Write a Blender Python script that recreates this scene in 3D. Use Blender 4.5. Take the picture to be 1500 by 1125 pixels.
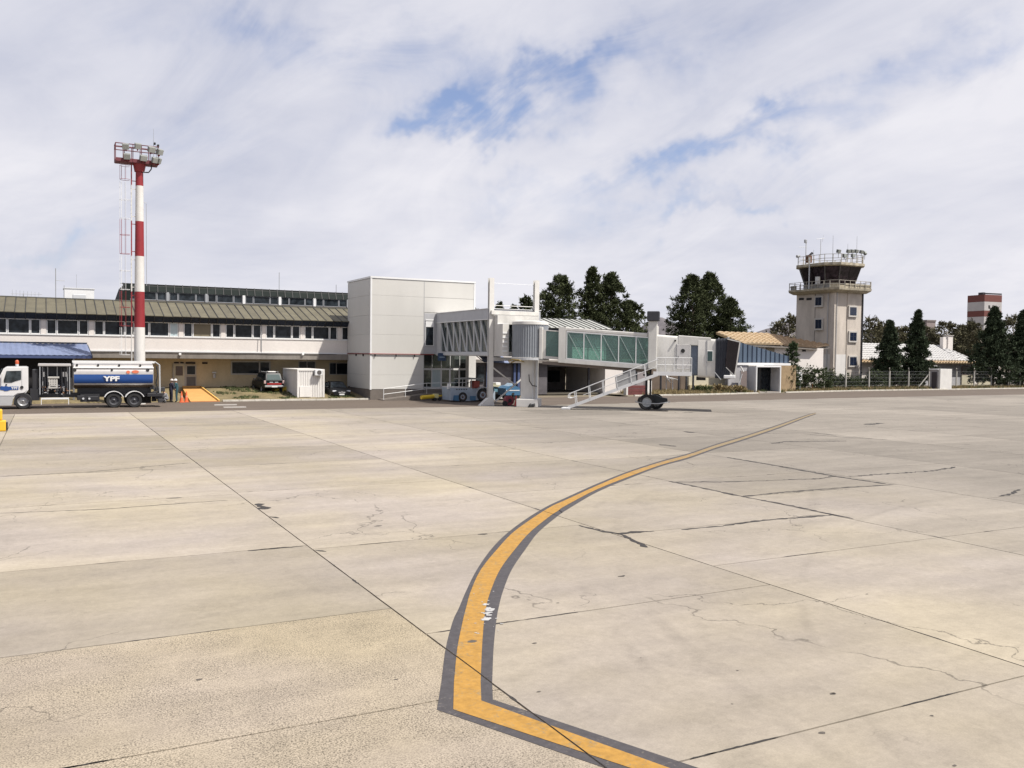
import bpy, bmesh, math, random
from mathutils import Vector, Matrix, noise as mnoise

# ------------------------------------------------------------------ clearing
for o in list(bpy.data.objects): bpy.data.objects.remove(o)
SC = bpy.context.scene
COL = SC.collection
random.seed(7)

# ------------------------------------------------------------------ camera
# World axes: X runs along the terminal facade, Y away from the apron, Z up.
FPX, PITCH, ROLL, YAW, EYE = 1308.0, 0.03149, -0.01216, 0.48176, 3.9
def _basis():
    R = Vector((1,0,0)); F = Vector((0, math.cos(PITCH), -math.sin(PITCH))); U = Vector((0, math.sin(PITCH), math.cos(PITCH)))
    r = R*math.cos(ROLL) - U*math.sin(ROLL); u = U*math.cos(ROLL) + R*math.sin(ROLL)
    c, s = math.cos(YAW), math.sin(YAW)
    m = lambda v: Vector((v.x*c + v.y*s, -v.x*s + v.y*c, v.z))
    return m(r), m(u), m(F)
CR, CU, CF = _basis()
CP = Vector((0,0,EYE))
cam = bpy.data.objects.new('camera', bpy.data.cameras.new('camera')); COL.objects.link(cam)
cam.matrix_world = Matrix(((CR.x,CU.x,-CF.x,CP.x),(CR.y,CU.y,-CF.y,CP.y),(CR.z,CU.z,-CF.z,CP.z),(0,0,0,1)))
cam.data.sensor_width = 36; cam.data.lens = FPX/1500*36
cam.data.clip_end = 12000; cam.data.clip_start = 0.1
SC.camera = cam

# measuring helpers: where a sight line meets a real plane of the place
def ray(x, y): return CF + CR*((x-750)/FPX) - CU*((y-562.5)/FPX)
def G(x, y, z=0.0):
    d = ray(x,y); t = (z-EYE)/d.z; return Vector((d.x*t, d.y*t, z))
def PB(x, y, b):
    d = ray(x,y); t = b/d.y; q = CP + d*t; return q.x, q.z
def PA(x, y, a):
    d = ray(x,y); t = a/d.x; q = CP + d*t; return q.y, q.z
def AT(x, y, depth):
    d = ray(x,y); return CP + d*depth

# ------------------------------------------------------------------ light
SUNV = Vector((0.40, -0.52, 1.0)).normalized()
el = math.asin(SUNV.z)
sun = bpy.data.objects.new('sun', bpy.data.lights.new('sun', 'SUN')); COL.objects.link(sun)
sun.data.energy = 5.0; sun.data.angle = math.radians(0.9); sun.data.color = (1.0, 0.955, 0.88)
sun.rotation_euler = SUNV.to_track_quat('Z', 'Y').to_euler()

world = bpy.data.worlds.new('World'); SC.world = world; world.use_nodes = True
def build_world():
    nt = world.node_tree; N = nt.nodes; L = nt.links
    for n in list(N): N.remove(n)
    out = N.new('ShaderNodeOutputWorld'); bg = N.new('ShaderNodeBackground'); L.new(bg.outputs[0], out.inputs[0])
    sky = N.new('ShaderNodeTexSky'); sky.sky_type = 'NISHITA'; sky.sun_disc = False
    sky.sun_elevation = el; sky.sun_rotation = math.atan2(SUNV.x, SUNV.y); sky.air_density = 1.0; sky.dust_density = 1.5; sky.ozone_density = 1.5
    bg.inputs[1].default_value = 0.10
    def M(op, a, b=None, c=None):
        n = N.new('ShaderNodeMath'); n.operation = op
        for i, v in enumerate((a,b,c)):
            if v is None: continue
            if isinstance(v, (int,float)): n.inputs[i].default_value = v
            else: L.new(v, n.inputs[i])
        return n.outputs[0]
    tc = N.new('ShaderNodeTexCoord')
    rot = N.new('ShaderNodeVectorRotate'); rot.rotation_type = 'Z_AXIS'; rot.inputs['Angle'].default_value = YAW
    L.new(tc.outputs['Generated'], rot.inputs['Vector'])
    sep = N.new('ShaderNodeSeparateXYZ'); L.new(rot.outputs[0], sep.inputs[0])
    X, Y, Z = sep.outputs
    # cloud deck: direction projected on a high horizontal layer
    zz = M('ADD', M('MAXIMUM', Z, 0.0), 0.10)
    px = M('DIVIDE', X, zz); py = M('DIVIDE', Y, zz)
    def comb(a, b, c=0.0):
        n = N.new('ShaderNodeCombineXYZ')
        for i, v in enumerate((a,b,c)):
            if isinstance(v, (int,float)): n.inputs[i].default_value = v
            else: L.new(v, n.inputs[i])
        return n.outputs[0]
    def noise(vec, scale, detail, rough=0.55, dist=0.0):
        n = N.new('ShaderNodeTexNoise'); L.new(vec, n.inputs['Vector']); n.inputs['Scale'].default_value = scale
        n.inputs['Detail'].default_value = detail; n.inputs['Roughness'].default_value = rough; n.inputs['Distortion'].default_value = dist
        return n.outputs[0]
    # streaked frame, turned so that the bands rise to the right
    sx = M('ADD', M('MULTIPLY', px, 0.80), M('MULTIPLY', py, 0.60)); sy = M('SUBTRACT', M('MULTIPLY', py, 0.80), M('MULTIPLY', px, 0.60))
    deck = comb(M('MULTIPLY', sx, 0.55), sy)
    big = noise(deck, 0.75, 7, 0.60, 0.3)
    fine = noise(comb(px, py, 3.1), 2.6, 8, 0.62, 0.4)
    # gnomonic coordinates of the half of the sky ahead
    yy = M('MAXIMUM', Y, 0.05)
    gx = M('DIVIDE', X, yy); gz = M('DIVIDE', Z, yy)
    w1 = M('SUBTRACT', noise(comb(gx, gz, 0.0), 5.0, 5, 0.6), 0.5); w2 = M('SUBTRACT', noise(comb(gx, gz, 7.7), 6.5, 5, 0.62), 0.5)
    gx = M('ADD', gx, M('MULTIPLY', w1, 0.46)); gz = M('ADD', gz, M('MULTIPLY', w2, 0.26))
    def gap(u, v, lu, lv, ang, amp):
        cx = (u-750)/FPX; cz = (521-v)/FPX; c, s = math.cos(ang), math.sin(ang)
        dx = M('SUBTRACT', gx, cx); dz = M('SUBTRACT', gz, cz)
        a = M('DIVIDE', M('ADD', M('MULTIPLY', dx, c), M('MULTIPLY', dz, s)), lu/FPX)
        b = M('DIVIDE', M('SUBTRACT', M('MULTIPLY', dz, c), M('MULTIPLY', dx, s)), lv/FPX)
        q = M('ADD', M('MULTIPLY', a, a), M('MULTIPLY', b, b))
        return M('MULTIPLY', M('EXPONENT', M('MULTIPLY', q, -1.0)), amp)
    gaps = None
    for g in ((715,188,95,30,0.2,0.78), (620,212,60,24,0.1,0.55), (660,150,240,85,0.15,0.36), (800,120,70,30,0.5,0.35), (1020,228,130,32,0.34,0.85), (1080,230,280,70,0.35,0.22), (1300,130,230,50,0.45,0.38), (520,80,150,55,-0.15,0.40),
              (1050,318,80,16,0.15,0.40), (720,290,90,18,0.1,0.26), (15,368,100,30,0.2,0.6), (860,95,150,40,0.3,0.28), (330,45,120,40,0.0,0.22), (250,230,120,50,0.2,0.12)):
        gg = gap(*g); gaps = gg if gaps is None else M('ADD', gaps, gg)
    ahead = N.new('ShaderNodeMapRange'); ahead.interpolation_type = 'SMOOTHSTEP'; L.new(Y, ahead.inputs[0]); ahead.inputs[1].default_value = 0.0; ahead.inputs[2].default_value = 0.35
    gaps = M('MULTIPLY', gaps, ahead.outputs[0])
    # clear amount 0..1
    # soft banks in direction space, drawn out along bands that rise to the right
    ca, sa = math.cos(0.42), math.sin(0.42)
    ux = M('ADD', M('MULTIPLY', X, ca), M('MULTIPLY', Z, sa)); uz = M('SUBTRACT', M('MULTIPLY', Z, ca), M('MULTIPLY', X, sa))
    band = comb(M('MULTIPLY', ux, 0.55), M('MULTIPLY', uz, 1.5), M('MULTIPLY', Y, 0.55))
    soft = noise(band, 3.2, 4, 0.5, 0.25); wisp = noise(band, 7.5, 9, 0.60, 0.9)
    fib = noise(comb(M('MULTIPLY', sx, 0.9), M('MULTIPLY', sy, 1.6), 9.0), 1.1, 7, 0.60, 0.5)
    n1 = M('MULTIPLY', M('SUBTRACT', big, 0.50), 2.6); n2 = M('MULTIPLY', M('SUBTRACT', fine, 0.50), 2.6); n3 = M('MULTIPLY', M('SUBTRACT', fib, 0.50), 2.6); n4 = M('MULTIPLY', M('SUBTRACT', soft, 0.5), 2.6); n5 = M('MULTIPLY', M('SUBTRACT', wisp, 0.5), 2.6)
    tex = M('ADD', M('ADD', M('MULTIPLY', n1, 0.15), M('MULTIPLY', n2, 0.22)), M('ADD', M('MULTIPLY', n4, 0.35), M('MULTIPLY', n5, 0.75)))
    clear = M('ADD', M('MULTIPLY', gaps, 0.95), M('MULTIPLY', tex, M('ADD', M('MULTIPLY', gaps, 1.5), 0.34)))
    clear = M('ADD', clear, M('MULTIPLY', M('SUBTRACT', 1.0, ahead.outputs[0]), M('ADD', 0.42, n4)))  # away from the view the cloud is thinned to lower the ambient light
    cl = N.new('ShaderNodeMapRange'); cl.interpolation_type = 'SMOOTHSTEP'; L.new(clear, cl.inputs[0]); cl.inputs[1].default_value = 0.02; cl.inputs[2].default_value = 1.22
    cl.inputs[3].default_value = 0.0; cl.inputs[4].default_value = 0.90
    shade = M('ADD', M('ADD', M('MULTIPLY', n1, 0.10), M('MULTIPLY', n2, 0.12)), M('SUBTRACT', M('MULTIPLY', n3, 0.10), M('ADD', M('MULTIPLY', n4, 0.75), M('MULTIPLY', n5, 0.35))))
    shade = M('SUBTRACT', shade, M('MULTIPLY', gaps, 0.35))
    ramp = N.new('ShaderNodeMapRange'); L.new(shade, ramp.inputs[0]); ramp.inputs[1].default_value = -0.66; ramp.inputs[2].default_value = 0.30
    ramp.inputs[3].default_value = 0.0; ramp.inputs[4].default_value = 1.0
    cc = N.new('ShaderNodeMix'); cc.data_type = 'RGBA'; L.new(ramp.outputs[0], cc.inputs[0])
    cc.inputs[6].default_value = (3.5, 3.75, 4.75, 1); cc.inputs[7].default_value = (6.20, 6.15, 6.55, 1)
    # the deck brightens towards the horizon slightly
    skym = N.new('ShaderNodeMix'); skym.data_type = 'RGBA'; skym.blend_type = 'MULTIPLY'; skym.inputs[0].default_value = 1.0
    L.new(sky.outputs[0], skym.inputs[6]); skym.inputs[7].default_value = (1.05, 1.0, 1.12, 1)
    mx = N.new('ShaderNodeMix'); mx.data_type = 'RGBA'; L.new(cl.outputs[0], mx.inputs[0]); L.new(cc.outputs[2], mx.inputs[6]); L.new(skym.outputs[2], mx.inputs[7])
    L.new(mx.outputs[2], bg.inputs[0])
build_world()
SC.view_settings.view_transform = 'Standard'; SC.view_settings.look = 'None'; SC.view_settings.gamma = 1.0
SC.view_settings.exposure = 0.45; SC.view_settings.use_curve_mapping = False
try:
    SC.cycles.max_bounces = 8; SC.cycles.transparent_max_bounces = 16
except Exception: pass

# ------------------------------------------------------------------ materials
MATS = {}
def mat(name, col, rough=0.6, metal=0.0, var=0.12, scale=1.5, bump=0.0, bscale=30, spec=0.5, tint=0.0, fine=0.0, streak=None, coat=0.0):
    if name in MATS: return MATS[name]
    col = tuple(c*0.78 for c in col[:3])
    m = bpy.data.materials.new(name); m.use_nodes = True; nt = m.node_tree; N = nt.nodes; L = nt.links
    b = N['Principled BSDF']; b.inputs['Roughness'].default_value = rough; b.inputs['Metallic'].default_value = metal
    b.inputs['Specular IOR Level'].default_value = spec; b.inputs['Coat Weight'].default_value = coat
    geo = N.new('ShaderNodeNewGeometry')
    pos = geo.outputs['Position']
    if streak:
        mp = N.new('ShaderNodeVectorMath'); mp.operation = 'MULTIPLY'; L.new(pos, mp.inputs[0]); mp.inputs[1].default_value = streak; pos = mp.outputs[0]
    n = N.new('ShaderNodeTexNoise'); L.new(pos, n.inputs['Vector']); n.inputs['Scale'].default_value = scale; n.inputs['Detail'].default_value = 8; n.inputs['Roughness'].default_value = 0.65
    mr = N.new('ShaderNodeMapRange'); L.new(n.outputs[0], mr.inputs[0]); mr.inputs[1].default_value = 0.3; mr.inputs[2].default_value = 0.7; mr.inputs[3].default_value = 1-var; mr.inputs[4].default_value = 1+var*0.6
    fac = mr.outputs[0]
    if tint:
        oi = N.new('ShaderNodeObjectInfo'); r = N.new('ShaderNodeMapRange'); L.new(oi.outputs['Random'], r.inputs[0]); r.inputs[3].default_value = 1-tint; r.inputs[4].default_value = 1+tint
        mm = N.new('ShaderNodeMath'); mm.operation = 'MULTIPLY'; L.new(fac, mm.inputs[0]); L.new(r.outputs[0], mm.inputs[1]); fac = mm.outputs[0]
    if fine:
        n3 = N.new('ShaderNodeTexNoise'); L.new(geo.outputs['Position'], n3.inputs['Vector']); n3.inputs['Scale'].default_value = scale*14; n3.inputs['Detail'].default_value = 4
        r3 = N.new('ShaderNodeMapRange'); L.new(n3.outputs[0], r3.inputs[0]); r3.inputs[1].default_value = 0.3; r3.inputs[2].default_value = 0.7; r3.inputs[3].default_value = 1-fine; r3.inputs[4].default_value = 1+fine
        m3 = N.new('ShaderNodeMath'); m3.operation = 'MULTIPLY'; L.new(fac, m3.inputs[0]); L.new(r3.outputs[0], m3.inputs[1]); fac = m3.outputs[0]
    v = N.new('ShaderNodeVectorMath'); v.operation = 'SCALE'; v.inputs[0].default_value = col[:3]; L.new(fac, v.inputs['Scale'])
    L.new(v.outputs[0], b.inputs['Base Color'])
    if bump:
        n2 = N.new('ShaderNodeTexNoise'); L.new(geo.outputs['Position'], n2.inputs['Vector']); n2.inputs['Scale'].default_value = bscale; n2.inputs['Detail'].default_value = 4
        bp = N.new('ShaderNodeBump'); bp.inputs['Strength'].default_value = bump; bp.inputs['Distance'].default_value = 0.02; L.new(n2.outputs[0], bp.inputs['Height']); L.new(bp.outputs[0], b.inputs['Normal'])
    MATS[name] = m
    return m

def concrete(name, base, coarse):
    m = bpy.data.materials.new(name); m.use_nodes = True; nt = m.node_tree; N = nt.nodes; L = nt.links
    b = N['Principled BSDF']; b.inputs['Roughness'].default_value = 0.88; b.inputs['Specular IOR Level'].default_value = 0.25
    geo = N.new('ShaderNodeNewGeometry'); P = geo.outputs['Position']
    def noise(scale, det, mul=None, rough=0.6, off=0.0):
        v = P
        if mul or off:
            q = N.new('ShaderNodeVectorMath'); q.operation = 'MULTIPLY_ADD'; L.new(P, q.inputs[0]); q.inputs[1].default_value = mul or (1,1,1); q.inputs[2].default_value = (off,off,0); v = q.outputs[0]
        n = N.new('ShaderNodeTexNoise'); L.new(v, n.inputs['Vector']); n.inputs['Scale'].default_value = scale; n.inputs['Detail'].default_value = det; n.inputs['Roughness'].default_value = rough
        return n.outputs[0]
    def rng(src, lo, hi, a, c):
        r = N.new('ShaderNodeMapRange'); L.new(src, r.inputs[0]); r.inputs[1].default_value = lo; r.inputs[2].default_value = hi; r.inputs[3].default_value = a; r.inputs[4].default_value = c
        return r.outputs[0]
    def mul(a, c):
        q = N.new('ShaderNodeMath'); q.operation = 'MULTIPLY'; L.new(a, q.inputs[0])
        if isinstance(c, float): q.inputs[1].default_value = c
        else: L.new(c, q.inputs[1])
        return q.outputs[0]
    oi = N.new('ShaderNodeObjectInfo')
    f = rng(noise(0.10, 5), 0.3, 0.7, 0.84, 1.10)                   # big patches
    f = mul(f, rng(noise(0.5, 6, (0.35,1.7,1), 0.62), 0.32, 0.68, 0.87, 1.09))   # wash along the slab
    f = mul(f, rng(noise(1.1, 8, (1.0,0.16,1), 0.7, 31.0), 0.58, 0.80, 1.0, 0.86)) # tyre drags
    f = mul(f, rng(noise(2.4, 10, None, 0.78, 11.0), 0.30, 0.70, 0.89, 1.09))
    f = mul(f, rng(noise(9.0, 6, None, 0.75, 17.0), 0.30, 0.70, 0.90, 1.09))
    f = mul(f, rng(noise(45.0, 5, None, 0.8), 0.3, 0.7, 0.86, 1.13))
    f = mul(f, rng(noise(0.75, 8, None, 0.75, 61.0), 0.56, 0.74, 1.0, 0.80))          # grime clouds
    f = mul(f, rng(oi.outputs['Random'], 0, 1, 0.84, 1.09))
    # hairline cracks, broken up so that they come and go
    wv = N.new('ShaderNodeTexNoise'); L.new(P, wv.inputs['Vector']); wv.inputs['Scale'].default_value = 0.9; wv.inputs['Detail'].default_value = 6
    wa = N.new('ShaderNodeVectorMath'); wa.operation = 'MULTIPLY_ADD'; L.new(wv.outputs['Color'], wa.inputs[0]); wa.inputs[1].default_value = (2.2,2.2,0); L.new(P, wa.inputs[2])
    cr = N.new('ShaderNodeTexVoronoi'); cr.feature = 'DISTANCE_TO_EDGE'; cr.inputs['Scale'].default_value = 0.24; L.new(wa.outputs[0], cr.inputs['Vector'])
    line = rng(cr.outputs['Distance'], 0.0012, 0.0040, 0.52, 1.0)
    mk = N.new('ShaderNodeMix'); mk.data_type = 'FLOAT'; L.new(rng(noise(0.22, 3, None, 0.5, 91.0), 0.50, 0.56, 0.0, 1.0), mk.inputs[0]); mk.inputs[2].default_value = 1.0; L.new(line, mk.inputs[3])
    f = mul(f, mk.outputs[0])
    # rubber left by turning tyres: wide faint arcs
    for (cx, cy, rr, wd, am) in ((31.0,2.0,24.5,0.16,0.90), (31.0,2.0,25.3,0.14,0.92), (26.0,-4.0,21.0,0.12,0.91), (-6.0,44.0,36.0,0.20,0.92), (48.0,52.0,31.0,0.22,0.90), (48.0,52.0,32.2,0.22,0.92), (3.0,60.0,44.0,0.2,0.93), (18.0,-22.0,34.0,0.12,0.92)):
        dv = N.new('ShaderNodeVectorMath'); dv.operation = 'DISTANCE'; L.new(P, dv.inputs[0]); dv.inputs[1].default_value = (cx, cy, 0.0)
        su = N.new('ShaderNodeMath'); su.operation = 'SUBTRACT'; L.new(dv.outputs['Value'], su.inputs[0]); su.inputs[1].default_value = rr
        ab = N.new('ShaderNodeMath'); ab.operation = 'ABSOLUTE'; L.new(su.outputs[0], ab.inputs[0])
        am_ = N.new('ShaderNodeMix'); am_.data_type = 'FLOAT'; L.new(rng(noise(0.35, 5, None, 0.7, 13.0+rr), 0.45, 0.60, 0.0, 1.0), am_.inputs[0]); am_.inputs[2].default_value = 1.0
        L.new(rng(ab.outputs[0], wd*0.3, wd, am, 1.0), am_.inputs[3]); f = mul(f, am_.outputs[0])
    # small dark spots and pits
    vo = N.new('ShaderNodeTexVoronoi'); vo.inputs['Scale'].default_value = 2.6; vo.inputs['Randomness'].default_value = 1.0; L.new(P, vo.inputs['Vector'])
    sp = rng(vo.outputs['Distance'], 0.030, 0.050, 0.35, 1.0)
    vc = N.new('ShaderNodeSeparateColor'); L.new(vo.outputs['Color'], vc.inputs[0])
    keep = rng(vc.outputs[0], 0.70, 0.72, 1.0, 0.0)   # only some cells carry a spot
    mxs = N.new('ShaderNodeMix'); mxs.data_type = 'FLOAT'; L.new(keep, mxs.inputs[0]); L.new(sp, mxs.inputs[2]); mxs.inputs[3].default_value = 1.0
    f = mul(f, mxs.outputs[0])
    height = noise(60.0, 6, None, 0.7)
    if coarse:
        cov = rng(noise(0.9, 6, None, 0.65, 5.0), 0.34, 0.56, 0.35, 1.0)   # where the surface has worn to the stones
        peb = mul(rng(noise(52.0, 3, None, 0.6, 2.0), 0.46, 0.60, 1.08, 0.42), rng(noise(95.0, 3, None, 0.6, 8.0), 0.35, 0.68, 0.86, 1.16))
        peb = mul(peb, rng(noise(24.0, 3, None, 0.6, 3.0), 0.55, 0.66, 1.0, 0.60))
        mp = N.new('ShaderNodeMix'); mp.data_type = 'FLOAT'; L.new(cov, mp.inputs[0]); mp.inputs[2].default_value = 1.0; L.new(peb, mp.inputs[3])
        f = mul(f, mp.outputs[0])
    hue = N.new('ShaderNodeMix'); hue.data_type = 'RGBA'; L.new(rng(noise(0.22, 4, None, 0.5, 77.0), 0.35, 0.65, 0.0, 1.0), hue.inputs[0])
    hue.inputs[6].default_value = (base[0]*1.01, base[1]*1.0, base[2]*0.96, 1); hue.inputs[7].default_value = (base[0]*0.965, base[1]*0.965, base[2]*1.07, 1)
    sxyz = N.new('ShaderNodeSeparateXYZ'); L.new(P, sxyz.inputs[0])
    ad = N.new('ShaderNodeMath'); ad.operation = 'MULTIPLY_ADD'; L.new(noise(0.16, 4, None, 0.5, 41.0), ad.inputs[0]); ad.inputs[1].default_value = 14.0; L.new(sxyz.outputs[0], ad.inputs[2])
    right_grey = N.new('ShaderNodeMix'); right_grey.data_type = 'RGBA'; L.new(rng(ad.outputs[0], 17.0, 34.0, 0.0, 1.0), right_grey.inputs[0]); L.new(hue.outputs[2], right_grey.inputs[6])  # colour shifts to a darker grey towards the right
    right_grey.inputs[7].default_value = (base[0]*0.72, base[1]*0.735, base[2]*0.80, 1)
    v = N.new('ShaderNodeVectorMath'); v.operation = 'SCALE'; L.new(right_grey.outputs[2], v.inputs[0]); L.new(f, v.inputs['Scale']); L.new(v.outputs[0], b.inputs['Base Color'])
    bp = N.new('ShaderNodeBump'); bp.inputs['Strength'].default_value = 0.55 if coarse else 0.22; bp.inputs['Distance'].default_value = 0.008 if coarse else 0.004; L.new(height, bp.inputs['Height']); L.new(bp.outputs[0], b.inputs['Normal'])
    return m

def paint_worn(name, col, under, amount, far=0.40):
    m = bpy.data.materials.new(name); m.use_nodes = True; nt = m.node_tree; N = nt.nodes; L = nt.links
    b = N['Principled BSDF']; b.inputs['Roughness'].default_value = 0.75; b.inputs['Specular IOR Level'].default_value = 0.3
    geo = N.new('ShaderNodeNewGeometry')
    def noise(s, d, r=0.65):
        n = N.new('ShaderNodeTexNoise'); L.new(geo.outputs['Position'], n.inputs['Vector']); n.inputs['Scale'].default_value = s; n.inputs['Detail'].default_value = d; n.inputs['Roughness'].default_value = r; return n.outputs[0]
    a = noise(3.0, 10, 0.75); c = noise(26.0, 6, 0.7)
    ad = N.new('ShaderNodeMath'); ad.operation = 'ADD'; L.new(a, ad.inputs[0]); L.new(c, ad.inputs[1])
    sp = N.new('ShaderNodeSeparateXYZ'); L.new(geo.outputs['Position'], sp.inputs[0])      # the paint is thinner out on the far taxiway
    fr = N.new('ShaderNodeMapRange'); L.new(sp.outputs[0], fr.inputs[0]); fr.inputs[1].default_value = 15; fr.inputs[2].default_value = 30; fr.inputs[3].default_value = 0.0; fr.inputs[4].default_value = far
    ad2 = N.new('ShaderNodeMath'); ad2.operation = 'ADD'; L.new(ad.outputs[0], ad2.inputs[0]); L.new(fr.outputs[0], ad2.inputs[1])
    mr = N.new('ShaderNodeMapRange'); L.new(ad2.outputs[0], mr.inputs[0]); mr.inputs[1].default_value = 1.12-amount; mr.inputs[2].default_value = 1.30-amount; mr.inputs[3].default_value = 0; mr.inputs[4].default_value = 0.85
    mx = N.new('ShaderNodeMix'); mx.data_type = 'RGBA'; L.new(mr.outputs[0], mx.inputs[0]); mx.inputs[6].default_value = (*col,1); mx.inputs[7].default_value = (*under,1)
    v2 = N.new('ShaderNodeMapRange'); L.new(noise(9.0, 6), v2.inputs[0]); v2.inputs[1].default_value = .3; v2.inputs[2].default_value = .7; v2.inputs[3].default_value = .74; v2.inputs[4].default_value = 1.12
    sc = N.new('ShaderNodeVectorMath'); sc.operation = 'SCALE'; L.new(mx.outputs[2], sc.inputs[0]); L.new(v2.outputs[0], sc.inputs['Scale'])
    L.new(sc.outputs[0], b.inputs['Base Color'])
    return m

def glass_dark(name, col=(0.012,0.015,0.018), rough=0.06):
    m = bpy.data.materials.new(name); m.use_nodes = True; nt = m.node_tree; N = nt.nodes; L = nt.links
    b = N['Principled BSDF']; b.inputs['Roughness'].default_value = rough; b.inputs['Specular IOR Level'].default_value = 0.22
    geo = N.new('ShaderNodeNewGeometry'); n = N.new('ShaderNodeTexNoise'); L.new(geo.outputs['Position'], n.inputs['Vector']); n.inputs['Scale'].default_value = 2.2; n.inputs['Detail'].default_value = 5
    oi = N.new('ShaderNodeObjectInfo')
    r = N.new('ShaderNodeMapRange'); L.new(n.outputs[0], r.inputs[0]); r.inputs[1].default_value = .35; r.inputs[2].default_value = .7; r.inputs[3].default_value = .6; r.inputs[4].default_value = 2.2
    r2 = N.new('ShaderNodeMapRange'); L.new(oi.outputs['Random'], r2.inputs[0]); r2.inputs[3].default_value = .7; r2.inputs[4].default_value = 1.7
    mu = N.new('ShaderNodeMath'); mu.operation = 'MULTIPLY'; L.new(r.outputs[0], mu.inputs[0]); L.new(r2.outputs[0], mu.inputs[1])
    s = N.new('ShaderNodeVectorMath'); s.operation = 'SCALE'; s.inputs[0].default_value = col; L.new(mu.outputs[0], s.inputs['Scale']); L.new(s.outputs[0], b.inputs['Base Color'])
    return m
def glass_clear(name, tint, body, f_body=0.2, rough=0.05):
    m = bpy.data.materials.new(name); m.use_nodes = True; nt = m.node_tree; N = nt.nodes; L = nt.links
    for n in list(N): N.remove(n)
    out = N.new('ShaderNodeOutputMaterial'); tr = N.new('ShaderNodeBsdfTransparent'); tr.inputs[0].default_value = (*tint,1)
    df = N.new('ShaderNodeBsdfPrincipled'); df.inputs['Base Color'].default_value = (*body,1); df.inputs['Roughness'].default_value = rough
    mx = N.new('ShaderNodeMixShader'); mx.inputs[0].default_value = f_body; L.new(tr.outputs[0], mx.inputs[1]); L.new(df.outputs[0], mx.inputs[2])
    gl = N.new('ShaderNodeBsdfGlossy'); gl.inputs['Roughness'].default_value = rough; fr = N.new('ShaderNodeFresnel'); fr.inputs[0].default_value = 1.45
    m2 = N.new('ShaderNodeMixShader'); L.new(fr.outputs[0], m2.inputs[0]); L.new(mx.outputs[0], m2.inputs[1]); L.new(gl.outputs[0], m2.inputs[2]); L.new(m2.outputs[0], out.inputs[0])
    return m

WHITE = mat('white_paint', (0.74,0.72,0.68), 0.5, var=0.10, scale=1.2, fine=0.03)
WHITE_WALL = mat('white_render', (0.77,0.72,0.675), 0.85, var=0.05, scale=0.8, fine=0.04, bump=0.2, streak=(1.4,1.4,0.5))
CLAD = mat('white_cladding', (0.62,0.605,0.565), 0.5, var=0.05, scale=0.5, tint=0.015, streak=(1,1,0.3))
TRIM = mat('white_trim', (0.80,0.80,0.79), 0.45, var=0.04)
GREYMETAL = mat('grey_steel', (0.42,0.43,0.44), 0.45, 0.3, var=0.12)
LIGHTSTEEL = mat('light_steel', (0.60,0.61,0.62), 0.5, 0.1, var=0.1)
BRIDGEWHITE = mat('bridge_white', (0.70,0.68,0.635), 0.5, var=0.2, scale=1.0, fine=0.03, streak=(1,1,0.35))
SLATE = mat('slate_panel', (0.026,0.033,0.048), 0.7, spec=0.15, var=0.25, tint=0.12)
ROOFPAN = mat('olive_roof_panel', (0.130,0.115,0.074), 0.75, var=0.25, scale=1.2, tint=0.10, fine=0.06)
SEAM = mat('dark_seam', (0.03,0.03,0.03), 0.7)
UPPANEL = mat('dark_green_panel', (0.018,0.024,0.022), 0.75, spec=0.12, var=0.25, tint=0.12)
BEIGE = mat('beige_render', (0.58,0.47,0.30), 0.9, var=0.16, scale=0.8, fine=0.06, streak=(1,1,0.6))
BROWNGREY = mat('stained_soffit', (0.24,0.215,0.19), 0.9, var=0.3, scale=1.2, streak=(1,1,0.4))
PLINTH = mat('plinth_brown', (0.17,0.145,0.125), 0.9, var=0.15, fine=0.08)
ROOFFLAT = mat('flat_roof', (0.25,0.25,0.24), 0.9)
DARK = mat('dark_interior', (0.03,0.028,0.03), 0.9)
BLACK = mat('black_rubber', (0.018,0.018,0.019), 0.75, var=0.2)
BLACKMETAL = mat('black_metal', (0.022,0.022,0.026), 0.5, var=0.3)
CHROME = mat('polished_steel', (0.62,0.62,0.62), 0.25, 0.9, var=0.1)
TANKSILVER = mat('tank_aluminium', (0.66,0.63,0.60), 0.38, 0.5, var=0.12)
YPFBLUE = mat('deep_blue_paint', (0.012,0.075,0.29), 0.3, var=0.08, coat=0.3)
BLUE = mat('sky_blue_paint', (0.06,0.17,0.30), 0.4, var=0.15)
PALEBLUE = mat('pale_blue_paint', (0.38,0.50,0.62), 0.5, var=0.25, scale=3)
AWNBLUE = mat('blue_roof_sheet', (0.20,0.24,0.37), 0.45, var=0.12, fine=0.05)
BLUEPANEL = mat('blue_wall_panel', (0.080,0.115,0.165), 0.45, var=0.12, tint=0.10)
NAVY = mat('navy_rib', (0.02,0.035,0.07), 0.5)
RED = mat('mast_red', (0.30,0.022,0.028), 0.5, var=0.15)
BRIGHTRED = mat('bright_red', (0.38,0.03,0.03), 0.5, var=0.15)
ORANGE = mat('cone_orange', (0.80,0.16,0.05), 0.55, var=0.1)
RAMPORANGE = mat('ramp_orange', (0.62,0.33,0.10), 0.8, var=0.14, scale=1.5, fine=0.07)
YELLOW = mat('yellow_paint', (0.80,0.55,0.04), 0.5, var=0.2)
TOWERWALL = mat('tower_render', (0.61,0.545,0.475), 0.9, var=0.26, scale=0.5, fine=0.05, streak=(1,1,0.35), bump=0.2)
TOWERWHITE = mat('tower_white', (0.72,0.70,0.67), 0.85, var=0.1, streak=(1,1,0.5))
TOWERSTAIN = mat('stained_concrete', (0.46,0.41,0.31), 0.9, var=0.45, scale=1.6, fine=0.1, streak=(1,1,0.35))
TILEYEL = mat('ochre_roof_tile', (0.56,0.42,0.26), 0.8, var=0.30, scale=2.5, fine=0.1)
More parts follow.
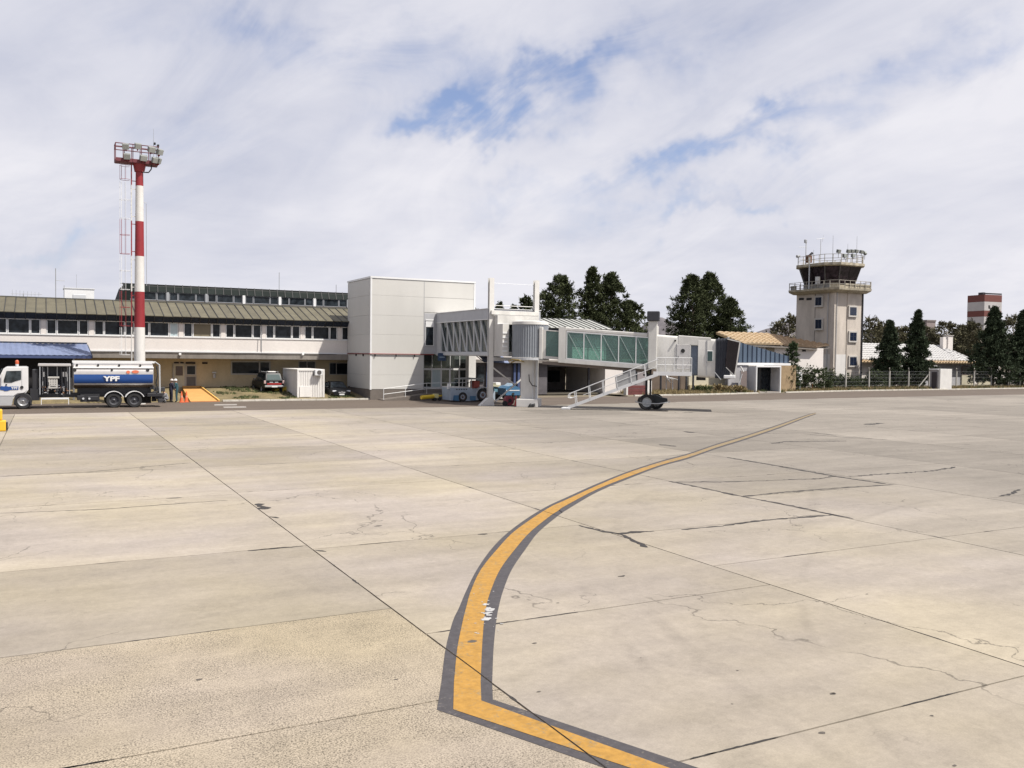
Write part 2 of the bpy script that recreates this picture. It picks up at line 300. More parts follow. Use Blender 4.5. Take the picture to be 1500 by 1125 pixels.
TILEBROWN = mat('brown_roof_tile', (0.20,0.14,0.09), 0.85, var=0.35, scale=2.5, fine=0.1)
TILEWHITE = mat('white_roof_tile', (0.60,0.59,0.575), 0.75, var=0.14, scale=1.5, fine=0.06)
CREAM = mat('cream_wall', (0.58,0.53,0.40), 0.85, var=0.12)
WINBLUE = mat('tower_window_blue', (0.02,0.028,0.055), 0.15, var=0.3)
KERB = mat('kerb_paint', (0.66,0.62,0.54), 0.85, var=0.30, scale=2.0, fine=0.1)
EARTH = mat('dry_earth', (0.20,0.165,0.115), 0.95, var=0.3, scale=0.35, fine=0.12, bump=0.4)
BANKM = mat('bank_grass', (0.21,0.165,0.08), 0.95, var=0.45, scale=0.8, fine=0.3, bump=0.6, bscale=12)
ASPH = mat('old_asphalt', (0.122,0.093,0.070), 0.9, var=0.2, scale=0.35, fine=0.1, streak=(0.3,1.6,1), bump=0.2)
JOINT = mat('joint_filler', (0.035,0.03,0.027), 0.85, var=0.3)
BASE = mat('joint_dirt', (0.075,0.062,0.05), 0.95, var=0.3)
HILL = mat('hill_rock', (0.135,0.120,0.125), 0.95, var=0.35, scale=0.012, fine=0.2)
SKIN = mat('skin', (0.42,0.24,0.16), 0.6)
NAVYCLOTH = mat('navy_cloth', (0.022,0.020,0.040), 0.9, var=0.25)
TEALCLOTH = mat('teal_cloth', (0.030,0.085,0.105), 0.9, var=0.25)
GREYCLOTH = mat('grey_cloth', (0.25,0.25,0.26), 0.9, var=0.3)
PINEM = mat('pine_needles', (0.070,0.084,0.036), 0.85, var=0.5, scale=0.9, spec=0.2)
CONIFM = mat('cypress_needles', (0.052,0.072,0.038), 0.85, var=0.5, scale=1.2, spec=0.2)
GUMM = mat('gum_leaves', (0.125,0.115,0.065), 0.85, var=0.6, scale=0.7, spec=0.2)
BUSHM = mat('bush_leaves', (0.060,0.078,0.034), 0.85, var=0.5, scale=1.5, spec=0.2)
BARK = mat('bark', (0.11,0.085,0.065), 0.95, var=0.3)
PALEBARK = mat('pale_bark', (0.40,0.36,0.30), 0.9, var=0.3)
DRYGRASS = mat('dry_grass', (0.30,0.23,0.11), 0.95, var=0.4, scale=2)
GREENGRASS = mat('green_grass', (0.085,0.105,0.035), 0.95, var=0.4, scale=2)
DGLASS = glass_dark('dark_window_glass'); CABGLASS = glass_dark('cab_glass', (0.014,0.010,0.012), 0.1)
CARGLASS = glass_dark('car_glass', (0.02,0.025,0.028), 0.05)
PALEGLASS = mat('pale_curtain_glass', (0.50,0.60,0.62), 0.2)
TEAL = glass_clear('teal_glass', (0.74,0.92,0.87), (0.24,0.36,0.335), 0.26, 0.06)
GREYGLASS = glass_clear('grey_glass', (0.60,0.68,0.68), (0.14,0.18,0.18), 0.28, 0.06)
CARBLACK = mat('car_black', (0.006,0.007,0.009), 0.42, var=0.1, spec=0.35)
CARDGREY = mat('car_dark_grey', (0.014,0.015,0.017), 0.42, var=0.1, spec=0.35)
CURTAIN = mat('rotunda_curtain', (0.29,0.31,0.335), 0.5, 0.2, var=0.1)
BELLOWS = mat('bellows_fabric', (0.050,0.055,0.070), 0.8, var=0.2)
BELLOWBROWN = mat('canopy_inner_fabric', (0.060,0.042,0.042), 0.9, var=0.2)
REDBRICK = mat('red_painted_wall', (0.15,0.040,0.038), 0.85, var=0.2)
SMOOTH = concrete('concrete_smooth', (0.304,0.266,0.208), False)
WORN = concrete('concrete_worn', (0.330,0.280,0.204), True)
YLINE = paint_worn('guide_yellow', (0.345,0.188,0.040), (0.19,0.16,0.105), 0.07)
DLINE = paint_worn('guide_border', (0.062,0.057,0.060), (0.17,0.15,0.125), 0.0, 0.04)

# ------------------------------------------------------------------ geometry helpers
class MB:
    def __init__(s): s.v = []; s.f = []; s.smooth = False
    def add(s, vs, fs):
        o = len(s.v); s.v += [Vector(v) for v in vs]; s.f += [tuple(o+i for i in f) for f in fs]; return s
    def box(s, x0,x1,y0,y1,z0,z1):
        return s.add([(x0,y0,z0),(x1,y0,z0),(x1,y1,z0),(x0,y1,z0),(x0,y0,z1),(x1,y0,z1),(x1,y1,z1),(x0,y1,z1)],
                     [(0,3,2,1),(4,5,6,7),(0,1,5,4),(1,2,6,5),(2,3,7,6),(3,0,4,7)])
    def bbox(s, x0,x1,y0,y1,z0,z1, r=0.03):
        if x1<x0: x0,x1=x1,x0
        if y1<y0: y0,y1=y1,y0
        bm = bmesh.new(); bmesh.ops.create_cube(bm, size=1)
        for v in bm.verts: v.co = Vector(((x0+x1)/2+v.co.x*(x1-x0), (y0+y1)/2+v.co.y*(y1-y0), (z0+z1)/2+v.co.z*(z1-z0)))
        bmesh.ops.bevel(bm, geom=list(bm.edges), offset=min(r,(x1-x0)*.45,(y1-y0)*.45,(z1-z0)*.45), segments=2, affect='EDGES', profile=0.5)
        return s.frombm(bm)
    def frombm(s, bm):
        bm.verts.index_update(); s.add([v.co.copy() for v in bm.verts], [tuple(v.index for v in f.verts) for f in bm.faces]); bm.free(); return s
    def bar(s, p, q, w, h=None, up=(0,0,1)):
        h = h or w; p = Vector(p); q = Vector(q); d = (q-p).normalized(); u = Vector(up)
        if abs(d.dot(u)) > 0.98: u = Vector((0,1,0))
        a = d.cross(u).normalized()*w/2; b = a.cross(d).normalized()*h/2
        vs = [p-a-b,p+a-b,p+a+b,p-a+b,q-a-b,q+a-b,q+a+b,q-a+b]
        return s.add(vs, [(0,3,2,1),(4,5,6,7),(0,1,5,4),(1,2,6,5),(2,3,7,6),(3,0,4,7)])
    def tube(s, p, q, r, n=8, r2=None, cap=True):
        p = Vector(p); q = Vector(q); r2 = r if r2 is None else r2; d = (q-p).normalized(); u = Vector((0,0,1)) if abs(d.z)<0.95 else Vector((1,0,0))
        a = d.cross(u).normalized(); b = d.cross(a)
        vs = []
        for c, rr in ((p,r),(q,r2)):
            for i in range(n):
                t = 2*math.pi*i/n; vs.append(c + a*math.cos(t)*rr + b*math.sin(t)*rr)
        fs = [(i,(i+1)%n,n+(i+1)%n,n+i) for i in range(n)]
        if cap: fs += [tuple(range(n))[::-1], tuple(range(n,2*n))]
        return s.add(vs, fs)
    def path(s, pts, r, n=6):
        for a, b in zip(pts, pts[1:]): s.tube(a, b, r, n)
        return s
    def prism(s, pts, ext):
        pts = [Vector(p) for p in pts]; e = Vector(ext); n = len(pts)
        return s.add(pts+[p+e for p in pts], [tuple(range(n))[::-1], tuple(range(n,2*n))]+[(i,(i+1)%n,n+(i+1)%n,n+i) for i in range(n)])
    def quad(s, a, b, c, d): return s.add([a,b,c,d], [(0,1,2,3)])
    def panel(s, a, b, c, d, t):
        """a flat four-cornered sheet given thickness t along its back"""
        a,b,c,d = map(Vector,(a,b,c,d)); n = (b-a).cross(d-a).normalized()*t
        return s.prism([a,b,c,d], -n)
    def lathe(s, prof, axis_p, axis, n=20, closed=False):
        axis = Vector(axis).normalized(); u = Vector((0,0,1)) if abs(axis.z)<0.9 else Vector((1,0,0)); a = axis.cross(u).normalized(); b = axis.cross(a); P = Vector(axis_p)
        vs = []; m = len(prof)
        for i in range(n):
            t = 2*math.pi*i/n; d = a*math.cos(t)+b*math.sin(t)
            for h, r in prof: vs.append(P+axis*h+d*r)
        fs = []
        for i in range(n):
            j = (i+1)%n
            for k in range(m-1 if not closed else m):
                l = (k+1)%m; fs.append((i*m+k, j*m+k, j*m+l, i*m+l))
        return s.add(vs, fs)
    def loft(s, secs):
        """secs: list of equal-length vertex rings"""
        n = len(secs[0]); vs = [v for q in secs for v in q]; fs = []
        for k in range(len(secs)-1):
            for i in range(n): fs.append((k*n+i, k*n+(i+1)%n, (k+1)*n+(i+1)%n, (k+1)*n+i))
        fs.append(tuple(range(n))[::-1]); fs.append(tuple(range((len(secs)-1)*n, len(secs)*n)))
        return s.add(vs, fs)

def mkmesh(name, mb, material, inv=None, smooth=False):
    me = bpy.data.meshes.new(name)
    vs = [(inv @ v) if inv else v for v in mb.v]
    me.from_pydata([tuple(v) for v in vs], [], mb.f); me.validate(); me.update()
    bm = bmesh.new(); bm.from_mesh(me); bmesh.ops.recalc_face_normals(bm, faces=bm.faces); bm.to_mesh(me); bm.free()
    for m in (material if isinstance(material, (list,tuple)) else [material]): me.materials.append(m)
    if smooth:
        for p in me.polygons: p.use_smooth = True
        try: me.set_sharp_from_angle(angle=math.radians(smooth if smooth is not True else 40))
        except Exception: pass
    return me

def tag(o, label=None, cat=None, group=None, kind=None):
    if label: o['label'] = label
    if cat: o['category'] = cat
    if group: o['group'] = group
    if kind: o['kind'] = kind
    return o
INVS = {}
def thing(name, label, cat, loc=(0,0,0), rot=0.0, group=None):
    o = bpy.data.objects.new(name, None); COL.objects.link(o); o.empty_display_size = 0.3
    o.location = loc; o.rotation_euler = (0,0,rot); tag(o, label, cat, group)
    M = Matrix.Translation(Vector(loc)) @ Matrix.Rotation(rot, 4, 'Z')
    INVS[o.name] = M.inverted()
    return o
def part(name, mb, m, parent, world=True, smooth=False, kind=None, label=None):
    """a mesh part; coordinates are given in world space when world=True, else in the thing's own frame"""
    root = parent
    while root.parent: root = root.parent
    inv = INVS.get(root.name) if world else None
    o = bpy.data.objects.new(name, mkmesh(name, mb, m, inv, smooth)); COL.objects.link(o); o.parent = parent
    if kind: o['kind'] = kind
    if label: o['label'] = label
    return o
def single(name, mb, m, label, cat, group=None, kind=None, smooth=False, loc=None):
    inv = Matrix.Translation(-Vector(loc)) if loc is not None else None
    o = bpy.data.objects.new(name, mkmesh(name, mb, m, inv, smooth)); COL.objects.link(o)
    if loc is not None: o.location = loc
    return tag(o, label, cat, group, kind)
def struct(name, mb, m, parent=None, smooth=False):
    o = bpy.data.objects.new(name, mkmesh(name, mb, m, None, smooth)); COL.objects.link(o); o['kind'] = 'structure'
    if parent: o.parent = parent
    return o
def dup(root, loc, rot, label=None):
    r = root.copy(); COL.objects.link(r); r.location = loc; r.rotation_euler = (0,0,rot)
    if label: r['label'] = label
    for ch in list(root.children):
        c = ch.copy(); COL.objects.link(c); c.parent = r
        for g in ch.children:
            d = g.copy(); COL.objects.link(d); d.parent = c
    return r
def text_mb(s, size, origin, xdir, ydir, depth=0.01, bold=0.0):
    cu = bpy.data.curves.new('lettering', 'FONT'); cu.body = s; cu.size = size; cu.extrude = depth; cu.offset = bold
    ob = bpy.data.objects.new('lettering', cu); COL.objects.link(ob); dg = bpy.context.evaluated_depsgraph_get(); dg.update()
    me = bpy.data.meshes.new_from_object(ob.evaluated_get(dg)); mb = MB()
    X = Vector(xdir).normalized(); Y = Vector(ydir).normalized(); Z = X.cross(Y); O = Vector(origin)
    mb.add([O+X*v.co.x+Y*v.co.y+Z*v.co.z for v in me.vertices], [tuple(p.vertices) for p in me.polygons])
    bpy.data.objects.remove(ob); bpy.data.meshes.remove(me); bpy.data.curves.remove(cu)
    return mb

# ------------------------------------------------------------------ ground
EDGE = [(-60,62.6),(8.5,61.8),(20,61.8),(32,61.5),(56,63.6),(74,65.3),(104,66.6),(160,69)]
KERBL = [(-60,73.4),(12.4,73.4),(24.0,73.4),(49.8,73.5),(62,74.4),(71.0,76.2),(89.7,79.3),(127.5,81.6),(240,88)]
def interp(tab, a):
    for (x0,y0),(x1,y1) in zip(tab, tab[1:]):
        if a <= x1: return y0+(y1-y0)*(a-x0)/(x1-x0)
    return tab[-1][1]
gm = MB(); gm.quad((-4000,-1500,-0.12),(6000,-1500,-0.12),(6000,7000,-0.12),(-4000,7000,-0.12)); struct('ground', gm, EARTH)
ap = MB(); ap.quad((-15,-9,-0.05),(118,-9,-0.05),(118,61.2,-0.05),(-15,61.2,-0.05)); apron = struct('apron', ap, BASE)
ROWS = [-14.35,-8.0,-1.65,4.70,11.1,17.5,23.8] + [23.8+6.35*i for i in range(1,15)]
BJ = {1:[6.5,12.6,18.9,25.2,31.5,37.8,44.1,50.4,56.5], 2:[3.2,9.2,12.9,17.9,25.2,31.5,37.9,44.3,50.7,57.0], 3:[0.5,6.77,11.5,17.5,25.5,31.6,37.2,43.2,49.5,56.0], 4:[0.3,6.6,13.0,16.2,22.5,28.8,34.5,41.0,47.3,54.0], 5:[0.2,6.6,13.0,19.2,22.6,28.6,35.0,41.4,47.8,54.2]}
APR_R = []
def slab(r0, r1, s0, s1, near=False):
    g = 0.009 if near else 0.011
    x0,x1,y0,y1 = r0+g, r1-g, s0+g, s1-g
    n = 10; mb = MB(); top = []; rnd = random.Random(int(r0*100)+int(s0*7))
    jag = lambda: rnd.uniform(0,0.006)
    for i in range(n): top.append((x0+(x1-x0)*i/n, y0+jag(), 0))
    for i in range(n): top.append((x1-jag(), y0+(y1-y0)*i/n, 0))
    for i in range(n): top.append((x1-(x1-x0)*i/n, y1-jag(), 0))
    for i in range(n): top.append((x0+jag(), y1-(y1-y0)*i/n, 0))
    mb.prism([(x,y,-0.045) for x,y,z in top], (0,0,0.045))
    return mb
for ri in range(len(ROWS)-1):
    r0, r1 = ROWS[ri], ROWS[ri+1]
    if ri in BJ: js = BJ[ri]
    else:
        off = (ri*2.7) % 6.3; js = [off+6.3*k for k in range(0,10)]
    end = (interp(EDGE, r0)+interp(EDGE, r1))/2
    js = [-8.0] + [j for j in js if j < end-2.0] + [end]
    for s0, s1 in zip(js, js[1:]):
        if s1 < 0.42*r0-9: continue
        worn = (ri in (1,2) and s1 <= 13.2)
        o = bpy.data.objects.new('concrete_slab', mkmesh('concrete_slab', slab(r0,r1,s0,s1), WORN if worn else SMOOTH)); COL.objects.link(o); o.parent = apron
# concrete beyond the slabs that can be told apart
ext = MB()
RX = ROWS[-1]
for (x0,x1) in ((-200,ROWS[0]-0.01),(RX+0.01,420)):
    ext.quad((x0,-60,-0.004),(x1,-60,-0.004),(x1,interp(EDGE,min(x1,160)),-0.004),(x0,interp(EDGE,max(x0,-60)),-0.004))
ext.quad((ROWS[0],-60,-0.004),(RX,-60,-0.004),(RX,-8.02,-0.004),(ROWS[0],-8.02,-0.004))
struct('outer_apron', ext, SMOOTH)
# asphalt service road
rd = MB(); xs = [-200,-60]+[x for x in range(-50,240,5)]+[420]
for x0,x1 in zip(xs, xs[1:]):
    f = lambda t,x: interp(t, min(max(x,-60), t[-1][0]))
    # stepped slab ends: the road sheet runs 3 mm under the slab tops
    rd.quad((x0,f(EDGE,x0)-1.6,-0.003-0.003),(x1,f(EDGE,x1)-1.6,-0.006),(x1,f(KERBL,x1)+0.02,-0.006),(x0,f(KERBL,x0)+0.02,-0.006))
struct('service_road', rd, ASPH)
# kerb
kb = MB()
for i in range(0, 150):
    a0 = 12.5+i*1.25; a1 = a0+1.22
    if 24.3 < a0 < 52.5 : continue
    if 71.2 < a0 < 75.8: continue
    if a0 > 190: break
    p = (a0, interp(KERBL,a0)); q = (a1, interp(KERBL,a1)); h = 0.13+random.uniform(-0.012,0.012)
    kb.prism([(p[0],p[1],-0.05),(q[0],q[1],-0.05),(q[0],q[1]+0.28,-0.05),(p[0],p[1]+0.28,-0.05)], (0,0,0.05+h))
struct('kerb', kb, KERB)
# grass bank between kerb and terminal, and the flat verge further right
def grid_mesh(x0,x1,nx,yf,ys,zf):
    mb = MB(); vs = []; 
    for i in range(nx+1):
        x = x0+(x1-x0)*i/nx; ya, yb = yf(x)
        for k in ys: vs.append((x, ya+(yb-ya)*k, zf(x,k)))
    m = len(ys); fs = [(i*m+k,(i+1)*m+k,(i+1)*m+k+1,i*m+k+1) for i in range(nx) for k in range(m-1)]
    return mb.add(vs, fs)
def bz(x,k):
    if k <= 0: return -0.02
    z = 0.06+0.78*(min(1,max(0,(k-0.02)*1.05)))**0.9 + 0.05*mnoise.noise(Vector((x*0.8,k*7,0)))
    return z-0.45 if 9.9 < x < 12.35 else z
struct('grass_bank', grid_mesh(-40,24.55,90,lambda x:(73.69,81.9),[0,0.02,0.1,0.2,0.3,0.4,0.5,0.6,0.7,0.8,0.9,1.0],bz), BANKM)
struct('verge', grid_mesh(52,230,150,lambda x:(interp(KERBL,x)+0.285,interp(KERBL,x)+60),[0,0.01,0.03,0.06,0.1,0.15,0.25,0.45,1.0],lambda x,k: -0.05 if k==0 else 0.07+0.06*mnoise.noise(Vector((x*0.3,k*40,0)))), EARTH, smooth=True)
def tufts(name, pts, h, w, m, label, cat, n=14):
    mb = MB()
    for (x,y,z) in pts:
        for i in range(n):
            a = random.uniform(0,6.28); l = random.uniform(0.0,w); hh = h*random.uniform(0.5,1.2); b = Vector((x+math.cos(a)*l, y+math.sin(a)*l, z-0.02)); lean = Vector((random.uniform(-.4,.4),random.uniform(-.4,.4),1)).normalized()*hh
            s = Vector((math.cos(a+1.5),math.sin(a+1.5),0))*0.035
            mb.add([b-s,b+s,b+lean],[(0,1,2)])
    return single(name, mb, m, label, cat, kind='stuff')
bankpts = []
for i in range(1500):
    x = random.uniform(12.6,24.3); k = random.random()
    if mnoise.noise(Vector((x*0.5,k*4,3))) + (k-0.5)*0.5 > 0.0: bankpts.append((x,73.7+8.1*k,bz(x,k)))
tufts('bank_grass', bankpts, 0.16, 0.22, GREENGRASS, 'patchy green grass on the bank below the terminal wall', 'grass', 8)
dry = []
for i in range(1500):
    x = random.uniform(54,72); d = random.uniform(0.4,7.5)
    if mnoise.noise(Vector((x*0.25,d*0.3,1))) > -0.12: dry.append((x, interp(KERBL,x)+d, 0.06))
for i in range(2200):
    x = random.uniform(76.5,190); dry.append((x, interp(KERBL,x)+random.uniform(0.35,5.5), 0.06))
tufts('dry_weeds', dry, 0.40, 0.35, DRYGRASS, 'dry straw coloured weeds along the verge behind the kerb', 'weeds', 8)
gw = [(x:=random.uniform(62,150), interp(KERBL,x)+random.uniform(0.3,3.5), 0.06) for i in range(500) if random.random()<0.6]
tufts('green_weeds', gw, 0.45, 0.3, GREENGRASS, 'green weeds growing between the dry ones behind the kerb', 'weeds', 10)

# painted guide line -------------------------------------------------
def cat(pts, n=10):
    out = []; P = [Vector(p) for p in pts]; P = [P[0]*2-P[1]]+P+[P[-1]*2-P[-2]]
    for i in range(1,len(P)-2):
        for k in range(n):
            t = k/n; a,b,c,d = P[i-1:i+3]
            out.append(0.5*((2*b)+(c-a)*t+(2*a-5*b+4*c-d)*t*t+(3*b-a-3*c+d)*t*t*t))
    out.append(P[-2]); return out
# sight marks along the four paint edges: outer left, yellow left, yellow right, outer right
EDG = [((646.5,1000),(665,1000),(704,1000),(721,1000)), ((653,950),(670,950),(706,950),(723,950)), ((663.5,910),(678,910),(709,910),(727,910)), ((672.7,890),(683,890),(712,890),(730.5,890)),
       ((683,865.6),(690,865.6),(719,865.6),(737,865.6)), ((699,834),(705,834),(733,834),(750,834)), ((721,803),(730,803),(756,803),(771,803)), ((745,779.4),(752.7,779.4),(777,779.4),(789,779.4)),
       ((776,756.8),(784,756.8),(805,756.8),(816,756.8)), ((803,741),(809,741.5),(818,748.2),(824,751)), ((827.3,729.8),(827.3,733.3),(827.3,741.7),(827.3,748.7)), ((874.6,708.6),(874.6,711.7),(874.6,717),(874.6,721)),
       ((921.8,690),(921.8,692.2),(921.8,698.2),(921.8,700.9)), ((969,674.8),(969,676.8),(969,681),(969,683)), ((1008.8,664),(1008.8,665.9),(1008.8,670),(1008.8,672)), ((1049.4,650.2),(1049.4,652),(1049.4,655.8),(1049.4,657.6)),
       ((1090,638.2),(1090,639.8),(1090,643.2),(1090,645)), ((1138.8,622.4),(1138.8,623.9),(1138.8,626.9),(1138.8,628.5)), ((1179.5,608.3),(1179.5,609.4),(1179.5,611.4),(1179.5,612.6)), ((1195,604.2),(1195,604.8),(1195,606.2),(1195,607))]
EC = [cat([tuple(G(*row[k])[:2]) for row in EDG], 6) for k in range(4)]
g2 = lambda x,y: Vector(G(x,y)[:2])
# corner of the line: outer left, yellow left, yellow right, outer right
C1 = [g2(640,1040), g2(664,1040), g2(705,1027), g2(722,1025)]
E1 = [g2(885,1125), g2(921,1125), g2(978,1125), g2(1022,1125)]
E1 = [c+(e-c)*2.2 for c,e in zip(C1,E1)]
def strip(kl, kr, z):
    L = [E1[kl],C1[kl]]+EC[kl]; R = [E1[kr],C1[kr]]+EC[kr]
    bm = bmesh.new(); lv = [bm.verts.new((p.x,p.y,z)) for p in L]; rv = [bm.verts.new((p.x,p.y,z)) for p in R]
    for i in range(len(L)-1): bm.faces.new((lv[i],rv[i],rv[i+1],lv[i+1]))
    cuts = [(a,(1,0,0)) for a in ROWS if 4<a<50]
    g = 0.011
    for a,n in cuts:
        for s in (-g,g):
            bmesh.ops.bisect_plane(bm, geom=list(bm.verts)+list(bm.edges)+list(bm.faces), plane_co=(a+s,0,0), plane_no=(1,0,0))
        dead = [f for f in bm.faces if abs(f.calc_center_median().x-a) < g*0.98]
        bmesh.ops.delete(bm, geom=dead, context='FACES')
    bmesh.ops.triangulate(bm, faces=bm.faces[:])
    return MB().frombm(bm)
def ribbon(l, rr):  # fixed winding
    return l
lineroot = struct('guide_line', strip(0,3,0.004), DLINE)
lineroot.name = 'guide_line'
yl = struct('yellow_stripe', strip(1,2,0.008), YLINE, lineroot)
# paint chips at the bend (white wear)
WCHIP = mat('chalk_white_paint', (0.46,0.45,0.44), 0.9, var=0.1)
ch = MB(); rnd = random.Random(4)
for i in range(30):
    big = i < 11
    cx = rnd.gauss(715 if big else 706, 5 if big else 12); cy = rnd.gauss(897, 8 if big else 15); rr = (rnd.uniform(3.5,8) if big else rnd.uniform(0.8,2.6))*0.0085; n = 13
    c = G(cx,cy,0.012); ph_ = rnd.uniform(0,6.28)
    ch.add([(c.x+math.cos(6.28*k/n+ph_)*rr*rnd.uniform(.35,1.35)*1.25, c.y+math.sin(6.28*k/n+ph_)*rr*rnd.uniform(.35,1.35), 0.0115+0.0001*i) for k in range(n)], [tuple(range(n))])
o = struct('paint_wear', ch, WCHIP, lineroot); o['kind'] = 'stuff'
# faded white dashes and yellow marks on the road
md = MB()
for a,b,c,d in (((314,592.5),(347,592.5),(347,594),(314,594)),((327,595.5),(360,595.5),(361,597),(328,597))):
    pass
for (x0,y0),(x1,y1),(x2,y2),(x3,y3) in (((314,592.2),(347,591.8),(347,593.6),(314,594)),((327,595.6),(360,595.2),(361,597),(328,597.4))):
    md.quad(*[G(x,y,0.002) for x,y in ((x0,y0),(x1,y1),(x2,y2),(x3,y3))])
struct('road_dashes', md, mat('faded_white',(0.36,0.33,0.30),0.9,var=0.3,scale=3))
# cracks and tarred joints -------------------------------------------
crack = MB()
def crackline(pix, w, jit=0.02, seed=0, z=0.0035):
    rnd = random.Random(seed); P = [Vector(G(x,y)[:2]) for x,y in pix]; pts = []
    for a,b in zip(P,P[1:]):
        n = max(2,int((b-a).length/0.12))
        for k in range(n): pts.append(a+(b-a)*k/n+Vector((rnd.uniform(-1,1),rnd.uniform(-1,1)))*jit)
    pts.append(P[-1]); prev = None
    for i,p in enumerate(pts):
        d = (pts[min(i+1,len(pts)-1)]-pts[max(i-1,0)]).normalized(); n = Vector((-d.y,d.x)); ww = w*rnd.uniform(0.35,1.4)*(0.3 if i in (0,len(pts)-1) else 1)
        cur = ((p+n*ww*1.15),(p-n*ww*1.15))
        if prev: crack.add([(*prev[0],z),(*prev[1],z),(*cur[1],z),(*cur[0],z)], [(0,1,2,3)])
        prev = cur
CRK = [([(848,770),(885,779),(910,783),(948,802)],0.05,0.03),([(905,782),(935,779),(958,778)],0.07,0.03),([(998,776),(1040,772),(1060,771)],0.05,0.02),([(1060,770),(1120,762),(1190,757),(1225,754)],0.05,0.02),
 ([(980,705),(1010,711),(1085,727)],0.06,0.03),([(1085,727),(1160,741),(1225,755),(1250,760)],0.05,0.02),([(1065,670),(1130,681),(1225,698),(1298,709)],0.07,0.03),
 ([(985,706),(1060,706),(1125,704),(1205,701),(1225,697)],0.05,0.05),([(1090,727),(1150,721),(1240,714),(1310,710)],0.05,0.03),([(1245,698),(1300,694),(1365,690),(1400,684)],0.05,0.08),
 ([(1463,727),(1480,724),(1493,717)],0.06,0.04),([(363,807),(400,804),(444,800)],0.035,0.015),([(462,806),(478,808)],0.05,0.02),([(378,738),(390,746)],0.12,0.06),([(396,757),(408,759)],0.08,0.03),
 ([(242,730),(266,729)],0.04,0.02),([(548,771),(560,770)],0.04,0.02),([(700,783),(714,782)],0.05,0.02),
 ([(1000,575.5+29),(1016,604)],0.10,0.05),([(1130,650),(1150,647),(1240,646)],0.08,0.05),([(1120,635),(1190,634),(1225,638)],0.05,0.03),([(1002,632),(1016,634)],0.15,0.03),([(965,651),(990,654)],0.12,0.03),
 ([(905,845),(915,843)],0.04,0.02),([(1268,622),(1292,620)],0.2,0.04),([(1180,636),(1230,640),(1300,644)],0.05,0.04),
 ([(0,752),(150,746),(300,735),(335,733)],0.02,0.02),([(0,698),(120,692),(280,678)],0.02,0.03)]
for i,(p,w,j) in enumerate(CRK): crackline(p,w,j,i)
rnd2 = random.Random(21)
def chip(x, y, ux, uy, ln, wd):
    n = max(3, int(ln/0.06)); prev = None; vx, vy = -uy, ux
    for k in range(n+1):
        t = k/n; e = math.sin(math.pi*t)**0.4 if 0 < t < 1 else 0.05
        a_ = wd*e*rnd2.uniform(0.3,1.2); b_ = wd*e*rnd2.uniform(0.3,1.2); px, py = x+ux*ln*t, y+uy*ln*t
        cur = ((px+vx*a_,py+vy*a_,0.0036),(px-vx*b_,py-vy*b_,0.0036))
        if prev: crack.add([prev[0],prev[1],cur[1],cur[0]],[(0,1,2,3)])
        prev = cur
for a in ROWS[2:12]:
    for k in range(15): chip(a, rnd2.uniform(4,60), 0, 1, rnd2.uniform(0.1,0.9), rnd2.uniform(0.012,0.035))
for ri_, js_ in BJ.items():
    for b in js_:
        for k in range(3): chip(rnd2.uniform(ROWS[ri_],ROWS[ri_+1]-0.8), b, 1, 0, rnd2.uniform(0.1,1.1), rnd2.uniform(0.010,0.03))
o = single('surface_cracks', crack, JOINT, 'dark tar filled cracks and broken joints across the concrete apron', 'cracks', kind='stuff')
# oil stains and scuffs
STAIN = mat('oil_stain', (0.10,0.085,0.07), 0.8, var=0.4, scale=6)
st = MB(); rnd = random.Random(9)
for (x,y,r) in ((783,942,0.03),(817,883,0.02),(789,1013,0.02),(1220,955+60,0.02),(1204,1073,0.03),(1080,982,0.015),(1365,1048,0.02),(1398,1121,0.02),(575+5,995,0.02),(692,940,0.05),(1220,1016,0.03),(291,995,0.03),(1270,870,0.02)):
    c = G(x,y,0.004); n = 9
    st.add([(c.x+math.cos(6.28*k/n)*r*rnd.uniform(.7,1.3)*1.4,c.y+math.sin(6.28*k/n)*r*rnd.uniform(.6,1.2),0.009 if r==0.05 else 0.003) for k in range(n)],[tuple(range(n))])
single('ground_spots', st, STAIN, 'small dark tar spots scattered over the near concrete slabs', 'stains', kind='stuff')

# ------------------------------------------------------------------ terminal building
FB = 79.87
def xa(px, b, py=500): return PB(px,py,b)[0]
term = thing('terminal_building', 'long low two storey terminal with olive panelled roof and white band', 'building', (0,FB,0))
A0, A1 = -34.0, 30.0
part('ground_wall', MB().box(A0,A1,81.9,82.3,0,3.35), BEIGE, term)
part('floor_slab', MB().bbox(A0,A1,79.55,96,3.33,3.88,0.02), BROWNGREY, term)
part('upper_wall', MB().box(A0,A1,FB,96,3.90,5.13).box(A0,A1,80.2,96,5.13,6.9), WHITE_WALL, term)
part('band_drip', MB().box(A0,A1,FB-0.07,FB-0.002,3.89,3.98).box(A0,A1,FB-0.06,FB-0.002,5.10,5.17), TRIM, term)
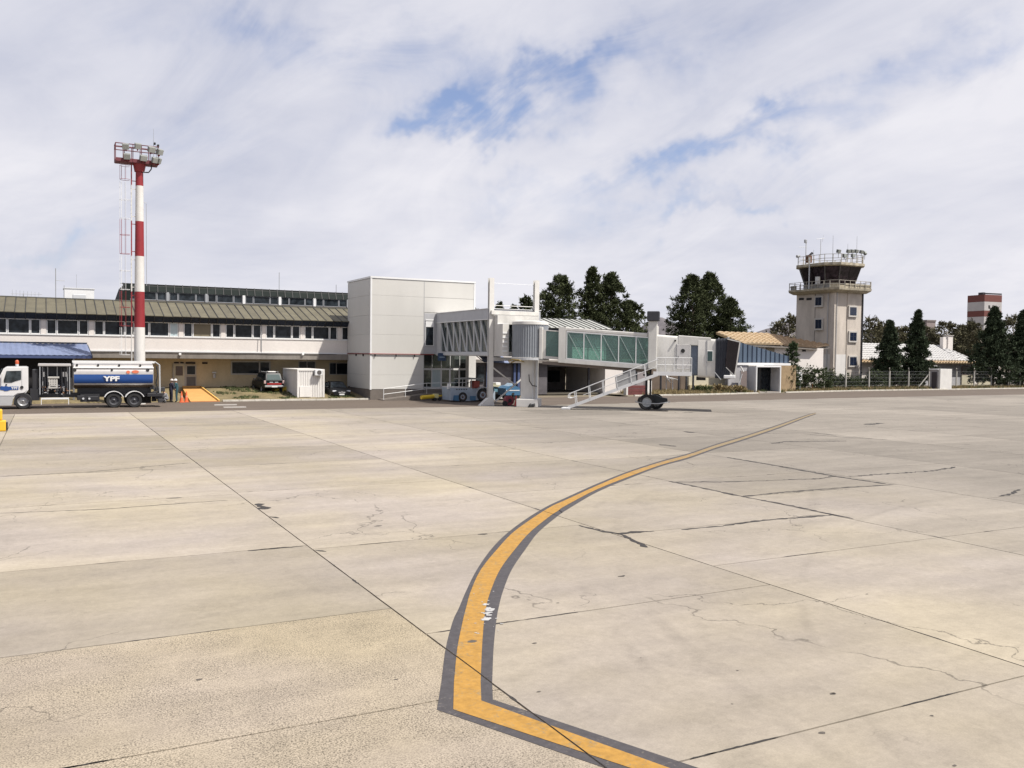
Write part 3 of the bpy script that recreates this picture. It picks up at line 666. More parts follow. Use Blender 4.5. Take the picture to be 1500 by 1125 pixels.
# windows of the upper floor
def window(root, x0, x1, z0, z1, b, fw=0.07, fm=TRIM, gm=DGLASS, mull=None, depth=0.10, name='window'):
    m = MB().box(x0,x1,b,b+depth,z0,z0+fw).box(x0,x1,b,b+depth,z1-fw,z1).box(x0,x0+fw,b,b+depth,z0+fw,z1-fw).box(x1-fw,x1,b,b+depth,z0+fw,z1-fw)
    if mull:
        for q in mull: m.box(x0+(x1-x0)*q-fw/2,x0+(x1-x0)*q+fw/2,b,b+depth,z0+fw,z1-fw)
    w = part(name, m, fm, root)
    part('pane', MB().box(x0+fw,x1-fw,b+depth*0.45,b+depth*0.7,z0+fw,z1-fw), gm, w)
    return w
zb, zt = 5.17, 6.36
def X(px): return xa(px, FB, 480)
grp0 = X(68.3); per = (X(441)-X(68.3))/5.0   # groups start at px 68 ... the sixth at px 447
starts = [X(68.1), X(137), X(205.6), X(268), X(329.3), X(387.6), X(446.6)]
pitch = (starts[-1]-starts[0])/6
starts = [starts[0]-pitch*k for k in (4,3,2,1)] + [starts[0]+pitch*k for k in range(0,8)]
gw_ = pitch-0.42; nw = gw_*0.235
LIGHTS = MB()
for i, s in enumerate(starts):
    if s > 24.5: continue
    pil = part('pillar', MB().box(s-0.40,s-0.02,FB+0.03,FB+0.36,5.17,6.38), WHITE_WALL, term)
    gmat2 = DGLASS
    e = s+gw_
    window(term, s, s+nw, zb, zt, FB+0.08)
    window(term, s+nw+0.03, e-nw-0.03, zb, zt, FB+0.08, gm=(mat('drawn_blind',(0.20,0.17,0.11),0.7) if i==7 else DGLASS))
    window(term, e-nw, e, zb, zt, FB+0.08, gm=(PALEGLASS if i==6 else DGLASS))
# fascia, roof panels
EY, EZ, RY, RZ = 79.25, 6.85, 83.9, 8.24
pw = (X(127.5)-X(7))/8.0
pw_n = int((A1-A0)/pw)
for i in range(pw_n+1):
    s = X(7)+pw*(i-int((X(7)-A0)/pw)); e = s+pw-0.05
    if s < A0: continue
    if s > 29: break
    jz = random.uniform(-0.015,0.015)
    part('fascia_panel', MB().panel((s,79.72,6.36),(e,79.72,6.36),(e,EY+0.02,6.83+jz),(s,EY+0.02,6.83+jz),0.04), SLATE, term)
    part('roof_panel', MB().panel((s,EY,EZ+jz),(e,EY,EZ+jz),(e,RY,RZ+jz),(s,RY,RZ+jz),0.05), ROOFPAN, term)
sm = MB()
for i in range(pw_n+1):
    s = X(7)+pw*(i-int((X(7)-A0)/pw))-0.025
    if s < A0 or s > 29: continue
    sm.bar((s,EY-0.01,EZ-0.01),(s,RY,RZ+0.02),0.055,0.09); sm.bar((s,79.74,6.33),(s,EY-0.02,EZ-0.02),0.055,0.06)
part('roof_seams', sm, SEAM, term, kind='stuff')
part('roof_deck', MB().prism([(A0,EY+0.12,6.78),(A0,RY,8.12),(A0,RY,6.9),(A0,80.1,6.40)],(A1-A0,0,0)), SEAM, term)
part('flat_roof', MB().box(A0,A1,RY+0.01,104,7.6,8.2), ROOFFLAT, term)
part('ridge_cap', MB().bar((A0,RY,8.27),(A1,RY,8.27),0.25,0.06), mat('ridge_metal',(0.16,0.16,0.14),0.6), term)
# clerestory storey on the roof
CB = 90.0
c0, c1 = xa(181,CB,440), 33.0
part('clerestory_wall', MB().box(c0+0.6,c1,CB+0.25,104,8.2,10.1), mat('dark_wall',(0.05,0.055,0.05),0.8), term)
wz0, wz1 = 8.72, 9.50
cp = 12.05
n = 0; x = c0
cpw = (xa(508,CB,440)-xa(262,CB,440))/22.0
while x < c1-0.1:
    e = min(x+cpw-0.05,c1)
    part('parapet_panel', MB().panel((x,CB-0.05,9.50),(e,CB-0.05,9.50),(e,CB+0.35,10.17),(x,CB+0.35,10.17),0.05), UPPANEL, term); x += cpw
sm = MB(); x = c0
while x < c1: sm.bar((x-0.02,CB-0.07,9.46),(x-0.02,CB+0.35,10.24),0.07,0.07); x += cpw
part('parapet_ribs', sm, SEAM, term, kind='stuff')
part('parapet_cap', MB().box(c0-0.2,c1,CB+0.3,CB+0.8,10.17,10.22), SEAM, term)
part('clerestory_sill', MB().box(c0,c1,CB,CB+0.3,8.5,8.70), mat('brown_sill',(0.11,0.09,0.07),0.8), term)
ws = [xa(p,CB,440) for p in (305,358,412,463)]; cpit = (ws[-1]-ws[0])/3
s = ws[0]-cpit*2
while s < c1:
    g_ = cpit-0.30
    if s > c0+0.2:
        part('clerestory_pillar', MB().box(s-0.28,s-0.04,CB-0.08,CB+0.2,8.68,9.5), TRIM if random.random()<0.6 else GREYMETAL, term)
        for a_,b_ in ((0,0.235),(0.25,0.735),(0.75,1.0)):
            window(term, s+g_*a_, min(s+g_*b_,c1), wz0, wz1, CB+0.03, 0.05, mat('grey_frame',(0.35,0.36,0.38),0.5))
    s += cpit
part('clerestory_return', MB().prism([(c0-0.35,CB-0.1,8.5),(c0+0.55,CB-0.1,8.5),(c0+0.55,CB-0.1,10.1),(c0+0.2,CB-0.1,10.2)],(0,9,0)), UPPANEL, term)
# white tank room on roof with its dish and vents
r0 = AT(93,430,88); r1 = AT(137,430,88)
x0, x1 = xa(94,92,430), xa(138,92,430)
tank = thing('roof_plant_room', 'small white plant room standing on the terminal roof', 'plant room', (x0,92,8.2))
zz = PB(115,423,92)[1]
part('walls', MB().box(x0,x1,92,95,8.2,zz), TRIM, tank)
part('roof_edge', MB().box(x0-0.06,x1+0.06,91.94,95.06,zz,zz+0.06), TRIM, tank)
vx = xa(110,90.5,435); part('roof_vent', MB().bbox(vx-0.2,vx+0.9,90.5,91.2,8.2,PB(115,431,90.5)[1],0.05), LIGHTSTEEL, tank)
# antennas on terminal roof
def antenna(px, ytop, b, zbase, label, kind='rod', r=0.03):
    xx, zt_ = PB(px, ytop, b)
    t = thing('roof_antenna', label, 'antenna', (xx,b,zbase))
    part('mast', MB().tube((xx,b,zbase),(xx,b,zt_),r,6), GREYMETAL, t)
    if kind == 'cross':
        part('cross_arm', MB().tube((xx,b,zbase+(zt_-zbase)*0.62),(xx+0.7,b,zbase+(zt_-zbase)*0.62),0.02,5), GREYMETAL, t)
    if kind == 'yagi':
        m = MB().tube((xx-0.9,b,zt_-0.05),(xx+1.4,b,zt_+0.0),0.02,5)
        for k in range(8): m.tube((xx-0.8+k*0.28,b-0.05,zt_-0.35+0.02*k),(xx-0.8+k*0.28,b+0.05,zt_+0.3-0.02*k),0.012,4)
        part('aerial', m, GREYMETAL, t)
    return t
antenna(81.5,393,86,8.2,'tall grey rod with side arm left of the plant room','cross',0.04)
antenna(94,418,91,8.2,'short rod aerial at the corner of the white plant room')
antenna(34,430,86,8.2,'spiky television aerial on the far left of the terminal roof','yagi')
antenna(112,402,93,8.3,'faint thin rod standing behind the white plant room','rod',0.015)
antenna(409,399,91,10.1,'thin rod standing on the middle of the dark clerestory roof')
antenna(492.5,417,91,10.1,'short rod near the box end of the clerestory roof')
# ground storey windows, door
GB = 81.9
def win_px(xa0,xa1,y0,y1,b,name='window',**k):
    a,zt_ = PB(xa0,y0,b); c,zb_ = PB(xa1,y1,b); return window(term,a,c,zb_,zt_,b-0.06,name=name,**k)
FR = mat('pale_frame',(0.46,0.43,0.38),0.6)
win_px(338,396,528.5,549,GB,mull=(0.72,),fm=FR,fw=0.12)
win_px(437,462,528.5,552,GB,mull=(0.5,),fm=FR)
win_px(482,512,531,549,GB,mull=(0.35,),fm=FR)
win_px(272,287.5,534.5,550,GB,fm=FR,fw=0.1)
win_px(272,287.5,551,567,GB,fm=FR,fw=0.06,gm=mat('dim_panel',(0.14,0.13,0.12),0.6))
dx0, dz1 = PB(254.5,534,GB); dx1 = PB(270,534,GB)[0]
d = part('door', MB().bbox(dx0,dx1,GB-0.10,GB-0.02,0.82,dz1,0.01), CREAM, term)
part('door_pane', MB().box(dx0+0.14,dx1-0.14,GB-0.12,GB-0.101,1.85,dz1-0.14), mat('door_glass',(0.10,0.055,0.03),0.2), d)
part('door_frame', MB().box(dx0-0.1,dx0,GB-0.12,GB-0.01,0.8,dz1).box(dx1,dx1+0.1,GB-0.12,GB-0.01,0.8,dz1).box(dx0-0.1,dx1+0.1,GB-0.12,GB-0.01,dz1,dz1+0.1), FR, d)
for px0,px1 in ((255,262),(264,269),(272,286),(296,304)):
    a = xa(px0,GB,532); c = xa(px1,GB,532); part('air_vent', MB().box(a,c,GB-0.05,GB-0.01,2.86,3.02), DARK, term)
lx, lz = PB(313.5,546,GB); part('wall_lamp', MB().bbox(lx-0.18,lx+0.18,GB-0.22,GB-0.01,lz-0.05,lz+0.08).tube((lx,GB-0.12,lz-0.45),(lx,GB-0.12,lz-0.1),0.12,8), LIGHTSTEEL, term)
for px in (263.5,443.5):
    lx, lz = PB(px,518.5,79.5); part('soffit_lamp', MB().bbox(lx-0.1,lx+0.1,79.38,79.54,lz-0.12,lz+0.08), TRIM, term)
px_ = xa(383,FB-0.05,500); part('drain_pipe', MB().path([(px_,FB-0.05,6.4),(px_,FB-0.05,3.9)],0.03).path([(px_-0.28,FB-0.04,5.1),(px_-0.34,FB-0.04,3.95)],0.015), GREYMETAL, term)
part('cable', MB().path([(-20+i*1.5, 79.50, 3.86-0.05*abs(math.sin(i*1.3))) for i in range(30)],0.025,4), BLACK, term)
# recess wall below the blue canopy, shade put into its dark colour
part('recess_wall', MB().box(A0,2.0,80.4,80.6,0.1,3.33), mat('recess_shade',(0.035,0.033,0.036),0.8), term)
# pavement wall left part seen behind the tanker
# ------------------------------------------------------------------ blue canopy
cz1, cz0 = 4.38, 3.48
xr1 = xa(127.5,78.2,505); xr0 = xa(134.5,74.8,520)
z_hi = PB(127,504.5,78.2)[1]; z_lo = PB(135,521,74.8)[1]
can = thing('blue_canopy', 'blue corrugated metal canopy over the bay behind the tanker cab', 'canopy', (0,76,0))
m = MB(); n = 150; x0 = -26; vs=[]
for i in range(n+1):
    t = i/n; a = x0+(xr1-x0)*t; c = x0+(xr0-x0)*t; w = 0.03*(i%2)
    vs += [(a,78.2,z_hi+w),(c,74.8,z_lo+w)]
m.add(vs,[(2*i,2*i+1,2*i+3,2*i+2) for i in range(n)])
part('roof_sheet', m, AWNBLUE, can)
part('ridge_flashing', MB().bar((x0,78.25,z_hi+0.08),(xr1,78.25,z_hi+0.08),0.12,0.12), NAVY, can)
part('gutter', MB().box(x0,xr0,74.72,74.84,z_lo-0.22,z_lo-0.02), mat('blue_gutter',(0.06,0.085,0.19),0.5), can)
part('end_fascia', MB().prism([(xr1+0.02,78.2,z_hi),(xr0+0.02,74.8,z_lo),(xr0+0.02,74.8,z_lo-0.2),(xr1+0.02,78.2,z_lo-0.2)],(0.04,0,0)), NAVY, can)
for a in (-20,-12,-5,1.9):
    part('post', MB().box(a-0.06,a+0.06,75.0,75.12,0,z_lo-0.1), GREYMETAL, can)
part('beams', MB().box(x0,xr0-0.1,75.0,75.1,z_lo-0.2,z_lo-0.06).box(x0,xr1-0.1,78.0,78.12,z_lo-0.2,z_hi-0.08), NAVY, can)

# orange ramp
rp = MB(); top = 0.84
b0a, b0b = G(281,589.5).x, G(322,589).x
rp.prism([(b0a,73.2,0.0),(b0b,73.2,0.0),(PB(292,567,81.7)[0],81.7,0.0),(PB(267,567,81.7)[0],81.7,0.0)],(0,0,0.001))
tl, tr = PB(267,567,81.75)[0], PB(293,567,81.75)[0]
ramp = thing('orange_ramp', 'orange painted ramp rising to the terminal service door', 'ramp', (b0a,73.3,0))
zt_ = PB(280,568,81.75)[1]
part('ramp_deck', MB().add([(b0a,73.25,0.03),(b0b,73.25,0.03),(tr,81.75,zt_+0.02),(tl,81.75,zt_+0.02),(b0a,73.25,-0.02),(b0b,73.25,-0.02),(tr,81.75,0),(tl,81.75,0)],[(0,1,2,3),(0,4,5,1),(1,5,6,2),(2,6,7,3),(3,7,4,0)]), RAMPORANGE, ramp)
part('ramp_kerb', MB().bar((b0b+0.06,73.25,0.08),(tr+0.06,81.75,zt_+0.09),0.10,0.14), mat('kerb_yellow',(0.80,0.50,0.14),0.7), ramp)
part('ramp_lip', MB().box(b0a,b0b+0.1,73.13,73.24,-0.01,0.05), mat('lip_red',(0.50,0.20,0.08),0.8), ramp)
part('threshold', MB().box(tl,tr,81.76,81.88,0.1,zt_+0.16), RAMPORANGE, ramp)

# ------------------------------------------------------------------ white clad box
BX0, BX1, BB = 24.6, 34.4, 73.22
BM = 29.5
box = thing('white_clad_block', 'tall windowless white metal clad block joining the terminal to the jet bridge', 'building', (BX0,BB,0))
TOPZ = 10.52
part('core', MB().box(BX0+0.06,BM-0.06,BB+0.06,79.6,0.0,TOPZ-0.05).box(BM-0.1,BX1-0.06,BB+0.06,79.6,7.6,TOPZ-0.05), mat('core_grey',(0.3,0.3,0.3),0.8), box)
part('plinth', MB().box(BX0+0.02,BM-0.02,BB+0.02,79.7,-0.02,0.88), PLINTH, box)
hs = [0.90,2.12,3.92,5.6,7.25,8.95,TOPZ-0.14]
for z0,z1 in zip(hs,hs[1:]):
    g=0.005
    part('cladding_panel', MB().bbox(BX0+0.03,BM-0.02 if z1>7.3 or True else BM,BB,BB+0.05,z0+g,z1-g,0.008), CLAD, box)
    part('cladding_panel', MB().bbox(BX0,BX0+0.05,BB+0.06,79.75,z0+g,z1-g,0.008), CLAD, box)
for z0,z1 in ((7.62,8.95),(8.95,TOPZ-0.14)):
    part('cladding_panel', MB().bbox(BM+0.0,BX1-0.05,BB,BB+0.05,z0+0.012,z1-0.012,0.008), CLAD, box)
part('corner_trim', MB().box(BX0-0.03,BX0+0.11,BB-0.03,BB+0.10,0.86,TOPZ), TRIM, box)
part('corner_trim', MB().box(BX1-0.10,BX1+0.03,BB-0.03,BB+0.10,7.55,TOPZ), TRIM, box)
part('seam_trim', MB().box(BM-0.035,BM+0.015,BB-0.015,BB+0.02,0.9,TOPZ-0.1), mat('seam_grey',(0.42,0.42,0.42),0.6), box)
part('parapet_trim', MB().box(BX0-0.05,BX1+0.05,BB-0.05,BB+0.06,TOPZ-0.12,TOPZ+0.03).box(BX0-0.05,BX0+0.06,BB+0.06,79.8,TOPZ-0.12,TOPZ+0.03).box(BX1-0.06,BX1+0.05,BB+0.06,79.8,TOPZ-0.12,TOPZ+0.03), TRIM, box)
part('roof_sheet', MB().box(BX0+0.06,BX1-0.06,BB+0.06,79.7,TOPZ-0.04,TOPZ-0.01), ROOFFLAT, box)
part('far_wall', MB().box(BX1-0.08,BX1-0.01,BB+0.1,79.7,7.6,TOPZ-0.12).box(BX0+0.05,BX1-0.05,79.61,79.7,4.0,TOPZ-0.12), CLAD, box)
part('fire_pipe', MB().path([(BX0-0.06,79.5,3.93),(BX0-0.08,BB-0.08,3.93),(30.4,BB-0.08,3.93)],0.045,8), mat('pipe_red',(0.22,0.03,0.03),0.5), box)
br = MB()
for a in (25.0,26.9,28.6): br.box(a-0.03,a+0.03,BB-0.13,BB,3.72,3.93)
for b in (75.0,77.0): br.box(BX0-0.12,BX0,b-0.03,b+0.03,3.72,3.93)
part('pipe_brackets', br, BLACKMETAL, box)
# underside + recessed entrance below
part('lobby_soffit', MB().box(BM+0.02,BX1-0.02,BB+0.02,79.6,7.50,7.60), CLAD, box)
ent = thing('glazed_entrance', 'glazed entrance doors recessed beside the white block under the walkway', 'entrance', (BM,75.5,0))
EBy = 75.6
eR = 34.6
zf = 0.86
part('floor', MB().box(BM,35.4,BB-0.6,80,0.0,zf), PLINTH, ent)
part('back_panel', MB().box(BM-0.03,BM-0.001,BB,EBy,zf,7.5), CLAD, ent)
FRW = TRIM
zs = [zf+0.01, 2.62, 3.55]
xsE = [BM+0.02, PB(632.5,550,EBy)[0], PB(646,550,EBy)[0], PB(659,550,EBy)[0], PB(673,550,EBy)[0], PB(686,550,EBy)[0]]
dm = glass_clear('entrance_glass',(0.45,0.5,0.48),(0.05,0.06,0.06),0.35,0.05)
for i,(a,c) in enumerate(zip(xsE,xsE[1:])):
    nm = 'door' if i in (2,3) else 'glazed_panel'
    w = 0.09 if nm=='door' else 0.05
    p = part(nm, MB().box(a,a+w,EBy,EBy+0.08,zs[0],zs[1]).box(c-w,c,EBy,EBy+0.08,zs[0],zs[1]).box(a+w,c-w,EBy,EBy+0.08,zs[0],zs[0]+0.12).box(a+w,c-w,EBy,EBy+0.08,zs[1]-0.10,zs[1]), FRW, ent)
    part('pane', MB().box(a+w,c-w,EBy+0.03,EBy+0.05,zs[0]+0.12,zs[1]-0.10), PALEGLASS if i==1 else dm, p)
    t = part('fanlight', MB().box(a,c,EBy,EBy+0.07,zs[1]+0.005,zs[1]+0.07).box(a,a+0.05,EBy,EBy+0.07,zs[1]+0.07,zs[2]+0.4), FRW, ent)
    part('pane', MB().box(a+0.05,c,EBy+0.03,EBy+0.05,zs[1]+0.07,zs[2]+0.4), dm, t)
part('header_wall', MB().box(BM,35.0,EBy,EBy+0.15,3.96,7.5), CLAD, ent)
part('white_column', MB().bbox(PB(686.5,550,74.5)[0],PB(697,550,74.5)[0],74.5,75.2,zf-0.8,4.0,0.02), WHITE, ent)
part('inner_wall', MB().box(BM+0.1,35,79.0,79.1,zf,4.0), mat('lobby_wall',(0.20,0.18,0.15),0.9), ent)
# little access ramp with rails in front of the block
hr = thing('access_ramp', 'low brown access ramp with pale handrails against the white block', 'ramp', (25.2,72.6,0))
p0 = PB(556,585,72.0); 
part('ramp_body', MB().prism([(25.3,71.7,0.0),(29.2,71.7,0.0),(29.2,71.7,zf-0.35),(25.3,71.7,0.06)],(0,1.45,0)).box(29.2,35.0,71.7,73.15,0,zf-0.3), PLINTH, hr)
def railing(root, pts, h, mats=TRIM, gap=1.5, levels=(1.0,0.5), r=0.025, name='handrail'):
    m = MB()
    for lv in levels: m.path([(x,y,z+h*lv) for x,y,z in pts], r, 6)
    part(name, m, mats, root)
    for a,b in zip(pts,pts[1:]):
        a=Vector(a);b=Vector(b);n=max(1,int((b-a).length/gap))
        for k in range(n+1):
            q=a+(b-a)*k/n; part('rail_post', MB().tube(q,(q.x,q.y,q.z+h),r,6), mats, root)
railing(hr, [(25.3,71.75,0.05),(29.2,71.75,0.5),(33.5,71.75,0.56)], 0.95, gap=1.6)

# ------------------------------------------------------------------ fixed walkway + portal
WA0, WA1, WB0, WB1 = 30.75, 35.2, 62.7, 73.15
fw = thing('fixed_walkway', 'glazed steel truss walkway running from the white block to the rotunda', 'walkway', (WA0,68,0))
def wz(y_px, x_px, b=None): return PA(x_px,y_px,WA0)[1]
zr1 = 7.55; zs1 = 6.72; zf1 = 4.25; zf0 = 3.85
part('roof_box', MB().bbox(WA0-0.12,WA1+0.1,WB0,WB1,zs1,zr1,0.02), mat('roof_box_grey',(0.50,0.51,0.54),0.5,var=0.1), fw)
part('roof_cap', MB().box(WA0-0.16,WA1+0.14,WB0-0.05,WB1,zr1,zr1+0.05).box(WA0-0.16,WA0-0.10,WB0,WB1,zs1-0.02,zs1+0.05), TRIM, fw)
part('floor_beam', MB().box(WA0-0.05,WA1+0.05,WB0,WB1,zf0,zf1-0.05).box(WA0-0.14,WA0-0.05,WB0,WB1,zf0+0.05,zf0+0.22), LIGHTSTEEL, fw)
part('end_panel', MB().box(BM+0.02,WA0-0.02,BB-0.02,BB+0.04,4.0,7.55), mat('end_grey',(0.45,0.45,0.46),0.6), fw)
e1 = window(fw, BM+0.1, WA0-0.35, 4.7, 6.55, BB-0.09, 0.04, TRIM)
part('blind', MB().box(BM+0.12,WA0-0.37,BB-0.10,BB-0.092,6.35,6.85).box(BM+0.12,WA0-0.37,BB-0.10,BB-0.092,6.92,7.05), TRIM, fw)
nb = 7; seg = (WB1-1.0-WB0)/nb
for sidea, off in ((WA0,-0.02),(WA1,0.02)):
    for k in range(nb+1):
        b = WB0+0.1+seg*k
        part('truss_post', MB().box(sidea-0.06,sidea+0.06,b-0.07,b+0.07,zf1-0.1,zs1), LIGHTSTEEL, fw)
        if k<nb:
            part('truss_diagonal', MB().bar((sidea-0.09,b+0.05,zf1),(sidea-0.09,b+seg-0.05,zs1-0.05),0.10,0.07), LIGHTSTEEL, fw)
            part('pane', MB().box(sidea+0.03,sidea+0.05,b+0.08,b+seg-0.08,zf1-0.02,zs1-0.02), GREYGLASS, fw)
part('wall_pier', MB().box(WA0-0.10,WA0+0.35,WB1-0.95,WB1,zf0,zs1), LIGHTSTEEL, fw)
part('inner_floor', MB().box(WA0+0.1,WA1-0.1,WB0,WB1,zf1-0.04,zf1), mat('inner_floor',(0.2,0.2,0.2),0.8), fw)
part('inner_handrail', MB().path([(WA0+0.2,WB0,zf1+1.0),(WA0+0.2,WB1,zf1+1.0)],0.03).path([(WA1-0.2,WB0,zf1+1.0),(WA1-0.2,WB1,zf1+1.0)],0.03), GREYMETAL, fw)
sg = thing('blue_sign', 'small dark blue sign hanging below the start of the walkway', 'sign', (WA0-0.2,72.3,3.2))
sx0, sz1_ = PB(641.5,517,71.6); sx1, sz0_ = PB(653,528.5,71.6)
part('board', MB().box(sx0,sx1,71.55,71.62,sz0_,sz1_), mat('sign_blue',(0.03,0.07,0.15),0.4), sg)
part('lettering_band', MB().box(sx0+0.12,sx1-0.12,71.535,71.549,sz0_+0.26,sz0_+0.36), mat('sign_pale',(0.25,0.35,0.45),0.5), sg)
ba = thing('blue_awning', 'small blue curved awning below the walkway beside the front post', 'awning', (33.5,70,0))
a0_,z0_ = PB(697,523,70); a1_,z1_ = PB(722,533,70); m = MB(); vs=[]
for k in range(7):
    t=k/6; vs += [(a0_,70-1.6*t,z0_+0.15-0.55*t**1.8),(a1_+0.8,70-1.6*t,z0_+0.10-0.6*t**1.8)]
m.add(vs,[(2*i,2*i+2,2*i+3,2*i+1) for i in range(6)]); part('canvas', m, AWNBLUE, ba)
part('frame', MB().bar((a0_,68.4,z0_-0.42),(a1_+0.8,68.4,z0_-0.5),0.05).bar((a0_+0.05,68.4,z0_-0.42),(a0_+0.05,70,z0_+0.1),0.05), NAVY, ba)
# portal
pz = PB(718,407,62.6)[1]
portal = thing('steel_portal', 'two tall white steel posts with thin cross rods framing the rotunda', 'portal frame', (33,62.6,0))
PX0, PX1 = 30.82, PB(785,500,62.6)[0]
for a, mt in ((PX0,WHITE),(PX1,WHITE)):
    part('post', MB().box(a-0.20,a+0.20,62.5,62.53,0,pz).box(a-0.20,a+0.20,62.77,62.8,0,pz).box(a-0.04,a+0.04,62.53,62.77,0,pz), mt, portal)
part('upper_rod', MB().tube((PX0,62.65,PB(740,415.5,62.6)[1]),(PX1,62.65,PB(740,415.5,62.6)[1]),0.013,6), GREYMETAL, portal)
part('middle_rod', MB().tube((PX0,62.65,PB(740,448,62.6)[1]),(PX1,62.65,PB(740,448,62.6)[1]),0.03,6), WHITE, portal)
zc = PB(750,459,62.6)[1]
part('cross_beam', MB().bbox(PX0-0.1,PX1+0.1,62.3,62.48,zc-0.15,zc+0.16,0.01), BRIDGEWHITE, portal)
part('lower_beam', MB().box(PX0+0.2,PX1-0.2,62.55,62.75,3.5,3.78), LIGHTSTEEL, portal)
part('brace', MB().bar((PX0+0.15,62.62,3.0),(PX0+2.2,62.62,1.6),0.10), WHITE, portal)
part('brace', MB().bar((PX1-0.9,62.70,2.3),(PX0+0.5,62.70,0.3),0.10), WHITE, portal)
part('foot', MB().prism([(PX0-0.95,62.4,0),(PX0+0.28,62.4,0),(PX0+0.22,62.4,0.55),(PX0-0.25,62.4,0.6)],(0,0.45,0)), WHITE, portal)
part('foot', MB().bbox(PX1-0.3,PX1+0.3,62.35,62.95,0,0.3,0.02), WHITE, portal)

# ------------------------------------------------------------------ jet bridge
JO = Vector((33.12,60.42,0)); JA = math.radians(-38.9)
jx = Vector((math.cos(JA),math.sin(JA),0)); jy = Vector((-math.sin(JA),math.cos(JA),0))   # jy away from the apron
bridge = thing('jet_bridge', 'white jet bridge with teal glazing, grey rotunda drum and service stairs', 'jet bridge', JO, JA)
def JP(px, py, t):      # sight line onto the plane at lateral offset t of the bridge -> (s, z)
    d = ray(px,py); o = JO + jy*t; k = (o-CP).dot(jy)/d.dot(jy); q = CP+d*k; return (q-JO).dot(jx), q.z
def jp(name, mb, m, par=None, **k): return part(name, mb, m, par or bridge, world=False, **k)
T = -1.35
# column and base
jp('column', MB().bbox(-0.60,0.42,-0.50,0.50,0.55,3.75,0.03), BRIDGEWHITE)
jp('column_base', MB().bbox(-0.85,0.80,-0.95,0.95,0,0.62,0.04), WHITE)
jp('cable_conduit', MB().path([(0.62,-0.4,0.6),(0.62,-0.4,3.6)],0.09,8).path([(0.36,-0.58,3.6),(0.36,-0.58,0.65)],0.03,6), LIGHTSTEEL)
jp('hanging_hose', MB().path([(0.05,-0.62,2.5),(0.1,-0.66,2.0),(0.35,-0.7,1.65),(0.7,-0.7,1.6)],0.035,6), BLACK)
jp('rotunda_floor', MB().lathe([(0,0.02),(0,1.48),(0.18,1.48),(0.18,0.02)],(0,0,3.60),(0,0,1),36), LIGHTSTEEL)
jp('hose_loops', MB().path([(-1.5,-0.9,3.5),(-1.1,-1.2,3.65),(-0.6,-1.45,3.6),(-0.2,-1.3,3.45)],0.05,6).path([(-1.3,-0.8,3.4),(-0.9,-1.1,3.55),(-0.3,-1.35,3.5)],0.05,6), mat('hose_ochre',(0.30,0.22,0.08),0.7))
# drum of vertical slats, each its own small rib
zc0, zc1 = 3.80, 6.30
nsl = 30
for i in range(nsl):
    t0 = math.radians(150+ i*(225/nsl)); t1 = math.radians(150+(i+1)*(225/nsl)); r0_ = 1.34; r1_ = 1.40; tm=(t0+t1)/2
    q = [(math.cos(t0)*r0_,math.sin(t0)*r0_),(math.cos(tm)*r1_,math.sin(tm)*r1_),(math.cos(t1)*r0_,math.sin(t1)*r0_),(math.cos(t1)*1.28,math.sin(t1)*1.28),(math.cos(t0)*1.28,math.sin(t0)*1.28)]
    jp('curtain_slat', MB().prism([(a,b,zc0) for a,b in q],(0,0,zc1-zc0)), CURTAIN if i>4 else BELLOWS)
jp('rotunda_roof', MB().lathe([(0,0.02),(0,1.42),(0.22,1.40),(0.30,1.0),(0.35,0.02)],(0,0,6.30),(0,0,1),36), BRIDGEWHITE, smooth=30)
# white housing at the walkway end behind the drum (in world axes)
hz1 = PB(750,462,62.2)[1]
m = MB().box(PX0+0.22,PX1-0.2,61.9,62.48,6.35,hz1-0.02).box(PX0+0.22,PX0+0.75,61.0,62.48,3.85,6.35)
part('transition_housing', m, BRIDGEWHITE, bridge)
m = MB()
for k in range(7): m.box(PX0+0.20,PX0+1.2,61.86,61.9,6.3-k*0.35,6.42-k*0.35) if k<2 else m.box(PX0+0.20,PX0+0.6,60.95,60.99,6.3-k*0.35,6.42-k*0.35)
part('housing_louvres', m, TRIM, bridge)
# slope of the tunnel: z offset along s
sL, zLt = JP(821,479,T); sR, zRt = JP(954,488.5,T); _, zLb = JP(816,531,T); _, zRb = JP(944,546,T)
slope = (zRt-zLt)/(sR-sL)
def sh(mb, s_ref=0):      # shear parts so that the tunnel falls towards the cab
    for v in mb.v: v.z += slope*(v.x)
    return mb
topz = zLt - slope*sL; botz = zLb - slope*JP(816,531,T)[0]
sE = JP(949,500,T)[0]
# inner telescopic tunnel
si0 = 1.15
jp('inner_tunnel', sh(MB().box(si0,sL+0.6,T+0.28,T+0.34,botz+0.22,botz+0.42).box(si0,sL+0.6,T+0.28,T+0.34,topz-0.36,topz-0.28).box(si0,si0+0.25,T+0.28,T+0.34,botz+0.42,topz-0.36).box(si0,sL+0.6,-T-0.34,-T-0.28,botz+0.35,topz-0.28).box(si0,sL+0.6,T+0.34,-T-0.34,botz+0.35,botz+0.42).box(si0,sL+0.6,T+0.34,-T-0.34,topz-0.34,topz-0.28)), BRIDGEWHITE)
jp('inner_pane', sh(MB().box(si0+0.26,sL+0.55,T+0.30,T+0.32,botz+0.43,topz-0.37)), TEAL)
jp('rotunda_frame', sh(MB().bbox(si0-0.25,si0,T+0.15,-T-0.15,botz+0.15,topz-0.1,0.03)), BRIDGEWHITE)
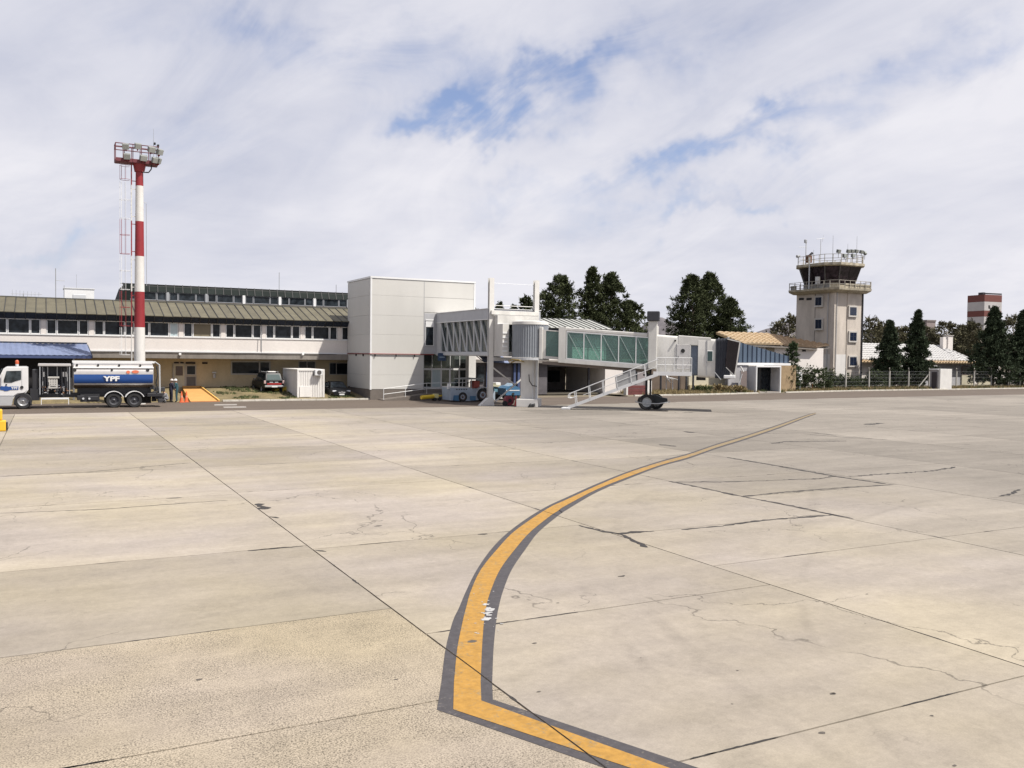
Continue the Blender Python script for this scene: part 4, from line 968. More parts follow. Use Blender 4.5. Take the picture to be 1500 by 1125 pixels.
# outer tunnel shell
jp('tunnel_roof', sh(MB().bbox(sL-0.05,sE,T-0.03,-T+0.03,topz-0.26,topz,0.06)), BRIDGEWHITE)
jp('tunnel_floor', sh(MB().bbox(sL-0.15,sE,T-0.03,-T+0.03,botz,botz+0.30,0.03)), BRIDGEWHITE)
jp('end_frame', sh(MB().box(sL-0.12,sL+0.42,T-0.05,T+0.15,botz+0.02,topz+0.02).box(sL-0.12,sL+0.42,-T-0.15,-T+0.05,botz+0.02,topz+0.02).box(sL-0.12,sL+0.42,T+0.15,-T-0.15,topz-0.2,topz+0.03)), BRIDGEWHITE)
jp('floor_rail', sh(MB().box(si0,sE,T+0.3,T+0.42,botz-0.22,botz-0.01).box(si0,sE,-T-0.42,-T-0.3,botz-0.22,botz-0.01)), mat('rail_brown',(0.20,0.16,0.13),0.7))
g0, g1 = JP(829.5,505,T)[0], JP(953,515,T)[0]
edges = [JP(q,505,T)[0] for q in (829.5,854.6,880,905.6,931,953)]
zg0, zg1 = botz+0.34, topz-0.30
for i,(a,c) in enumerate(zip(edges,edges[1:])):
    for ty, sgn in ((T,1),(-T,-1)):
        fr = jp('window_bay', sh(MB().box(a,a+0.07,ty-0.03,ty+0.03,zg0-0.04,zg1+0.04).box(a+0.07,c,ty-0.03,ty+0.03,zg0-0.04,zg0+0.05).box(a+0.07,c,ty-0.03,ty+0.03,zg1-0.05,zg1+0.04)), TRIM)
        jp('pane', sh(MB().box(a+0.07,c,ty-0.008,ty+0.008,zg0+0.05,zg1-0.05)), TEAL, fr)
        inn = ty-0.005*sgn
        jp('brace', sh(MB().bar((a+0.12,inn,zg1-0.06),(c-0.08,inn,zg0+0.05),0.055,0.04)), mat('brace_grey_green',(0.40,0.47,0.45),0.6), fr)
jp('inner_handrail', sh(MB().path([(si0,T+0.4,botz+1.3),(sE,T+0.4,botz+1.3)],0.035).path([(si0,-T-0.4,botz+1.3),(sE,-T-0.4,botz+1.3)],0.035).path([(si0,T+0.4,botz+1.15),(sE,T+0.4,botz+1.15)],0.02)), LIGHTSTEEL)
jp('inner_lining', sh(MB().box(sL,sE,T+0.1,-T-0.1,botz+0.30,botz+0.33)), mat('carpet_grey',(0.16,0.20,0.20),0.9))
# lift post with hood
s0_, zp = JP(950,470,T); s1_, _ = JP(963,470,T)
jp('lift_post', MB().bbox(s0_,s1_,T-0.15,T+0.55,botz+slope*s0_+0.05,zp,0.05).bbox(s0_,s1_,-T-0.55,-T+0.15,botz+slope*s0_+0.05,zp-0.3,0.05).box(s0_+0.1,s1_-0.1,T+0.5,-T-0.5,topz+slope*s0_,topz+slope*s0_+0.3), BRIDGEWHITE)
_, zh = JP(957,456,T)
jp('motor_hood', MB().bbox(s0_-0.10,s1_+0.16,T-0.28,T+0.6,zp-0.02,zh,0.06), mat('hood_dark',(0.035,0.036,0.045),0.5))
# cab
sc0 = s1_; sc1 = JP(1048,520,T)[0]
_, ct0 = JP(968,490,T); _, ct1 = JP(1048,497,T); _, cb0 = JP(968,549,T); _, cb1 = JP(1048,554,T)
def cz(s, lo): 
    t=(s-sc0)/(sc1-sc0); return (cb0+(cb1-cb0)*t) if lo else (ct0+(ct1-ct0)*t)
sA = JP(1012,520,T)[0]; sB = JP(1022.5,520,T)[0]
def ring(s, t0, t1, lo=0, hi=0, r=0.18):
    a, b = cz(s,1)+lo, cz(s,0)-hi; q=[]
    for (cy,cz_,st) in ((t1-r,a+r,-90),(t1-r,b-r,0),(t0+r,b-r,90),(t0+r,a+r,180)):
        for k in range(4): 
            an=math.radians(st+k*30); q.append((s,cy+math.cos(an)*r,cz_+math.sin(an)*r))
    return q
jp('cab_shell', MB().loft([ring(sc0,T,-T),ring(sA,T,-T)]), BRIDGEWHITE, smooth=35)
jp('rotating_drum', MB().loft([ring(sA,T+0.12,-T-0.12,0.1,0.05),ring(sB,T+0.12,-T-0.12,0.1,0.05)]), mat('drum_blue_grey',(0.12,0.15,0.20),0.5), smooth=35)
jp('drum_hood', MB().loft([ring(sA-0.9,T-0.01,-T+0.01,2.3,-0.07,0.05),ring(sB+0.9,T-0.01,-T+0.01,2.3,-0.09,0.05)]), BRIDGEWHITE)
jp('cab_head', MB().loft([ring(sB,T-0.02,-T+0.02),ring(sc1,T-0.02,-T+0.02)]), BRIDGEWHITE, smooth=35)
for q in (1035.5, ):
    s_ = JP(q,520,T)[0]; jp('head_seam', MB().box(s_-0.02,s_+0.02,T-0.05,T-0.015,cz(s_,1)+0.15,cz(s_,0)-0.1), GREYMETAL)
wa,wz1_ = JP(1036.5,514.5,T); wb,wz0_ = JP(1043.5,529,T)
w = jp('head_window', MB().bbox(wa-0.04,wb+0.04,T-0.07,T-0.021,wz0_-0.04,wz1_+0.04,0.02), TRIM); jp('pane', MB().box(wa,wb,T-0.085,T-0.071,wz0_,wz1_), mat('green_dark_glass',(0.05,0.09,0.09),0.1), w)
da,dz1_ = JP(991.5,504.5,T); db,dz0_ = JP(1010,541,T)
d = jp('service_door', MB().bbox(da,db,T-0.05,T-0.003,dz0_,dz1_,0.015), mat('door_white',(0.62,0.60,0.58),0.5))
cs,czz = JP(1000.3,514,T); jp('porthole', MB().tube((cs,T-0.07,czz),(cs,T-0.051,czz),0.15,20), BLACK, d)
jp('door_handle', MB().bbox(da+0.06,da+0.16,T-0.10,T-0.051,dz0_+0.85,dz0_+0.92), BLACK, d)
jp('door_seams', MB().box(da-0.03,da-0.002,T-0.02,T-0.004,dz0_,dz1_+0.03).box(db+0.002,db+0.03,T-0.02,T-0.004,dz0_,dz1_+0.03), GREYMETAL)
lx_,lz_ = JP(989,499,T); jp('door_lamp', MB().tube((lx_,T-0.12,lz_),(lx_,T-0.01,lz_),0.07,10), BLACK)
# bellows: folded dark canopy turning towards the camera
th = math.radians(-18)
def bel(k, n=9):
    pass
sb1 = JP(1067,520,T)[0]
nfold = 8
for i in range(nfold):
    a = sc1+(sb1-sc1)*i/nfold; b = sc1+(sb1-sc1)*(i+1)/nfold; mid=(a+b)/2
    f = i/nfold
    def r2(s,ex,f): 
        q = ring(sc1, T-0.02-ex-0.15*f, -T+0.02+ex-0.1*f, -0.05*f, -0.08*f-ex*0.5, 0.12); return [(s+0.10*(-(z-4.5))*f*0.8, y, z) for (_,y,z) in q]
    jp('bellows_fold', MB().loft([r2(a,0.0,f),r2(mid,0.07,f),r2(b,0.0,f+1/nfold)]), BELLOWS)
# canopy mouth frame: tilted rectangular frame
mx0 = sb1-0.02; mx1 = JP(1084,500,T)[0]
_, mzt = JP(1070,494.5,T-0.2); _, mzb = JP(1065,553,T-0.2)
def frame_at(s, t0, t1, z0, z1, w=0.09, d=0.10, lean=-0.13):
    f = lambda t,z: (s+lean*(z-4.5), t, z)
    m = MB(); c = [f(t0,z0),f(t0,z1),f(t1,z1),f(t1,z0)]
    for a,b in zip(c,c[1:]+c[:1]): m.bar(a,b,w,d,up=(1,0,0))
    return m
jp('mouth_frame', frame_at(sb1+0.10,T-0.22,-T+0.05,mzb,mzt), BRIDGEWHITE)
# side gusset reaching forward, dark inside
m = MB(); s9 = sb1+0.12
P_ = lambda px,py,t: (lambda q:(q[0],t,q[1]))(JP(px,py,t))
tN = T-0.3
m.add([P_(1067,497,tN),P_(1084.5,502,tN),P_(1077,555,tN),P_(1063,538,tN)],[(0,1,2,3)])
for k in range(1,1): pass
jp('canopy_side', MB().prism([P_(1066.5,497,tN),P_(1083.5,501.5,tN),P_(1075.5,549,tN),P_(1062.5,536,tN)],(0,0.04,0)), BELLOWBROWN)
fm_ = MB()
for k in range(1,8):
    t = k/8; a = Vector(P_(1066.5+17*t,497+4.5*t,tN-0.02)); b = Vector(P_(1062.5+13*t,536+13*t,tN-0.02)); fm_.bar(a,b,0.03,0.03)
jp('canopy_pleats', fm_, BLACK)
jp('canopy_edge', MB().bar(P_(1084,501,tN),P_(1076.5,551,tN),0.09,0.09).bar(P_(1065.5,496.5,tN),P_(1084,501,tN),0.08,0.08).bar(P_(1063.5,538,tN),P_(1077,551,tN),0.05,0.05), BRIDGEWHITE)
jp('canopy_top', MB().prism([P_(1066.5,496,tN),P_(1083.5,500.5,tN),P_(1083.5,500,1.2),P_(1066.5,496,1.2)][:2]+[(P_(1083.5,500.5,tN)[0],1.3,P_(1083.5,500.5,tN)[2]),(P_(1066.5,496,tN)[0],1.3,P_(1066.5,496,tN)[2])],(0,0,0.04)), BELLOWS)
jp('canopy_far_side', MB().prism([(P_(1066.5,497,tN)[0],1.3,P_(1066.5,497,tN)[2]),(P_(1083.5,501.5,tN)[0],1.3,P_(1083.5,501.5,tN)[2]),(P_(1075.5,549,tN)[0],1.3,P_(1075.5,549,tN)[2]),(P_(1062.5,536,tN)[0],1.3,P_(1062.5,536,tN)[2])],(0,0.04,0)), BELLOWS)
bs, bzz = JP(1060,552,tN); be,_ = JP(1077,554,tN)
jp('bumper', MB().bbox(bs,be,tN-0.15,1.4,bzz-0.12,bzz+0.12,0.05), TRIM)
jp('bumper_brace', MB().bar(P_(1047,545,tN),P_(1056,556,tN),0.06), LIGHTSTEEL)
# platform with railing and service stair
pT = T-1.25
sp0, zp0 = JP(957,547,pT); sp1, zp1 = JP(1013,550,pT)
jp('platform', MB().box(sp0,sp1,pT,T-0.06,zp0-0.14,zp0), BRIDGEWHITE)
jp('platform_kick', MB().box(sp0,sp1,pT-0.03,pT,zp0-0.14,zp0+0.14).box(sp1,sp1+0.03,pT,T-0.06,zp0-0.14,zp0+0.14), TRIM)
rail = MB()
hgt = 1.15
for lv in (1.0,0.55): rail.path([(sp0+0.2,pT,zp0+hgt*lv),(sp1,pT,zp0+hgt*lv),(sp1,T-0.1,zp0+hgt*lv)],0.028,6)
jp('platform_rail', rail, TRIM)
for k in range(5):
    s = sp0+0.25+(sp1-sp0-0.25)*k/4; jp('rail_post', MB().bar((s,pT,zp0),(s,pT,zp0+hgt),0.05), TRIM)
ms = MB()
for k in range(26): s = sp0+0.3+(sp1-sp0-0.3)*k/25; ms.tube((s,pT+0.01,zp0),(s,pT+0.01,zp0+hgt),0.006,4)
jp('rail_mesh', ms, TRIM, kind='stuff')
# stair: falls from the platform back towards the rotunda
ss1, sz1b = sp0+0.3, zp0-0.02
s_bot, zb_ = JP(832,597.5,pT-0.1)
zb_ = 0.03; 
stl = MB()
for t in (pT-0.02, pT+0.85):
    stl.bar((ss1,t,sz1b-0.05),(s_bot,t,zb_+0.12),0.05,0.22)
jp('stair_stringer', stl, TRIM)
for k in range(15):
    f = (k+0.5)/15; s = s_bot+(ss1-s_bot)*f; z = zb_+0.12+(sz1b-zb_-0.12)*f
    jp('stair_tread', MB().box(s-0.13,s+0.13,pT,pT+0.83,z-0.015,z+0.015), LIGHTSTEEL)
for t in (pT-0.02, pT+0.85):
    a = Vector((ss1,t,sz1b+1.05)); b = Vector((s_bot+0.1,t,zb_+1.15)); dd = (a-b)
    hr_ = MB().path([a,b,b-dd.normalized()*0.12+Vector((0,0,-0.08)),b-dd.normalized()*0.12+Vector((0,0,-0.26)),b+Vector((0.1,0,-0.34)),b+Vector((0.45,0,-0.22))],0.032,6)
    hr_.path([a+Vector((0,0,-0.5)),b+Vector((1.0,0,0.03))+Vector((0,0,-0.12))],0.02,6)
    jp('stair_handrail', hr_, TRIM)
    for k in range(6):
        f = (k+0.35)/6.3; q = b+(a-b)*f; foot = Vector((q.x+0.12,t,q.z-1.05+0.02)); jp('stair_post', MB().bar(q,foot,0.05), TRIM)
    f0,f1 = 0.52,0.74; q0=b+(a-b)*f0; q1=b+(a-b)*f1
    jp('stair_mesh_panel', MB().prism([q0+Vector((0,0.01,-0.1)),q1+Vector((0,0.01,-0.1)),q1+Vector((0.1,0.01,-0.9)),q0+Vector((0.1,0.01,-0.9))],(0,0.01,0)), mat('mesh_grey',(0.45,0.45,0.44),0.7))
jp('stair_foot', MB().bbox(s_bot-0.5,s_bot+0.15,pT-0.1,pT+0.9,0.0,0.14,0.02), TRIM)
# bogie
gw1 = G(943,600)
sw = (gw1-JO).dot(jx); tw = (gw1-JO).dot(jy)
jp('lift_leg', MB().tube((sw+0.15,-0.1,1.1),(sw+0.15,-0.1,botz+slope*sw),0.09,10).tube((sw+0.45,-0.1,1.0),(sw+0.45,-0.1,botz+slope*sw),0.07,10).bar((sw-0.1,-0.1,2.6),(sw+0.8,-0.1,2.6),0.15), BLACKMETAL)
# wheel carriage as its own frame turned a little
bc = Vector((sw+0.55,-0.1,0))
def wheel_mesh(r, w, n=28):
    ty = MB().lathe([(-w/2,r*0.62),(-w/2,r*0.92),(-w*0.36,r),(w*0.36,r),(w/2,r*0.92),(w/2,r*0.62)],(0,0,0),(0,1,0),n,closed=True)
    rim = MB().lathe([(-w*0.42,0.02),(-w*0.30,r*0.18),(-w*0.22,r*0.30),(-w*0.20,r*0.45),(-w*0.44,r*0.60),(-w*0.44,r*0.66),(w*0.44,r*0.66),(w*0.44,r*0.60),(w*0.2,r*0.4),(w*0.3,0.02)],(0,0,0),(0,1,0),n)
    nut = MB()
    for k in range(8):
        a = 6.283*k/8; nut.tube((math.cos(a)*r*0.26,-w*0.36,math.sin(a)*r*0.26),(math.cos(a)*r*0.26,-w*0.22,math.sin(a)*r*0.26),r*0.035,6)
    return ty, rim.add(nut.v, nut.f)
def wheel(parent, c, r, w, rimmat=GREYMETAL, rot=0.0, name='wheel'):
    ty, rim = wheel_mesh(r,w); R = Matrix.Rotation(rot,3,'Z')
    for m in (ty,rim):
        for v in m.v: v[:] = R@v + Vector(c)
    t = part(name, ty, BLACK, parent, world=False, smooth=35)
    part('rim', rim, rimmat, t, world=False, smooth=35)
    return t
wrot = 0.25
WRIM = mat('wheel_pale',(0.55,0.57,0.57),0.5)
wheel(bridge,(bc.x-0.35,-0.75,0.58),0.58,0.36,WRIM,wrot)
wheel(bridge,(bc.x+0.30,0.55,0.58),0.58,0.36,WRIM,wrot)
hood = [(-1.05,0.62),(-0.95,0.90),(-0.5,0.98),(-0.15,1.10),(0.35,1.10),(0.75,0.92),(1.15,0.86),(1.2,0.62),(0.8,0.42),(-0.8,0.42)]
jp('carriage_hood', MB().prism([(bc.x+a,-0.42,z) for a,z in hood],(0,0.75,0)), mat('hood_black',(0.018,0.022,0.026),0.6))
jp('safety_hoop', MB().path([(bc.x-1.1,-1.15,0.60),(bc.x-0.6,-1.25,0.52),(bc.x+0.5,-1.2,0.50),(bc.x+1.25,-1.0,0.62),(bc.x+1.35,-0.3,0.62)],0.04,6).path([(bc.x-1.1,-1.15,0.60),(bc.x-1.15,-0.3,0.62)],0.04,6), LIGHTSTEEL)
jp('underside_box', MB().bbox(JP(1020,556,T)[0],JP(1034,556,T)[0],-0.4,0.4,cz(sB,1)-0.25,cz(sB,1)+0.02), BLACKMETAL)

# ------------------------------------------------------------------ arrivals wing behind the bridge
wing = thing('arrivals_wing', 'low terminal wing behind the jet bridge with pale ribbed roof and open porch', 'building', (50,80,0))
w0, w1 = 34.5, PB(897,483,79.3)[0]
tz = PB(790,462,83.9)[1]
n = 0
ROOFPALE = mat('pale_roof_panel',(0.45,0.455,0.42),0.5,var=0.2,tint=0.07)
edge0 = PB(789,480,79.25)[0]; pwid = (w1-edge0)/13.0
s = w1-pwid
while s > w0:
    e = s+pwid-0.05
    part('roof_panel', MB().panel((s,79.25,6.85),(e,79.25,6.85),(e,83.9,8.0),(s,83.9,8.0),0.05), ROOFPALE, wing)
    s -= pwid
m = MB(); s = w1-pwid
while s > w0: m.bar((s-0.03,79.22,6.86),(s-0.03,83.9,8.04),0.07,0.10); s -= pwid
m.bar((w1,79.22,6.86),(w1,83.9,8.04),0.07,0.1)
part('roof_ribs', m, mat('rib_dark',(0.07,0.07,0.065),0.6), wing, kind='stuff')
part('roof_deck', MB().prism([(w0,79.35,6.78),(w0,83.9,7.93),(w0,83.9,6.5),(w0,79.9,6.4)],(w1-w0-0.1,0,0)).box(w0,w1-0.1,83.91,92,6.5,7.9), SEAM, wing)
part('fascia', MB().box(w0,w1-0.05,79.4,79.55,5.9,6.75), SLATE, wing)
part('upper_wall', MB().box(w0,w1-0.4,79.9,91,3.5,6.4), WHITE_WALL, wing)
xP1 = PB(885,560,79.5)[0]; xP0 = 36.5
zP1 = PB(860,534,79.5)[1]
part('porch_slab', MB().box(xP0,PB(911,560,79.5)[0],78.8,91,3.2,3.49), BROWNGREY, wing)
part('porch_back_wall', MB().box(xP0,xP1,87.5,87.7,0.05,3.2), mat('porch_wall',(0.14,0.125,0.12),0.9,var=0.35), wing)
part('porch_floor', MB().box(xP0,xP1,79.6,87.5,-0.03,0.12), mat('porch_floor',(0.12,0.105,0.08),0.9), wing)
for px in (862,884,800):
    a = PB(px,560,79.8)[0]; part('porch_post', MB().box(a-0.09,a+0.09,79.7,79.88,0.05,3.2), BLACKMETAL, wing)
part('porch_beam', MB().box(xP0,xP1,79.7,79.85,2.85,3.19), BLACKMETAL, wing)
a0 = PB(855,545,86)[0]; a1 = PB(878,545,86)[0]; part('roller_door', MB().box(a0,a1,87.3,87.45,0.12,2.9), mat('roller_grey',(0.22,0.21,0.20),0.6), wing)
for px in (806,817,846): 
    a = PB(px,550,87)[0]; part('porch_window', MB().box(a-0.5,a+0.5,87.4,87.48,1.0,2.3), DGLASS, wing)
# end bay: white pier, window and red base
e0 = PB(886,560,79)[0]; e1 = PB(912,560,79)[0]; e2 = PB(948,560,79)[0]
part('white_pier', MB().box(e0+0.02,e1,79.0,87,0.0,3.19), WHITE_WALL, wing)
part('end_wall', MB().box(e1+0.02,e2,79.3,87,0.0,3.19), mat('lilac_wall',(0.30,0.27,0.27),0.85,var=0.2), wing)
rb0 = PB(913,575,76.0)[0]; rb1 = PB(940,572,76.0)[0]+1.0
part('end_roof', MB().box(e1-0.3,e2+0.3,78.9,87.2,3.5,3.7), BROWNGREY, wing)
for px0,px1 in ((914,921),(923,934)):
    window(wing, PB(px0,550,79.2)[0], PB(px1,550,79.2)[0], 1.1, 2.9, 79.2, 0.05, mat('dark_frame',(0.1,0.09,0.09),0.6))
rbw = thing('red_wall', 'low red painted wall standing behind the bridge wheels', 'wall', (rb0,75.4,0))
for k in range(3):
    part('wall_course', MB().bbox(rb0,rb1-1.0,75.2,75.6,0.02+0.34*k,0.02+0.34*k+0.31,0.02), REDBRICK, rbw)
part('end_pier', MB().bbox(rb0-0.22,rb0-0.01,75.15,75.65,0,1.05,0.01), WHITE, rbw)
part('end_pier', MB().bbox(rb1-0.99,rb1-0.3,75.2,75.7,0,1.5,0.01), WHITE, rbw)

# ------------------------------------------------------------------ low walls, dark posts, dishes behind the cab
lw = thing('cream_wall', 'low cream wall with dry grass before it behind the bridge cab', 'wall', (62,80,0))
w0_,_ = PB(1009,560,80); w1_,_ = PB(1062,560,80); w2_=PB(975,560,80)[0]
part('wall_upper', MB().box(w0_,w1_,80.0,80.3,0.75,1.9), CREAM, lw); part('wall_lower', MB().box(w0_-0.1,w1_+0.3,79.7,79.98,0.0,0.85), mat('cream_low',(0.46,0.38,0.22),0.9,var=0.2), lw)
pw_ = thing('brown_panel_wall', 'brown panelled wall behind the dark posts beyond the kerb', 'wall', (60,83,0))
for k in range(4):
    a = PB(952,560,83)[0]; c = PB(1012,560,83)[0]; d_=(c-a)/4; part('panel', MB().bbox(a+k*d_,a+(k+1)*d_-0.04,83,83.15,0,2.9,0.01), mat('brown_panel',(0.16,0.12,0.09),0.9,var=0.25,tint=0.1), pw_)
for px,lab in ((968.5,'dark steel post nearest the bridge wheels'),(995,'dark steel post second from the bridge wheels'),(1006,'dark steel post third from the bridge wheels'),(1016,'dark steel post furthest right under the bridge cab')):
    g = Vector((PB(px,560,79.0)[0],79.0,0)); single('steel_post', MB().box(g.x-0.08,g.x+0.08,g.y,g.y+0.16,0,PB(px,549,79.0)[1]), BLACKMETAL, lab, 'post', 'dark posts under the bridge cab', loc=(g.x,g.y,0))
def dish(px,py,b,r,tilt,label):
    x,z = PB(px,py,b); t = thing('satellite_dish', label, 'satellite dish', (x,b,0))
    m = MB().lathe([(0.0,0.0),(0.03,r*0.4),(0.10,r*0.8),(0.18,r),(0.20,r),(0.12,r*0.8),(0.05,r*0.4),(0.03,0.0)],(0,0,0),(0,0,1),24)
    R = Matrix.Rotation(tilt[0],3,'X')@Matrix.Rotation(tilt[1],3,'Y')
    for v in m.v: v[:] = R@v+Vector((x,b,z))
    part('reflector', m, TRIM, t, smooth=35); part('stand', MB().tube((x,b,0),(x,b,z),0.05,8), LIGHTSTEEL, t)
dish(976,554.5,80.5,0.62,(0.9,0.7),'tilted white dish on a post under the bridge cab')
dish(985.5,556.5,80.5,0.6,(0.15,0.2),'flat lying white dish on a post under the bridge cab')

# ------------------------------------------------------------------ house with ochre tiles, blue wedge, white gateway
def tiled_roof(name, root, p0, p1, q1, q0, m, step=0.42, r=0.12):
    """p0-p1 eave, q0-q1 ridge; rows of rounded tiles running from eave to ridge in overlapping courses"""
    p0,p1,q0,q1 = map(Vector,(p0,p1,q0,q1)); mb = MB(); n = max(3,int((p1-p0).length/step))
    L_ = ((q0-p0).length+(q1-p1).length)/2; rows = max(2,int(L_/0.85)); nrm = (p1-p0).cross(q0-p0).normalized()
    for i in range(n):
        for k in range(rows):
            def pt(u,v): 
                a = p0+(p1-p0)*u; b = q0+(q1-q0)*u; return a+(b-a)*v
            u0,u1 = i/n,(i+1)/n; v0,v1 = k/rows,(k+1)/rows+0.01; jj = random.uniform(-0.015,0.015)
            ring0=[];ring1=[]
            for j in range(5):
                t=j/4; h = math.sin(math.pi*t)*r
                ring0.append(pt(u0+(u1-u0)*t,v0)+nrm*(h+0.13+jj)); ring1.append(pt(u0+(u1-u0)*t,min(v1,1))+nrm*(h*0.92+0.01+jj))
            mb.add(ring0+ring1,[(j,j+1,6+j,5+j) for j in range(4)]); 
            base=[pt(u0,v0)+nrm*0.0,pt(u1,v0)+nrm*0.0]; mb.add(ring0+base,[(0,1,2,3,4,6,5)])
    return part(name, mb, m, root, kind='stuff')
hs_ = thing('ochre_roof_house', 'white house with ochre barrel tile roof beside the control tower', 'house', (78,84,0))
hb = 84.0
hx0, _ = PB(1066,504,hb); hx1,_ = PB(1160,503,hb); hx2,_=PB(1196,508,hb)
ez = PB(1120,505,hb)[1]; 
rx0,rz0 = PB(1050,487,hb+6.5)
rx1,rz1 = PB(1118,488,hb+6.5); rx2,rz2 = PB(1150,491,hb+6.5)
lx0 = PB(1092,503.5,hb)[0]
tiled_roof('ochre_tiles', hs_, (lx0,hb,ez),(hx1-1.5,hb,ez),(rx1+1.0,hb+6.5,rz0+0.0),(rx0,hb+6.5,rz0+0.0), TILEYEL, 0.62, 0.19)
tiled_roof('brown_tiles', hs_, (hx1-1.4,hb,ez-0.05),(hx2,hb,ez-0.3),(rx1+12.5,hb+6.5,rz0-1.4),(rx1+1.1,hb+6.5,rz0-0.05), TILEBROWN, 0.62, 0.17)
part('roof_deck', MB().add([(lx0+0.1,hb+0.05,ez-0.02),(hx2,hb+0.05,ez-0.32),(rx1+12.5,hb+6.5,rz0-1.45),(rx1+1,hb+6.5,rz0-0.08),(rx0+0.1,hb+6.5,rz0-0.05),
      (lx0+0.1,hb+0.05,ez-0.2),(hx2,hb+0.05,ez-0.5),(rx1+12.5,hb+6.5,rz0-1.7),(rx1+1,hb+6.5,rz0-0.3),(rx0+0.1,hb+6.5,rz0-0.3)],[(0,1,3,4),(1,2,3),(5,9,8,6),(6,8,7),(0,5,6,1),(4,9,5,0)]), BROWNGREY, hs_)
part('wall', MB().box(lx0-2.5,hx2+2.0,hb+0.7,hb+7,0,ez-0.28), WHITE_WALL, hs_)
part('verge_board', MB().bar((rx0-0.1,hb+6.5,rz0-0.1),(lx0-0.1,hb-0.05,ez-0.05),0.06,0.28), mat('verge_tan',(0.35,0.25,0.13),0.8), hs_)
q0 = PB(1128,508,hb)[0]; q1 = PB(1140,508,hb)[0]
part('window', MB().box(q0,q1,hb+0.62,hb+0.69,ez-1.6,ez-0.35), mat('tan_blind',(0.30,0.25,0.17),0.8), hs_)
q0 = PB(1181,512,hb)[0]; part('wall_vent', MB().box(q0,q0+0.6,hb+0.64,hb+0.69,ez-0.75,ez-0.5), DARK, hs_)
# blue wedge
wd = thing('blue_wedge_porch', 'blue ribbed metal wedge over grey walls with a white framed doorway', 'porch', (74,77.5,0))
wb = 78.3
xl, zl1 = PB(1082,501,wb); xr, zr_ = PB(1155,522,wb); zlow = PB(1120,531.5,wb)[1]
nr = 11; dxw = (xr-xl)/nr
for i in range(-2,nr):
    a = xl+i*dxw; c = a+dxw-0.06; f0=(a-xl)/(xr-xl); f1=(c-xl)/(xr-xl)
    za = zl1+(zr_-zl1)*f0; zc_ = zl1+(zr_-zl1)*f1
    part('blue_panel', MB().prism([(a,wb,zlow),(c,wb,zlow),(c,wb,zc_),(a,wb,za)],(0,0.06,0)), BLUEPANEL, wd)
m = MB()
for i in range(-2,nr+1):
    a = xl+i*dxw-0.03; z = zl1+(zr_-zl1)*((a-xl)/(xr-xl)); m.box(a-0.05,a+0.05,wb-0.07,wb+0.02,zlow,z+0.05)
part('panel_ribs', m, NAVY, wd, kind='stuff')
part('wedge_roof', MB().add([(xl-2*dxw,wb+0.03,zl1+2*dxw*(zl1-zr_)/(xr-xl)),(xr,wb+0.03,zr_),(xr,wb+6,zr_),(xl-2*dxw,wb+6,zl1+2*dxw*(zl1-zr_)/(xr-xl))],[(0,1,2,3)]), SLATE, wd)
part('eave_trim', MB().box(xl-2*dxw,xr+0.15,wb-0.25,wb-0.02,zlow-0.28,zlow-0.02), TRIM, wd)
gx0, gx1 = G(1106,576).x, G(1141,575.5).x; gy = 76.9
gzt = PB(1123,536,gy)[1]
pd_ = PA(1128,560,gx1-0.12)[0]
part('side_wall', MB().box(PB(1066,560,wb)[0],gx0+0.1,wb-0.1,wb+0.1,0,zlow-0.3), mat('grey_lilac',(0.42,0.41,0.42),0.85,var=0.12), wd)
part('door_frame', MB().bbox(gx0,gx0+0.16,gy-0.1,gy+0.15,0,gzt,0.03).bbox(gx1-0.16,gx1,gy-0.1,gy+0.15,0,gzt,0.03).bbox(gx0+0.08,gx1-0.08,gy-0.1,gy+0.15,gzt-0.16,gzt+0.02,0.03), TRIM, wd)
part('porch_ceiling', MB().box(gx0+0.02,gx1-0.02,gy+0.16,pd_,gzt-0.12,gzt-0.02), WHITE, wd)
part('porch_wall', MB().box(gx0+0.02,gx0+0.10,gy+0.16,pd_,0,gzt-0.13), mat('pale_grey_wall',(0.55,0.55,0.56),0.8), wd)
part('porch_side', MB().box(gx1-0.12,gx1-0.02,gy+0.16,pd_,0,gzt-0.13), mat('pale_grey_wall',(0.55,0.55,0.56),0.8), wd)
part('porch_floor', MB().box(gx0+0.16,gx1-0.16,gy-0.1,pd_,-0.03,0.16), mat('porch_concrete',(0.40,0.36,0.32),0.9), wd)
dw0, dw1 = gx0+0.12, gx1-0.14
dd = part('glazed_door', MB().box(dw0,dw1,pd_-0.1,pd_,0.16,0.26).box(dw0,dw1,pd_-0.1,pd_,gzt-0.24,gzt-0.13).box(dw0,dw0+0.06,pd_-0.1,pd_,0.26,gzt-0.24).box((dw0+dw1)/2-0.04,(dw0+dw1)/2+0.04,pd_-0.1,pd_,0.26,gzt-0.24).box(dw1-0.06,dw1,pd_-0.1,pd_,0.26,gzt-0.24), mat('dark_door_frame',(0.05,0.055,0.06),0.5), wd)
part('door_glass', MB().box(dw0,dw1,pd_-0.07,pd_-0.04,0.26,gzt-0.24), DGLASS, dd)
cb_ = MB()
for k in range(6):
    a = dw0+0.2+(dw1-dw0-0.35)*k/6; cb_.box(a,a+0.16,pd_-0.03,pd_-0.01,0.4,gzt-0.3)
part('curtains', cb_, mat('curtain_olive',(0.24,0.25,0.19),0.9), dd)
part('tan_wall', MB().box(gx1,PB(1165,560,79.5)[0],79.4,79.6,0,zlow-0.3), mat('tan_wall',(0.36,0.26,0.15),0.9,var=0.2), wd)
